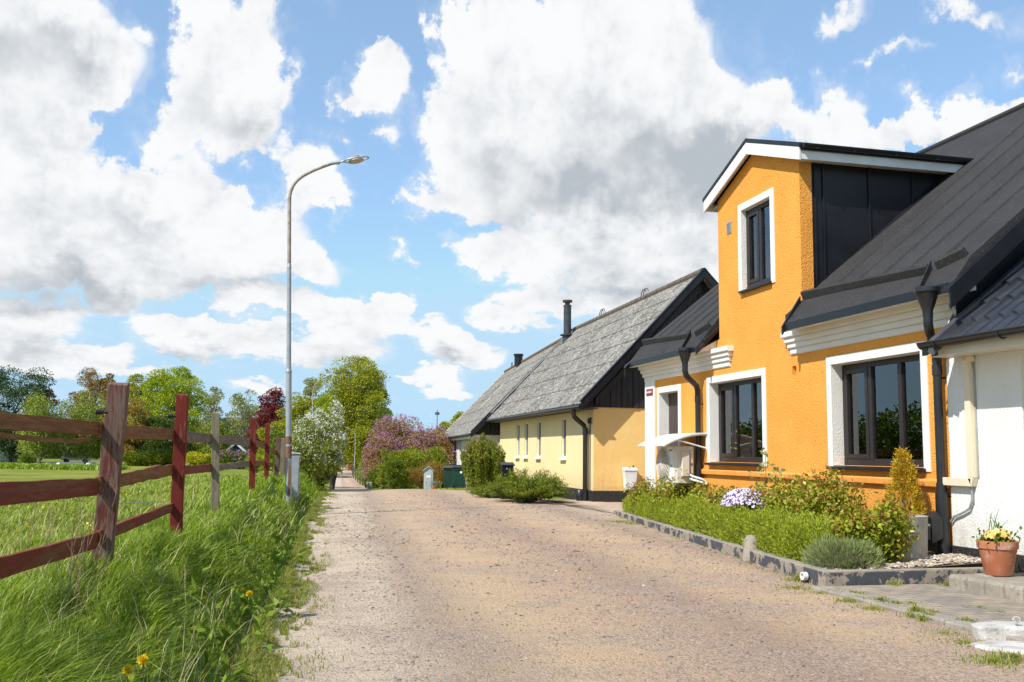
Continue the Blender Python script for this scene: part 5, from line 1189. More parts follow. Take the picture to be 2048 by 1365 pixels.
def crown_centres(g, K, kind, Hh, W, t0):
    out = []
    while len(out) < K:
        t = g.uniform(t0, 1.0)
        u = (t-t0)/(1-t0)
        if kind == 'round': r = math.sqrt(max(0, 1-(2*u-.92)**2/1.16))
        elif kind == 'lime': r = min(1, 1.25*(1-u)**.62)*(.72+.28*min(1, u*4))
        elif kind == 'cone': r = (1-u)**.9+.06
        elif kind == 'column': r = .55+.45*math.sin(math.pi*min(1, u*1.05))
        elif kind == 'spread': r = math.sqrt(max(0, 1-(1.6*u-.9)**2))
        else: r = .9*math.sqrt(max(0, 1-(1.9*u-1)**2))
        if g.uniform() > r: continue
        a = g.uniform(0, 2*math.pi); q = g.uniform(.25, 1)**.5*r*(.85+.25*math.sin(3*a+K))
        out.append((q*math.cos(a)*W/2, q*math.sin(a)*W/2, t*Hh, q/max(r, .01)))
    return np.array(out)
def tree(name, label, cat, px, D, ytop, wpx, kind='round', mat='green_leaves', K=70, n=9000, t0=.22, leaf=None, cr=.13, trunk=True, bark='bark', seed=1, droop=0, group=None, sparse=1.0, limbs=16, basez=None, extra=None, parent_part='crown', aspect=.55):
    g = np.random.default_rng(seed); b = base(px, D); top = AT(px, ytop, D).z; Hh = top-b.z; W = wpx/FPX*D
    t = thing(name, label, cat, tuple(b), 0, group); o = np.array(b)
    n = int(n*2.1); K = int(K*1.25)
    C = crown_centres(g, K, kind, Hh*.96, W*.90, t0); per = max(8, n//K); P = []; DD = []
    leaf = leaf or 3.5*D/FPX
    for c in C:
        r = cr*W*g.uniform(.7, 1.35)*(.8 if kind in ('cone',) else 1)
        p, d = shell(g, per, c[:3], r, .35, .62 if kind != 'fir' else .3, .35); P.append(p); DD.append(d)
    P = np.concatenate(P); DD = np.concatenate(DD)
    if droop:
        k = g.uniform(0, 1, len(P)); P[:, 2] -= droop*Hh*k**1.5; DD[:, 2] -= .8
        P[:, 2] = np.maximum(P[:, 2], .1*Hh)
    keep = g.uniform(size=len(P)) < sparse; P, DD = P[keep], DD[keep]
    leafmesh(parent_part, P+o, leaf, leaf*aspect, G_[mat], t, dirs=DD*.6, rs=g)
    if extra:
        for (nm, m2, cnt, lo) in extra:
            sel = C[g.integers(0, len(C), cnt//6)]; Q = np.concatenate([sel[:, :3]+g.normal(size=(len(sel), 3))*cr*W*.55 for _ in range(6)])
            Q = Q[(Q[:, 2] > lo*Hh)]; leafmesh(nm, Q+o, leaf*.9, leaf*.6, G_[m2], t, rs=g)
    if trunk:
        w = MB(); r0 = max(.02*Hh, .03); bv = Vector(b)
        th = .62*Hh if kind != 'cone' else .9*Hh
        ptsr = [bv+Vector((g.normal()*.01*Hh*(i > 0), g.normal()*.01*Hh*(i > 0), -.2+th*i/6)) for i in range(7)]
        w.tube(ptsr, [r0*(1-.11*i) for i in range(7)], 9)
        idx = g.choice(len(C), min(limbs, len(C)), replace=False)
        for i in idx:
            c = bv+Vector(C[i][:3]); s = ptsr[int(np.clip(C[i][2]/th*6-1.6, 1, 5))]
            mid = s.lerp(c, .5)+Vector((0, 0, .04*Hh)); w.tube([s, s.lerp(mid, .5)+Vector((0, 0, .01*Hh)), mid, c], [r0*.38, r0*.3, r0*.22, r0*.08], 6)
        w.build('trunk', M[bark], t, smooth=True)
    return t
# --- trees across the meadow, left to right
tree('cedar_tree', 'dark green cedar with layered branches at the left edge', 'tree', 22, 165, 738, 175, 'spread', 'fir_needles', 80, 16000, .06, cr=.13, seed=11)
tree('copper_beech', 'small dark purple crown showing between the cedar and the weeping birch', 'tree', 82, 190, 768, 75, 'round', 'copper_leaves', 24, 2500, .3, seed=12)
tree('weeping_birch', 'weeping birch with trailing bright green branches right of the cedar', 'tree', 80, 150, 776, 105, 'round', 'birch_leaves', 46, 10000, .28, seed=13, droop=.34, bark='birch_bark')
tree('poplar_tree', 'tall bronze-leaved tree rising behind the first tall fence post', 'tree', 178, 200, 732, 95, 'round', 'bronze_leaves', 60, 8000, .15, seed=14, sparse=.8)
tree('poplar_tree', 'dark bronze tree top just left of the nearest fence post', 'tree', 212, 195, 738, 60, 'lime', 'bronze_leaves', 40, 5000, .15, seed=15)
tree('weeping_birch', 'weeping birch with a pale trunk left of the nearest fence post', 'tree', 172, 155, 772, 105, 'round', 'birch_leaves', 46, 10000, .25, seed=16, droop=.34, bark='birch_bark')
tree('maple_tree', 'wide bright yellow-green maple, the largest tree across the meadow', 'tree', 345, 170, 731, 160, 'round', 'maple_leaves', 95, 18000, .16, seed=17, limbs=26)
tree('maple_tree', 'yellow-green tree crown just right of the nearest fence post', 'tree', 272, 178, 742, 100, 'round', 'lime_leaves', 60, 9000, .2, seed=18)
tree('cherry_tree', 'orange-leaved tree in front of the big maple beside the nearest fence post', 'tree', 258, 150, 795, 100, 'round', 'orange_leaves', 50, 8000, .2, seed=19)
tree('shade_tree', 'dark green tree under the big maple between two red posts', 'tree', 318, 150, 835, 130, 'round', 'dark_leaves', 60, 9000, .05, seed=20)
tree('bare_tree', 'thin half-bare tree with fine branches right of the big maple', 'tree', 425, 185, 766, 75, 'lime', 'pale_leaves', 46, 3200, .3, seed=21, sparse=.75, limbs=40)
tree('birch_tree', 'sparse pale birch with a white trunk above the blue gable', 'tree', 487, 175, 776, 100, 'round', 'pale_leaves', 56, 5000, .25, seed=22, bark='birch_bark', limbs=44, sparse=.8)
tree('shade_tree', 'olive green tree behind the grey fence post', 'tree', 425, 160, 845, 90, 'round', 'birch_leaves', 40, 5000, .1, seed=23)
tree('copper_beech', 'deep red copper beech behind the middle of the fence', 'tree', 541, 150, 764, 88, 'lime', 'copper_leaves', 90, 12000, .10, seed=24, cr=.15)
tree('shade_tree', 'yellow-green small tree behind the red posts near the lamp', 'tree', 548, 95, 838, 70, 'round', 'lime_leaves', 40, 6000, .08, seed=25)
tree('ash_tree', 'airy grey-green tree top between the lamp post and the lime tree', 'tree', 622, 190, 752, 80, 'round', 'pale_leaves', 50, 4500, .3, seed=26, limbs=36, sparse=.8)
tree('maple_tree', 'yellowish tree beside the second street lamp, behind the white blossom', 'tree', 600, 110, 790, 90, 'round', 'lime_leaves', 55, 8000, .12, seed=27)
tree('maple_tree', 'bright green tree left of the lime tree over the lane', 'tree', 650, 120, 776, 80, 'round', 'maple_leaves', 50, 7000, .1, seed=28)
tree('lime_tree', 'tall domed yellow-green lime tree at the end of the lane', 'tree', 710, 142, 709, 158, 'round', 'lime_leaves', 150, 30000, .06, seed=29, limbs=34, cr=.145)
tree('oak_tree', 'blue-green tree right of the tall lime tree', 'tree', 752, 165, 772, 80, 'round', 'blue_green_leaves', 50, 7000, .2, seed=30)
tree('shade_tree', 'dark tree closing the view at the end of the lane', 'tree', 728, 160, 845, 100, 'round', 'dark_leaves', 50, 8000, .02, seed=31)
tree('shade_tree', 'dark green tree over the left side of the far lane', 'tree', 672, 175, 850, 60, 'round', 'dark_leaves', 40, 5000, .02, seed=32)
tree('garden_tree', 'olive conifer behind the white cottage roof, the left of two', 'tree', 888, 85, 838, 60, 'round', 'lime_leaves', 40, 5000, .1, seed=33)
tree('garden_tree', 'olive conifer behind the white cottage roof, the right of two', 'tree', 917, 88, 820, 66, 'lime', 'lime_leaves', 44, 6000, .1, seed=34)

# --- shrubs and hedges
def bush(name, label, cat, c, rx, ry, h, mat, n=6000, leaf=.05, K=26, cr=.42, seed=1, group=None, flat=.75, up=.2, aspect=.55, stems=True, z0=.12, core=None, lo=.4, extra=None, top=None):
    g = np.random.default_rng(seed); t = thing(name, label, cat, tuple(c), 0, group); o = np.array(c, float)
    C = []
    while len(C) < K:
        d = unit(g.normal(size=(1, 3)))[0]
        k = g.uniform(.5, .85); kk = 1.0 if d[2] > 0 else .85; C.append((d[0]*rx*k*kk, d[1]*ry*k*kk, h*.46+d[2]*h*.50*k))
    C = np.array(C); per = n//K; P = []; DD = []
    m_ = min(rx, ry, h*.6)
    for c_ in C:
        p, d = shell(g, per, c_, cr*m_*g.uniform(.8, 1.3), lo, flat, .3); P.append(p); DD.append(d)
    P = np.concatenate(P); DD = np.concatenate(DD); k = P[:, 2] > z0*h*.3; P, DD = P[k], DD[k]
    leafmesh('foliage', P+o, leaf, leaf*aspect, G_[mat], t, dirs=DD*.7, up=up, rs=g)
    if extra:
        for (nm, m2, cnt, lf, lo_) in extra:
            q = C[g.integers(0, len(C), cnt)]; d = unit(g.normal(size=(cnt, 3))+np.array([0, 0, .5])); Q = q+d*cr*m_*1.12
            rr_ = (Q[:, 0]/rx)**2+(Q[:, 1]/ry)**2+((Q[:, 2]-h*.4)/(h*.6))**2; Q = Q[(Q[:, 2] > lo_*h) & (rr_ > .5)]
            rp = 9 if 'lilac' in m2 else 5; Q = np.repeat(Q[:len(Q)*5//rp], rp, 0)+g.normal(size=(len(Q)*5//rp*rp, 3))*np.array([.75, .75, 1.15])*lf*.8
            leafmesh(nm, Q+o, lf, lf*.8, G_[m2], t, rs=g)
    if stems:
        w = MB()
        for i in g.choice(len(C), min(9, len(C)), replace=False):
            c_ = C[i]; w.tube([Vector(o)+Vector((c_[0]*.15, c_[1]*.15, -.05)), Vector(o)+Vector((c_[0]*.5, c_[1]*.5, c_[2]*.5)), Vector(o+c_)], [.014*h+.004, .01*h+.003, .003*h+.001], 5)
        w.build('stems', M['bark'], t)
    return t
def P2(px, D): return base(px, D)
bush('blossom_shrub', 'tall shrub covered in white blossom between the cabinet and the lane', 'shrub', P2(645, 33), .80, 1.1, 3.0, 'birch_leaves', 14000, .075, 46, .34, 41, z0=.05, extra=[('blossom', 'white_petals', 1500, .05, .25)])
bush('blossom_shrub', 'lower shrub with white blossom just behind the cabinet', 'shrub', P2(618, 31), .75, .9, 2.3, 'birch_leaves', 9000, .07, 30, .38, 42, z0=.05, extra=[('blossom', 'white_petals', 800, .05, .3)])
bush('blossom_spray', 'upright spray of white blossom topping the shrubs by the lane', 'shrub', P2(667, 34.5), .33, .4, 3.45, 'birch_leaves', 4000, .07, 26, .6, 43, z0=.05, extra=[('blossom', 'white_petals', 800, .05, .4)])
bush('lilac_bush', 'lilac bush with few pale flowers behind the lamp and fence', 'shrub', P2(598, 42), 1.5, 1.2, 2.9, 'green_leaves', 8000, .10, 34, .4, 44, extra=[('flowers', 'lilac_flowers', 160, .06, .5)])
bush('lilac_bush', 'great rounded lilac in full purple flower beyond the crest of the lane', 'shrub', P2(800, 49), 1.75, 1.8, 3.55, 'orange_leaves', 26000, .09, 80, .34, 45, z0=.05, extra=[('flowers', 'lilac_flowers', 7500, .06, .28)])
bush('lilac_bush', 'lilac in bud with brownish leaves between the purple lilac and the white cottage', 'shrub', P2(855, 50), 1.9, 1.6, 3.2, 'orange_leaves', 22000, .09, 64, .36, 46, z0=.05, extra=[('flowers', 'lilac_flowers', 3000, .06, .5)])
bush('lilac_bush', 'lower lilac branches with purple flowers hanging over the lane', 'shrub', P2(752, 47), .65, 1.0, 2.7, 'orange_leaves', 7000, .08, 34, .4, 47, z0=.05, extra=[('flowers', 'lilac_flowers', 1300, .055, .2)])
bush('hedge_bush', 'bright yellow-green bush below the lilac beyond the crest', 'shrub', P2(812, 45.0), 1.0, .9, 2.05, 'hedge_green', 11000, .075, 40, .36, 48, z0=.0)
bush('hedge_bush', 'bright green bush behind the red-leaved hedge', 'shrub', P2(850, 46.5), 1.35, .9, 2.35, 'hedge_green', 10000, .075, 40, .36, 49, z0=.0)
bush('laurel_bush', 'dark glossy laurel bush left of the red-leaved hedge', 'shrub', P2(788, 42.8), .40, .5, 1.62, 'green_leaves', 7000, .06, 30, .42, 50, z0=-.3)
bush('hedge_bush', 'narrow yellow-green bush at the left end of the hedges', 'shrub', P2(768, 43.6), .30, .4, 2.0, 'hedge_green', 5000, .06, 22, .5, 51, z0=-.3)
bush('round_hedge', 'rounded clipped hedge with copper-red leaves behind the grey letterbox', 'hedge', P2(862, 43.6), 1.25, .8, 1.42, 'hedge_red', 15000, .045, 52, .36, 52, z0=-.3)
bush('garden_bush', 'soft green bush over the rail fence right of the lane', 'shrub', P2(737, 52), .62, .9, 1.75, 'birch_leaves', 7000, .07, 30, .4, 53, z0=-.3)
bush('garden_bush', 'low green bush under the lilac at the lane corner', 'shrub', P2(752, 45.5), .38, .6, 1.0, 'green_leaves', 4000, .06, 20, .45, 54, z0=-.3)
bush('upright_yew', 'upright golden-tipped yew beside the black letterbox', 'shrub', P2(965, 31.5), .78, .8, 1.92, 'hedge_green', 5000, .06, 40, .34, 55, z0=-.3)
lm('yew_needles', (.12, .15, .010), (.17, .20, .014), (.06, .09, .008), (.20, .20, .025)); lm('yew_tips', (.40, .22, .06), (.34, .24, .05), (.30, .15, .05))
g = np.random.default_rng(56); yw = [o for o in bpy.data.objects if o.name.startswith('upright_yew')][0]; fo = [o for o in bpy.data.objects if o.parent == yw and o.name.startswith('foliage')][0]
bpy.data.objects.remove(fo); cpt = np.array(P2(965, 31.5)); N = 260; V = []
for i in range(N):                                            # upright shoots
    a = g.uniform(0, 2*math.pi); q = math.sqrt(g.uniform(0, 1)); hx_ = (1.25+.7*(1-q)**.6)*g.uniform(.75, 1.02); x, y = q*.72*math.cos(a), q*.72*math.sin(a)
    zz = g.uniform(.02, 1, 150)**.8; r_ = .07*(1-zz*.75); aa = g.uniform(0, 2*math.pi, 150)
    V.append(np.stack([x*(.55+.5*zz)+r_*np.cos(aa), y*(.55+.5*zz)+r_*np.sin(aa), zz*hx_], 1))
V = np.concatenate(V); leafmesh('foliage', V+cpt, .06, .028, G_['yew_needles'], yw, up=1.1, rs=g)
T = V.reshape(N, 150, 3)[:, :, :]; tp = np.concatenate([T[i][np.argsort(T[i][:, 2])[-7:]] for i in range(N)]); leafmesh('shoot_tips', tp+cpt, .05, .02, G_['yew_tips'], yw, up=1.5, rs=g)
# spreading juniper: sprays of fine needles
lm('juniper', (.08, .115, .006), (.14, .17, .009), (.045, .07, .005), (.22, .23, .018))
def spray_bush(name, label, cat, c, rx, ry, h, mat, K, per, sp, seed, leaf=.04, group=None, aspect=.35):
    g = np.random.default_rng(seed); t = thing(name, label, cat, tuple(c), 0, group); o = np.array(c, float); P = []; w = MB()
    for k in range(K):
        a = g.uniform(0, 2*math.pi); q = g.uniform(.1, 1)**.5; e = np.array([q*rx*math.cos(a), q*ry*math.sin(a), h*(1-.55*q*q)*g.uniform(.45, 1.05)])
        s = np.array([e[0]*.15, e[1]*.15, 0.0]); d = e-s; m = g.uniform(.35, 1.06, per)[:, None]; arcz = np.sin(m[:, 0]*2.2)*.18*h
        p = s+d*m; p[:, 2] += arcz*.3; p += g.normal(size=(per, 3))*np.array([sp, sp, sp*.45]); P.append(p)
        if k % 3 == 0: w.tube([Vector(o+s), Vector(o+s+d*.5), Vector(o+e)], [.012, .008, .003], 5)
    P = np.concatenate(P); P[:, 2] = np.maximum(P[:, 2], .02)
    leafmesh('foliage', P+o, leaf, leaf*aspect, G_[mat], t, up=.25, rs=g); w.build('stems', M['bark'], t); return t
spray_bush('juniper', 'wide spreading golden-green juniper along the yellow house wall', 'shrub', P2(1065, 26.0)+Vector((-.15, 0, 0)), 1.10, 1.6, .88, 'juniper', 170, 200, .048, 57, .055)
spray_bush('juniper', 'low green juniper spilling over the white edging stones', 'shrub', P2(1010, 28.6)+Vector((-.3, 0, 0)), .8, .9, .40, 'juniper', 80, 150, .045, 58, .05)
lm('bluish_leaves', (.14, .18, .09), (.20, .24, .13), (.10, .13, .06)); lm('violet_petals', (.20, .10, .45), (.30, .16, .60), (.14, .06, .30)); lm('pansy_white', (.75, .72, .80), (.65, .60, .75), (.30, .08, .45), (.25, .05, .40), trans=.2)
for i, (px, D, lab) in enumerate(((1050, 25.6, 'cushion of violet flowers at the gravel edge in front of the juniper'), (990, 28.2, 'grey-leaved cushion plant with violet flowers by the white stones'))):
    bush('cushion_plant', lab, 'plant', P2(px, D), .42, .3, .2, 'bluish_leaves', 1600, .05, 14, .5, 59+i, z0=-.5, extra=[('flowers', 'violet_petals', 120, .02, .3)], stems=False)
for i, (px, D, w_) in enumerate(((953, 31.3, .40), (978, 30.2, .30), (1007, 28.9, .34))):
    g0 = P2(px, D); mb = MB(); mb.box(g0.x-w_/2, g0.x+w_/2, g0.y-.12, g0.y+.12, g0.z-.05, g0.z+.12)
    tag(mb.build('edging_stone', M['white_plaster'], bevel=.03), ('white edging stone at the foot of the upright yew', 'white edging stone between yew and low juniper', 'white edging stone nearest the violet flowers')[i], 'stone', 'white stones edging the bed')
g = base(872, 40.6); t = thing('flower_pot', 'small terracotta pot with a pale plant beside the grey letterbox', 'plant pot', tuple(g)); pot('terracotta', tuple(g), .10, .15, .24, .05, t)
lmz = np.array(g)+np.array([0, 0, .26]); r_ = np.random.default_rng(60); leafmesh('plant', lmz+r_.normal(size=(260, 3))*np.array([.09, .09, .06]), .09, .03, G_['bluish_leaves'], t, up=.8, rs=r_)
g = base(741, 44.0); tag(MB().box(g.x-.12, g.x+.12, g.y-.12, g.y+.12, g.z-.05, g.z+.36).build('marker_stone', M['concrete'], bevel=.03), 'pale square stone at the lane corner below the lilac', 'stone')

# rail fence right of the lane
rf_ = thing('rail_fence', 'low dark wire fence with thin posts on the right of the far lane', 'fence', tuple(base(735, 56)))
ends = [(733, 57), (727, 62), (722, 68), (717, 75), (713, 84), (709, 94), (706, 104)]
for i, (px, D) in enumerate(ends):
    b0 = base(px, D); MB().box(b0.x-.05, b0.x+.05, b0.y-.05, b0.y+.05, b0.z-.1, b0.z+1.05).build('post', M['bark'], rf_)
    if i:
        for hh in (.45, .95): MB().tube([pb_+Vector((0, 0, hh)), b0+Vector((0, 0, hh))], .03, 6).build('rail', M['bark'], rf_)
    pb_ = b0
b0 = base(704, 140); tag(MB().box(b0.x-.5, b0.x+.5, b0.y-.3, b0.y+.3, b0.z, b0.z+2.2).build('gate_pillar', pbr('brick_red', (.26, .09, .05), (.20, .07, .04), .9, 4), bevel=.05), 'small brick-red pillar beside the far street lamp', 'pillar')
bush('far_hedge', 'clipped green hedge at the far end of the lane', 'hedge', P2(697, 172)+Vector((.5, 0, 0)), 1.6, 1.5, 2.8, 'hedge_green', 6000, .25, 30, .4, 61, z0=-.3, stems=False)
bush('far_hedge', 'dark hedge along the left side of the far lane', 'hedge', P2(652, 100), 1.0, 9.0, 3.4, 'green_leaves', 12000, .2, 60, .5, 62, z0=-.3, stems=False)
bush('lane_hedge', 'green hedge between the white blossom and the far lane', 'hedge', P2(643, 52), .7, 5.0, 2.6, 'green_leaves', 14000, .10, 60, .45, 63, z0=-.3, stems=False)
# meadow edge: clipped hedge, forsythia, pale lilac, round bush
bush('clipped_hedge', 'long clipped green hedge across the meadow behind the first two posts', 'hedge', P2(295, 148), 5.2, 1.2, 2.5, 'hedge_green', 14000, .26, 70, .5, 64, z0=-.3, stems=False, lo=.7)
lm('forsythia', (.45, .36, .01), (.38, .34, .02), (.22, .27, .02))
bush('forsythia_bush', 'yellow-flowering bush behind the grey fence post', 'shrub', P2(398, 145), 2.2, 1.4, 2.3, 'forsythia', 5000, .26, 30, .42, 65, z0=-.3, stems=False)
bush('green_bush', 'bright green rounded bush behind the yellow-flowering bush', 'shrub', P2(418, 152), 3.0, 1.5, 3.2, 'hedge_green', 6000, .28, 30, .42, 66, z0=-.3, stems=False)
bush('lilac_bush', 'broad pale pink lilac in front of the blue gable', 'shrub', P2(468, 140), 2.9, 1.8, 2.7, 'green_leaves', 8000, .26, 36, .42, 67, z0=-.3, stems=False, extra=[('flowers', 'lilac_flowers', 420, .22, .5)])
bush('green_bush', 'small dark round bush on the lawn at the left', 'shrub', P2(57, 138), 1.0, 1.0, 1.7, 'green_leaves', 3500, .18, 20, .45, 68, z0=-.3, stems=False)
bush('green_bush', 'yellow-green bush behind the two middle red posts', 'shrub', P2(515, 120), 1.5, 1.2, 2.6, 'hedge_green', 5000, .2, 30, .42, 69, z0=-.3, stems=False)
wood = []; rr = np.random.default_rng(70)
Q = []
for px in range(-150, 900, 9):
    D_ = rr.uniform(215, 260); b0 = base(px+rr.uniform(-4, 4), D_); hh = rr.uniform(6, 9.5) if px < 660 else rr.uniform(3, 5)
    p, d = shell(rr, 420, np.array([b0.x, b0.y, b0.z+hh*.5]), hh*.62, .5, .9, .3); Q.append(p)
tag(leafmesh('woodland', np.concatenate(Q), .8, .5, G_['dark_leaves'], rs=rr), kind='stuff')
Q = []
for k in range(64):                                          # tree belt off to the left, mirrored in the windows
    y = 46+k*.95; x = -33+rr.uniform(-2.5, 2.5); hh = rr.uniform(4.5, 6.8); p, d = shell(rr, 500, np.array([x, y, float(H(x, y))+hh*.5]), hh*.55, .4, 1.0, .2); Q.append(p)
tag(leafmesh('tree_belt', np.concatenate(Q), .42, .26, G_['green_leaves'], rs=rr), kind='stuff')
tag(None or MB().add([(-60, 500, -2), (300, 520, -2), (640, 560, -2)] + [(-60+i*35, 620+10*math.sin(i), 12+7*math.sin(i*.7+1)+3*math.sin(i*2.3)) for i in range(21)], [tuple([0, 1, 2]+list(range(23, 2, -1)))]).build('far_hills', pbr('far_hill', (.05, .07, .04), (.04, .05, .03), .95)), kind='structure')
# masts above the lilac
for px, yt, D, th, lab in ((873, 820, 300, .22, 'thin lattice mast with a dark top on the horizon above the lilac'), (861.5, 824, 200, .10, 'slim white pole on the horizon left of the dark mast')):
    b0 = base(px, D); tp = AT(px, yt, D).z; t = thing('radio_mast' if th > .15 else 'flag_pole', lab, 'mast' if th > .15 else 'pole', tuple(b0))
    MB().tube([b0, Vector((b0.x, b0.y, tp))], [th, th*.5], 6).build('mast_pole', M['grey_flash' if th > .15 else 'white_paint'], t)
    if th > .15: MB().tube([Vector((b0.x, b0.y, tp-1.5)), Vector((b0.x, b0.y, tp-.7))], .7, 8).build('antenna', M['grey_flash'], t)

# ------------------------------------------------------------------ houses and the car across the meadow
def cottage(px, D, w_, d_, wallh, ridge, wallm, roofm, label, rz_=0, name='cottage', gable_front=True, trim='white_paint'):
    b0 = base(px, D); t = thing(name, label, 'house', tuple(b0), rz_)
    w = MB(); w.prism([(-w_/2, -1), (w_/2, -1), (w_/2, wallh), (0, ridge), (-w_/2, wallh)], 'y', 0, d_); w.build('wall', M[wallm], t, local=True)
    w = MB()
    for s in (-1, 1): w.hexa([(0, -.5, ridge+.25), (s*(w_/2+.6), -.5, wallh-.35), (s*(w_/2+.6), -.5, wallh-.6), (0, -.5, ridge+.02)], [(0, d_+.5, ridge+.25), (s*(w_/2+.6), d_+.5, wallh-.35), (s*(w_/2+.6), d_+.5, wallh-.6), (0, d_+.5, ridge+.02)])
    w.build('roof', M[roofm], t, local=True)
    for s in (-1, 1):
        w = MB(); w.hexa([(0, -.6, ridge+.3), (s*(w_/2+.65), -.6, wallh-.3), (s*(w_/2+.65), -.6, wallh-.65), (0, -.6, ridge-.15)], [(0, -.5, ridge+.3), (s*(w_/2+.65), -.5, wallh-.3), (s*(w_/2+.65), -.5, wallh-.65), (0, -.5, ridge-.15)]); w.build('barge_board', M[trim], t, local=True)
    w = MB(); w.box(-.5, .5, -.05, .02, wallh*.35, wallh*.75); w.build('window', M['white_paint'], t, local=True)
    return t
M['blue_wall'] = pbr('blue_boards', (.02, .065, .16), (.03, .08, .19), .7, 2); M['red_brick'] = pbr('red_brick', (.25, .10, .06), (.32, .14, .09), .9, 2); M['red_tile'] = pbr('red_tile', (.25, .085, .045), (.18, .07, .04), .9, 2)
cottage(471, 160, 4.6, 8, 1.6, 3.75, 'blue_wall', 'grey_flash', 'blue gabled house with white barge boards behind the pale lilac')
cottage(402, 170, 4.2, 7, 2.6, 4.2, 'white_plaster', 'red_tile', 'pale house with a red tiled roof seen between the second and third posts', R(55))
cottage(322, 156, 6.4, 5, 2.1, 2.9, 'black_boards', 'grey_flash', 'dark low garden building under the big maple', 0, 'garden_building', trim='black_boards')
cottage(2, 165, 3.0, 5, 3.0, 3.9, 'grey_metal', 'grey_flash', 'small grey shed at the left edge across the lawn', 0, 'shed')
b0 = base(153, 168); car = thing('pickup_truck', 'silver grey pickup parked under the weeping birches across the meadow', 'pickup truck', tuple(b0), R(4))
M['car_paint'] = pbr('silver_paint', (.30, .33, .33), None, .3, metal=.5)
w = MB(); w.prism([(-2.3, .45), (2.35, .45), (2.4, .75), (2.3, 1.0), (1.25, 1.08), (.6, 1.12), (-2.3, 1.12)], 'y', -.9, .9); w.build('car_body', M['car_paint'], car, bevel=.06, local=True)
w = MB(); w.prism([(-1.9, 1.12), (1.2, 1.12), (.5, 1.68), (-1.6, 1.70)], 'y', -.8, .8); w.build('cabin', M['glass_far'], car, bevel=.06, local=True)
MB().box(-1.6, .45, -.78, .78, 1.69, 1.74).build('cabin_roof', M['black_metal'], car, bevel=.02, local=True)
for x in (-1.5, 1.5):
    for y in (-.86, .86):
        w = MB(); w.lathe([(0, -.1), (.36, -.1), (.38, 0), (.36, .1), (0, .1)], (0, 0, 0), 18)
        for i, p_ in enumerate(w.v): w.v[i] = (x+p_[0], y+p_[2], .38+p_[1])
        w.build('wheel', M['rubber'], car, local=True)
d0 = base(122, 150); d1 = base(180, 146); d2 = base(235, 170); d3 = base(125, 185)
patch('farm_drive', [d0, d1, d2, d3], M['tarmac'], .06)
BL = ('white painted boulder beside the small round bush on the lawn', 'white painted boulder under the left weeping birch, first of three', 'white painted boulder under the left weeping birch, middle of three', 'white painted boulder just left of the parked pickup', 'white painted boulder just right of the parked pickup', 'white painted boulder nearest the tall fence post, right of the pickup')
for i, px in enumerate((64, 98, 107, 119, 178, 190)):
    b0 = base(px, 146+4*(i % 3)); mb = MB(); mb.lathe([(.35, -.1), (.38, .1), (.25, .3), (0, .36)], tuple(b0), 8); tag(mb.build('boulder', M['white_paint']), BL[i], 'boulder', 'white painted boulders edging the farm drive')


# ------------------------------------------------------------------ planting in front of the orange house
lm('santolina', (.18, .22, .012), (.26, .30, .020), (.11, .145, .010), (.34, .36, .04), trans=.22)
lm('lavender', (.15, .20, .055), (.21, .26, .08), (.11, .14, .045), (.30, .27, .17), trans=.25)
lm('rose_leaves', (.08, .12, .006), (.15, .20, .010), (.25, .28, .014), (.20, .11, .02), (.32, .33, .03), trans=.28, rough=.4, spec=.35)
lm('rose_red', (.26, .07, .03), (.30, .14, .04), (.18, .07, .025), trans=.3)
lm('gold_needles', (.34, .22, .008), (.42, .28, .015), (.22, .14, .007), (.48, .34, .03), trans=.2)
lm('pansy_yellow', (.80, .50, .12), (.85, .62, .22), (.80, .38, .08), trans=.2)
lm('dandelion', (.85, .60, .01), (.90, .70, .02), trans=.1)
M['bed_shade'] = pbr('shaded_twig_core', (.05, .055, .025), (.07, .07, .035), .95, 20)  # solid core of twigs, the shade between the needles put into its colour
def cushion(name, label, cx, cy, z, rx, ry, h, mat, n, seed, L=.05, W=.005, group=None, cat='shrub'):
    """dense mound of fine upright needles"""
    g = np.random.default_rng(seed); t = thing(name, label, cat, (cx, cy, z), 0, group); o = np.array([cx, cy, z])
    d = unit(g.normal(size=(n, 3))); d[:, 2] = np.abs(d[:, 2]); d = np.sign(d)*np.abs(d)**.72; d[:, :2] *= 1.0
    lump = 1+.13*vnoise(d[:, 0]*3+seed, d[:, 1]*3+d[:, 2]*2, .8, seed)+.09*vnoise(d[:, 0]*9, d[:, 1]*9+d[:, 2]*7, .8, seed+1)
    k = g.uniform(.80, 1.0, n)*lump; p = d*np.array([rx, ry, h])*k[:, None]
    leafmesh('foliage', p+o, L, W, G_[mat], t, dirs=d*1.0+np.array([0, 0, .8]), rs=g)
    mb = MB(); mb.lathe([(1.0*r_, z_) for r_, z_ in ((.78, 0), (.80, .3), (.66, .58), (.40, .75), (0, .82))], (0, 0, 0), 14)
    mb.v = [(cx+p_[0]*rx, cy+p_[1]*ry, z+p_[2]*h) for p_ in mb.v]; mb.build('shaded_twigs', M['bed_shade'], t, smooth=True)
    return t
g = np.random.default_rng(80); t = thing('low_hedge', 'long low bright green clipped hedge just behind the bed wall', 'hedge', (6.2, 14.5, .1)); n = 150000
yy_ = 9.75+g.uniform(0, 1, n)**1.25*10.1; px_ = np.array([p[0] for p in path]); py_ = np.array([p[1] for p in path])
mound = np.abs(np.cos(np.pi*(yy_+.25*vnoise(yy_, yy_*0, 1.5, 70))/1.0))**.6; ths = g.uniform(0, math.pi, n); c_, s_ = np.cos(ths), np.sin(ths)
c_ = np.sign(c_)*np.abs(c_)**.6; s_ = s_**.6; endt = np.clip((yy_-9.7)/.35, .25, 1)**.5*np.clip((20.0-yy_)/.5, .3, 1)**.5
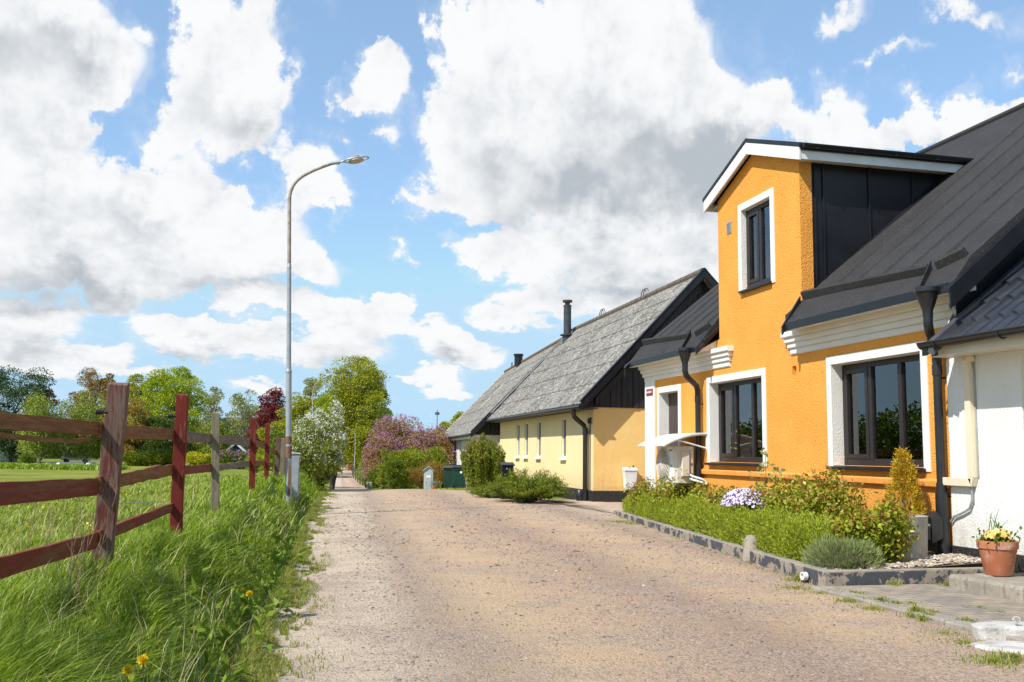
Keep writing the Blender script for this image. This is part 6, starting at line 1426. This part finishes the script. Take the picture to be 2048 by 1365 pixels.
wd = .35*(1+.26*mound+.14*vnoise(yy_, c_*1.2, .42, 71)+.10*vnoise(yy_, s_*3, .17, 72))*endt; ht = .45*(.76+.30*mound+.18*vnoise(yy_, c_*2, .45, 73)+.10*vnoise(yy_, c_*3, .15, 74))*endt
k = g.uniform(.62, 1.03, n)**.8; xc = np.interp(yy_, py_, px_)+.50; P = np.stack([xc+c_*wd*k, yy_, .10+s_*ht*k], 1); dr = np.stack([c_*.9, g.normal(size=n)*.3, s_*.9+.7], 1)
dr = dr+g.normal(size=(n, 3))*.35; leafmesh('foliage', P, .040, .0095, G_['santolina'], t, dirs=dr, rs=g)
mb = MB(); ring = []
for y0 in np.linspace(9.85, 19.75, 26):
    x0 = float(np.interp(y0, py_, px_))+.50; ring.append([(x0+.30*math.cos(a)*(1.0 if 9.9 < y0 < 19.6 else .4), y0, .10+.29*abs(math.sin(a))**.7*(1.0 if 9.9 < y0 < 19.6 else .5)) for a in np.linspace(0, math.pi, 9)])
V_ = [p for r in ring for p in r]; mb.add(V_, [(i*9+j, i*9+j+1, i*9+j+10, i*9+j+9) for i in range(25) for j in range(8)]); mb.build('shaded_twigs', M['bed_shade'], t)
cushion('lavender_bush', 'greyer looser lavender mound at the near corner of the bed wall', 5.80, 9.30, .12, .32, .36, .30, 'lavender', 5200, 95, L=.075, W=.007)
def rosebush(name, label, cx, cy, z, rx, ry, h, n, seed, red=.3, leaf=.05, mat='rose_leaves'):
    g = np.random.default_rng(seed); t = thing(name, label, 'shrub', (cx, cy, z)); o = np.array([cx, cy, z]); w = MB(); P = []; T = []
    K = int(40*rx/.4); h *= 1.12; n = int(n*1.9); leaf *= 1.08
    for k in range(K):
        a = g.uniform(0, 2*math.pi); q = g.uniform(0, 1)**.5; hh = h*g.uniform(.65, 1.05)*(1-.25*q); e = Vector((q*rx*math.cos(a), q*ry*math.sin(a), hh)); s = Vector((e.x*.35, e.y*.35, 0)); m = s.lerp(e, .55)+Vector((e.x*.08, e.y*.08, .02))
        w.tube([Vector(o)+s, Vector(o)+m, Vector(o)+e], [.006, .004, .002], 5)
        per = n//K
        u = g.uniform(.12, 1, per)[:, None]; p = np.array(s)*(1-u)**2+2*np.array(m)*u*(1-u)+np.array(e)*u*u+g.normal(size=(per, 3))*np.array([.065, .065, .05])
        P.append(p); T.append(np.array(e)+g.normal(size=(10, 3))*.035)
    P = np.concatenate(P); P[:, 2] = np.maximum(P[:, 2], .02)
    leafmesh('foliage', P+o, leaf, leaf*.62, G_[mat], t, up=.1, rs=g); leafmesh('red_foliage', np.concatenate(T)+o, leaf*.8, leaf*.4, G_['rose_red'], t, up=.5, rs=g); w.build('stems', M['rose_stem'], t); return t
M['rose_stem'] = pbr('rose_stems', (.12, .07, .03), (.10, .11, .03), .7)
rosebush('rose_bush', 'leafy rose bush below the heat pump', 6.95, 16.3, .15, .40, .75, .78, 2600, 101)
rosebush('rose_bush', 'small thin rose bush left of the heat pump by the white corner', 7.1, 18.3, .15, .3, .45, .62, 900, 102)
rosebush('rose_bush', 'reddish rose bush below the small window', 6.98, 14.6, .17, .33, .75, .62, 2000, 103)
rosebush('rose_bush', 'dense green rose bush between the pansies and the golden conifer', 6.85, 12.0, .17, .42, .75, .80, 4600, 104, leaf=.045)
rosebush('rose_bush', 'rose bush with red shoots left of the golden conifer', 6.75, 11.0, .17, .42, .60, .88, 4200, 105, leaf=.048)
rosebush('rose_bush', 'nearest rose bush with glossy leaves leaning over the concrete pot', 6.34, 9.52, .14, .42, .36, .66, 3800, 106, leaf=.052)
rosebush('rose_bush', 'rose shoots just right of the white pansies', 6.7, 12.75, .17, .28, .35, .66, 1500, 107, leaf=.045)
g = np.random.default_rng(110)                               # young tree by the small window
t = thing('sapling', 'thin sapling with pale green leaf clusters below the small window', 'sapling', (6.75, 12.7, .17)); w = MB(); Q = []
for (dx, dy, hh) in ((0, 0, 1.15), (.0, .32, .85), (-.0, -.30, .92), (0, .12, .7)):
    e = Vector((6.75+dx, 12.7+dy, .17+hh)); w.tube([Vector((6.75, 12.7, .17)), Vector((6.75+dx*.5, 12.7+dy*.6, .17+hh*.55)), e], [.009, .006, .003], 5)
    for u in (1.0, .85, .7): Q.append(np.array([6.75+dx*u, 12.7+dy*u, .17+hh*u])+g.normal(size=(9, 3))*.035)
w.build('stem', M['rose_stem'], t); leafmesh('foliage', np.concatenate(Q), .085, .045, G_['pale_leaves'], t, up=.5, rs=g)
# pansies: cushion of purple and white flowers
g = np.random.default_rng(111); c = np.array([6.58, 13.0, .60]); t = thing('pansy_clump', 'mound of white and purple pansies among the roses', 'flowers', tuple(c))
d = unit(g.normal(size=(1400, 3))); d[:, 2] = np.abs(d[:, 2]); leafmesh('foliage', c+d*np.array([.26, .47, .19])*g.uniform(.5, .98, (1400, 1)), .04, .025, G_['green_leaves'], t, rs=g)
M['pot_concrete0'] = pbr('clay_bowl', (.25, .20, .16), None, .9)
lm('pansy_violet', (.16, .03, .30), (.28, .06, .45), (.12, .02, .22))
w = MB(); w.lathe([(.15, 0), (.19, .36), (.20, .37), (.17, .38), (0, .36)], (6.58, 12.98, .17), 24); w.build('pot', M['pot_concrete0'], t, smooth=True)
def faceflowers(name, c, R3, n, size, mat, mat2, parent, g, face=(-.5, -.6, .6)):
    d = unit(g.normal(size=(n, 3))+np.array([-.2, -.3, .3])); d[:, 2] = np.abs(d[:, 2]); P = c+d*np.array(R3)
    V = []; V2 = []
    for p, dd in zip(P, d):
        nrm = Vector(dd*.7+np.array(face)*.8+g.normal(size=3)*.25).normalized(); a = nrm.orthogonal().normalized(); b_ = nrm.cross(a); ph = g.uniform(0, 6.28)
        for k in range(5):
            an = ph+k*2*math.pi/5; u = a*math.cos(an)+b_*math.sin(an); v = a*math.cos(an+1.57)+b_*math.sin(an+1.57); s = size*g.uniform(.85, 1.15); q = Vector(p)+nrm*(.004+.001*k)
            quad = [q, q+u*s*.55+v*s*.42, q+u*s, q+u*s*.55-v*s*.42]
            (V2 if (k < 2 and mat2) else V).extend(quad)
    if V: mesh_np(name, np.array(V), np.arange(len(V)).reshape(-1, 4), mat, parent)
    if V2: mesh_np(name, np.array(V2), np.arange(len(V2)).reshape(-1, 4), mat2, parent)
lm('pansy_white2', (.78, .75, .82), (.70, .66, .78))
faceflowers('petals', c, (.28, .50, .22), 250, .032, G_['pansy_white2'], G_['pansy_violet'], t, g)
# concrete pot with the golden conifer
M['pot_concrete'] = pbr('smooth_concrete', (.34, .31, .27), (.42, .39, .34), .85, 4, c3=(.25, .23, .2), s3=20, a3=.3, bmp=.3)
pc = (6.69, 9.60, .17); t = thing('concrete_planter', 'round concrete planter at the right end of the flower bed', 'planter', pc)
w = MB(); w.lathe([(.28, 0), (.285, .02), (.305, .49), (.31, .50), (.28, .505), (.27, .44), (0, .43)], pc, 48); w.build('planter_body', M['pot_concrete'], t, smooth=True)
MB().lathe([(.25, .0), (0, .02)], (pc[0], pc[1], pc[2]+.44), 24).build('soil', M['soil'], t)
g = np.random.default_rng(112); cc = np.array([6.98, 9.90, .50]); t = thing('golden_conifer', 'cone-shaped golden dwarf conifer in front of the large window', 'conifer', tuple(cc))
N = 300; u = g.uniform(0, 1, N)**1.25; a = g.uniform(0, 2*math.pi, N); rad = .215*(1-u)**.75+.02; rad *= g.uniform(.72, 1.08, N)
C = np.stack([rad*np.cos(a), rad*np.sin(a), u*.86], 1); Q = np.repeat(C, 60, 0)+g.normal(size=(N*60, 3))*np.array([.022, .022, .026])
dirs = np.repeat(unit(np.stack([np.cos(a), np.sin(a), np.full(N, .9)], 1)), 60, 0)
leafmesh('foliage', Q+cc, .022, .010, G_['gold_needles'], t, dirs=dirs, rs=g); MB().tube([Vector(cc)-Vector((0, 0, .1)), Vector(cc)+Vector((0, 0, .5))], .02, 8).build('trunk', M['bark'], t)
# terracotta pot on the step
fp = (6.90, 8.33, .176); t = thing('terracotta_pot', 'terracotta flowerpot with yellow pansies and daffodil leaves on the step', 'flowerpot', fp)
pot('terracotta', fp, .125, .185, .33, .075, t); MB().lathe([(.16, .0), (0, .02)], (fp[0], fp[1], fp[2]+.28), 24).build('soil', M['soil'], t)
g = np.random.default_rng(113); c = np.array([fp[0]-.02, fp[1]-.02, fp[2]+.34]); q = c+g.normal(size=(420, 3))*np.array([.075, .075, .035]); leafmesh('foliage', q, .05, .028, G_['green_leaves'], t, up=.5, rs=g)
faceflowers('pansies', c+np.array([-.03, -.05, .035]), (.10, .10, .055), 22, .036, G_['pansy_yellow'], None, t, g)
w = MB()
for (dx, dy, hh, lean) in ((-.04, .06, .27, -.06), (-.02, .03, .22, .03), (.03, .02, .24, .10), (.05, -.02, .19, .13), (0, .05, .30, -.10), (.05, .05, .20, -.16), (.02, 0, .23, .05)):
    x, y, z = c+np.array([dx, dy, 0]); V = []
    for k in range(6):
        s = k/5; yy_ = y+lean*s*s; zz = z+hh*s; ww = .011*(1-s*.7); V += [(x, yy_-ww, zz), (x, yy_+ww, zz)]
    w.add(V, [(2*k, 2*k+1, 2*k+3, 2*k+2) for k in range(5)])
w.build('daffodil_leaves', lm('daffodil_leaf', (.08, .15, .05), (.12, .20, .07)), t)
# pebbles at the end of the bed
def pebbles(name, P, S, mat, parent=None, g=rng):
    n = len(P); base_ = np.array([(1, 0, 0), (0, 1, 0), (-1, 0, 0), (0, -1, 0), (0, 0, 1), (.7, .7, .45), (-.7, .7, .5), (-.7, -.7, .45), (.7, -.7, .5)])
    T = np.array([(0, 5, 8, 8), (5, 4, 8, 8), (5, 1, 6, 6), (4, 5, 6, 6), (6, 2, 7, 7), (4, 6, 7, 7), (7, 3, 8, 8), (4, 7, 8, 8), (0, 1, 5, 5), (1, 2, 6, 6), (2, 3, 7, 7), (3, 0, 8, 8)])[:, :3]
    ang = g.uniform(0, 6.28, n); c_, s_ = np.cos(ang)[:, None], np.sin(ang)[:, None]; sx = S*g.uniform(.8, 1.5, n); sy = S*g.uniform(.6, 1.1, n); sz = S*g.uniform(.4, .9, n)
    B = np.broadcast_to(base_, (n, 9, 3))*g.uniform(.8, 1.15, (n, 9, 1)); X = B[..., 0]*sx[:, None]; Y = B[..., 1]*sy[:, None]
    V = np.stack([X*c_-Y*s_, X*s_+Y*c_, B[..., 2]*sz[:, None]], 2)+P[:, None, :]
    F = (T[None]+(np.arange(n)*9)[:, None, None]).reshape(-1, 3); return mesh_np(name, V.reshape(-1, 3), F, mat, parent)
M['pebbles'] = leafmat('pale_pebbles', [(.40, .35, .29), (.56, .52, .45), (.24, .18, .14), (.42, .33, .25), (.30, .25, .20)], 0.0, .8); M['gravel_bits'] = leafmat('gravel_bits', [(.13, .11, .105), (.26, .19, .15), (.40, .31, .24), (.08, .072, .07), (.46, .40, .33), (.32, .21, .16), (.17, .14, .12)], 0.0, .9)
g = np.random.default_rng(114); n = 1100; P = np.stack([g.uniform(5.5, 7.33, n), g.uniform(8.93, 9.55, n), np.zeros(n)], 1); P[:, 2] = .13+.052*(P[:, 0]-5.4)+.02*g.uniform(size=n); k = (P[:, 1] < 9.2) | (P[:, 0] > 6.6)
tag(pebbles('bed_pebbles', P[k], g.uniform(.012, .034, n)[k], M['pebbles'], g=g), kind='stuff')
# loose stones on the gravel
g = np.random.default_rng(115); n = 170000
r_ = np.exp(g.uniform(math.log(3.6), math.log(30), n)); a = g.uniform(R(-17), R(45), n); x, y = r_*np.sin(a), r_*np.cos(a)
lat = (x-xleft(y)); k = (lat > .05) & (x < np.where(y > 8.8, xright(y)-.05, 5.1)) & (y < 32)
clump = vnoise(x, y, .8, 31)+.6*vnoise(x, y, .25, 32); band = np.exp(-((lat-1.0)/.35)**2)+np.exp(-((lat-3.1)/.7)**2)+.8*np.exp(-((lat-5.2)/.5)**2)
k &= (clump*.5+band*.9+.30 > g.uniform(0, 1.1, n)); x, y, r_ = x[k], y[k], r_[k]
S = np.clip(g.lognormal(-5.45, .52, len(x)), .0022, .022)*np.clip(r_/9, .8, 1.8)
tag(pebbles('loose_gravel', np.stack([x, y, H(x, y)+.012], 1), S, M['gravel_bits'], g=g), kind='stuff')

# ------------------------------------------------------------------ grass
lm('grass_blades', (.080, .145, .004), (.125, .20, .006), (.18, .255, .009), (.06, .11, .004), (.24, .30, .014), (.14, .21, .007), (.34, .35, .10), trans=.30, rough=.45)
lm('meadow_blades', (.11, .17, .010), (.17, .23, .015), (.22, .27, .025), (.34, .33, .11), (.09, .14, .008), trans=.35, rough=.6)
def blades(name, x, y, h, w_, mat, lean=.70, g=rng, z=None, wind=(.12, .03)):
    n = len(x); z = H(x, y)-.015 if z is None else z; a = g.uniform(0, 2*math.pi, n); s = np.stack([np.cos(a), np.sin(a), np.zeros(n)], 1)
    la = g.uniform(0, 2*math.pi, n); l = np.abs(g.normal(size=n))*lean; ca = 3.1*vnoise(x, y, .22, 61)+2.2*vnoise(x, y, .7, 62); cs = (.20 if wind[0] else 0.0)*(1+vnoise(x, y, .4, 63)); ld = np.stack([np.cos(la)*l+wind[0]+np.cos(ca)*cs, np.sin(la)*l+wind[1]+np.sin(ca)*cs, np.zeros(n)], 1)
    B = np.stack([x, y, z], 1); hh = h[:, None]; ww = w_[:, None]; up = np.array([0, 0, 1.0])
    m = B+ld*hh*.28+up*hh*.55; t = B+ld*hh*1.0+up*hh*np.clip(1.0-.25*l, .35, 1)[:, None]; q = (m+t)/2+up*hh*.05
    V = np.stack([B-s*ww*.5, B+s*ww*.5, m-s*ww*.5, m+s*ww*.5, q-s*ww*.36, q+s*ww*.36, t-s*ww*.06, t+s*ww*.06], 1).reshape(-1, 3)
    F = (np.array([(0, 1, 3, 2), (2, 3, 5, 4), (4, 5, 7, 6)])[None]+(np.arange(n)*8)[:, None, None]).reshape(-1, 4)
    return tag(mesh_np(name, V, F, G_[mat], smooth=True), kind='stuff')
g = np.random.default_rng(120); n = 620000
r_ = np.exp(g.uniform(math.log(2.6), math.log(48), n)); a = g.uniform(R(-30), R(9), n); x, y = r_*np.sin(a), r_*np.cos(a)
d = edge(y)-x; cl = vnoise(x, y, .35, 41); big = vnoise(x, y, 1.3, 42)
k = (d > -.16) & (d < 2.3+.25*np.clip(y-4, 0, 20)*.0) & (g.uniform(size=n) < np.clip((d+.16)/.42, .03, 1)*np.clip(.85+.5*cl, .25, 1)); x, y, d, r_, cl, big = [v[k] for v in (x, y, d, r_, cl, big)]
hh = (.045+.215*ss(.10, .75, d))*(1+.30*cl+.25*big)*g.uniform(.6, 1.25, len(x))*(1-.35*ss(1.35, 2.2, d)); ww = np.clip(.0034*r_/4.5, .0034, .017)*g.uniform(.7, 1.4, len(x))
blades('verge_grass', x, y, hh, ww, 'grass_blades', g=g)
n = 330000; r_ = np.exp(g.uniform(math.log(3.4), math.log(60), n)); a = g.uniform(R(-34), R(4), n); x, y = r_*np.sin(a), r_*np.cos(a)
d = xleft(y)-x; k = d > 1.9; x, y, r_, d = x[k], y[k], r_[k], d[k]; big = vnoise(x, y, 2.2, 43)
hh = (.17+.07*big-.07*ss(3, 9, d))*g.uniform(.55, 1.3, len(x)); ww = np.clip(.0045*r_/4.5, .0045, .04)*g.uniform(.7, 1.4, len(x))
blades('meadow_grass', x, y, hh, ww, 'meadow_blades', g=g)
# short sparse turf creeping over the gravel edge, tufts along wall and paving, verge under the far shrubs
n = 90000; y = 3.3+g.uniform(0, 1, n)**1.6*27; lat = np.abs(g.normal(size=n))*.17-.10; cl = vnoise(y*1.0, lat*3, .55, 44)+.7*vnoise(y, lat*4, .2, 45); k = cl+.9*np.clip(.04-lat, 0, 1)*5 > .15; y, lat = y[k], lat[k]; x = xleft(y)+lat
lm('dry_blades', (.14, .17, .02), (.20, .21, .03), (.27, .23, .08), (.10, .15, .012), (.13, .18, .015), trans=.3)
blades('edge_grass', x, y, g.uniform(.012, .05, len(x))*(1+1.6*np.clip(.1-lat, 0, .2)/.2), np.full(len(x), .0055), 'dry_blades', g=g, wind=(0, 0), lean=.9, z=H(x, y)+.008)
X_, Y_, Hh_ = [], [], []
def tuft(cx, cy, r0, nb, h):
    a = g.uniform(0, 6.28, nb); q = np.abs(g.normal(size=nb))*r0; X_.append(cx+q*np.cos(a)); Y_.append(cy+q*np.sin(a)); Hh_.append(h*g.uniform(.4, 1.2, nb))
for (px, py, r0, nb, h) in ((1605, 1165, .12, 900, .10), (1590, 1180, .2, 700, .04), (1640, 1190, .15, 500, .03), (1700, 1207, .12, 500, .05), (1745, 1222, .12, 400, .05), (1760, 1212, .06, 220, .06), (1785, 1178, .10, 260, .09), (1690, 1172, .05, 160, .06), (1830, 1238, .07, 420, .09), (1850, 1245, .06, 380, .08),
                            (1825, 1218, .10, 300, .03), (1890, 1270, .16, 400, .03), (1930, 1290, .2, 500, .04), (1990, 1330, .18, 700, .06), (2030, 1325, .15, 500, .08), (1960, 1225, .10, 220, .02), (2000, 1235, .10, 200, .02), (1240, 1046, .30, 900, .05), (1262, 1050, .2, 400, .05), (1900, 1180, .08, 260, .06), (1540, 1130, .3, 500, .02), (1460, 1108, .3, 400, .02), (2030, 1275, .1, 300, .08)):
    p = G(px, py); tuft(p.x, p.y, r0*.7, int(nb*.45), h*.8)
for y0 in np.arange(9.4, 20, .35): tuft(float(np.interp(y0, [p[1] for p in path], [p[0] for p in path]))-.05, y0+g.uniform(-.1, .1), .08, int(g.uniform(10, 90)), .025)
for yy_ in np.arange(4.2, 8.6, .5): tuft(5.30+g.uniform(-.01, .01), yy_+g.uniform(-.1, .1), .05, int(g.uniform(20, 120)), .03)
X_, Y_, Hh_ = map(np.concatenate, (X_, Y_, Hh_)); zz = np.where((X_ > 5.13) & (Y_ < 8.76), .035, H(X_, Y_)+.006)
blades('weeds', X_, Y_, Hh_, np.full(len(X_), .006), 'dry_blades', g=g, z=zz, wind=(0, 0), lean=.7)
n = 40000; x = g.uniform(2.2, 8.4, n); y = g.uniform(29, 44, n); rxx = xright(y); k = (x > rxx-.05+.2*vnoise(x, y, .6, 50)) & (x < rxx+2.2) & (y > 30.5); blades('border_grass', x[k], y[k], g.uniform(.03, .13, k.sum()), np.full(k.sum(), .014), 'meadow_blades', g=g)
n = 12000; y = g.uniform(44, 110, n); x = xright(y)+g.uniform(0, 2.4, n); blades('lane_grass', x, y, g.uniform(.05, .14, n), np.full(n, .05), 'meadow_blades', g=g)
# straw stalks and broad-leaved weeds through the verge, a rough strip at the far side of the meadow
g = np.random.default_rng(124); n = 4500; r_ = np.exp(g.uniform(math.log(2.8), math.log(20), n)); a = g.uniform(R(-28), R(6), n); x, y = r_*np.sin(a), r_*np.cos(a); d = edge(y)-x; k = (d > .15) & (d < 2.6) & (vnoise(x, y, .6, 46) > -.25); x, y, r_ = x[k], y[k], r_[k]
lm('straw', (.50, .44, .24), (.40, .33, .16), (.34, .34, .12), trans=.2)
blades('straw_stalks', x, y, g.uniform(.22, .50, len(x)), np.clip(.0022*r_/4, .0022, .009), 'straw', g=g, lean=.6)
n = 9000; r_ = np.exp(g.uniform(math.log(3.0), math.log(16), n//12)); a = g.uniform(R(-26), R(6), n//12); x, y = r_*np.sin(a), r_*np.cos(a); d = edge(y)-x; k = (d > .02) & (d < 1.5); x, y, r_ = np.repeat(x[k], 12), np.repeat(y[k], 12), np.repeat(r_[k], 12)
lm('broad_leaves', (.10, .17, .012), (.15, .22, .02), (.08, .13, .01), trans=.3)
P = np.stack([x+g.normal(size=len(x))*.02, y+g.normal(size=len(x))*.02, H(x, y)+g.uniform(.02, .16, len(x))], 1); tag(leafmesh('verge_weeds', P, .11, .035, G_['broad_leaves'], up=.55, rs=g), kind='stuff')
n = 5000; P = []; xs_ = g.uniform(0, 1, n); p0, p1 = base(-60, 128), base(250, 128); x = p0.x+(p1.x-p0.x)*xs_; y = p0.y+(p1.y-p0.y)*xs_+g.normal(size=n)*2.2; blades('rough_grass', x, y, g.uniform(.3, .75, n), np.full(n, .14), 'grass_blades', g=g)
# tall dry stems beside the nearest post
g = np.random.default_rng(121); M['dry_stem'] = pbr('dry_stem', (.30, .20, .12), (.22, .13, .09), .9)
st_ = thing('dry_weed', 'tangle of tall dry stems left of the nearest fence post', 'weed', tuple(base(150, 6.2))); w = MB()
for k in range(26):
    px = g.uniform(60, 205); D = g.uniform(5.4, 6.8); b0 = base(px, D); e = b0+Vector((g.normal()*.12+.06, g.normal()*.1, g.uniform(.35, .85))); m = b0.lerp(e, .5)+Vector((g.normal()*.03, 0, 0)); w.tube([b0, m, e], [.0028, .002, .0009], 4)
    for j in range(3):
        s = m.lerp(e, g.uniform(0, 1)); w.tube([s, s+Vector((g.normal()*.06, g.normal()*.05, g.uniform(.05, .14)))], [.0012, .0006], 3)
w.build('stems', M['dry_stem'], st_)
def dandelion(px, py, D, label, h=.22, puff=False):
    p = AT(px, py, D); zb = float(H(p.x, p.y)); t = thing('dandelion', label, 'flower', (p.x, p.y, zb), 0); w = MB(); w.tube([Vector((p.x+.02, p.y+.02, zb)), p.lerp(Vector((p.x, p.y, zb)), .5)+Vector((.008, 0, 0)), p], .0028, 6); w.build('stem', M['rose_stem'], t)
    g = np.random.default_rng(int(px)); n = 240 if not puff else 260
    d = unit(g.normal(size=(n, 3))+(np.array([0, 0, .0]) if puff else np.array([-.1, -.5, 1.3]))); dd = d*(.021 if not puff else .022)
    leafmesh('seed_head' if puff else 'flower_head', np.array(p)[None]+dd*(.15 if not puff else .7), .023 if not puff else .012, .007 if not puff else .005, G_['white_petals' if puff else 'dandelion'], t, dirs=d*3, rs=g)
dandelion(256, 1343, 4.1, 'yellow dandelion in the foreground grass, the lower left of two'); dandelion(287, 1323, 4.0, 'yellow dandelion in the foreground grass, the upper right of two')
dandelion(499, 1189, 7.3, 'small dandelion low in the verge near the gravel'); dandelion(2033, 1240, 7.0, 'white dandelion seed head above the white stone slab', puff=True)
Q = []                                                        # distant yellow specks in the meadow
g = np.random.default_rng(123); n = 900; y = np.exp(g.uniform(math.log(9), math.log(120), n)); x = xleft(y)-2-g.uniform(0, 1, n)**1.3*y*.6; P = np.stack([x, y, H(x, y)+.13], 1)
tag(leafmesh('meadow_flowers', P, .02+.0006*y, .02+.0006*y, G_['dandelion'], rs=g), kind='stuff')
# plants and ornaments seen through the windows
def house_plant(px, py, X, label, h, mat, n, name='house_plant', potm='hp_white', sp=.09, leaf=.07):
    d = _f*FPX + _r2*(px-1024) - _u2*(py-682.5); k = X/d.x; p = CAM+d*k; t = thing(name, label, 'plant', tuple(p)); g = np.random.default_rng(px)
    w = MB(); w.lathe([(.06, 0), (.085, .13), (.09, .135), (.08, .14), (0, .12)], tuple(p), 20); w.build('pot', M[potm], t, smooth=True)
    P = np.array(p)+np.array([0, 0, .14])+np.abs(g.normal(size=(n, 3)))*np.array([0, 0, h*.42])+g.normal(size=(n, 3))*np.array([sp, sp, 0]); leafmesh('foliage', P, leaf, leaf*.5, G_[mat], t, up=.6, rs=g)
house_plant(1784, 925, 7.72, 'green succulent in a pale pot behind the large window', .16, 'blue_green_leaves', 60, sp=.06)
house_plant(1497, 915, 7.76, 'tall leafy green plant behind the small window', .50, 'maple_leaves', 170, sp=.11)
house_plant(1526, 566, 7.66, 'small green plant behind the dormer window', .12, 'green_leaves', 50, sp=.05, leaf=.05)
lm('pampas', (.50, .40, .24), (.42, .33, .19), (.58, .48, .32)); g = np.random.default_rng(130); n = 700; s = g.uniform(0, 1, n); P = np.stack([7.74+g.normal(size=n)*.02, 10.35-.16*s**2+g.normal(size=n)*.035*(1.1-s), 1.90+.34*s-.50*np.maximum(0, s-.55)], 1)
t = thing('dried_plume', 'dried beige grass plume behind the right pane of the large window', 'dried flowers', (7.74, 10.35, 1.25)); leafmesh('plume', P, .06, .01, G_['pampas'], t, dirs=np.tile(np.array([0, -.6, -.8]), (n, 1)), rs=g); MB().tube([Vector((7.74, 10.38, 1.23)), Vector((7.74, 10.37, 1.9))], .004, 5).build('stem', M['dry_stem'], t)
t = thing('candle_holder', 'brass candle holder with a white candle behind the large window', 'candle', (7.72, 11.45, 1.21)); w = MB(); w.lathe([(.035, 0), (.008, .02), (.008, .06), (.013, .07), (.007, .08), (.012, .13), (0, .13)], (7.72, 11.45, 1.21), 14); w.build('holder', pbr('brass', (.5, .33, .10), None, .3, metal=.9), t, smooth=True); MB().tube([Vector((7.72, 11.45, 1.33)), Vector((7.72, 11.45, 1.42))], .010, 10).build('candle', M['hp_white'], t)
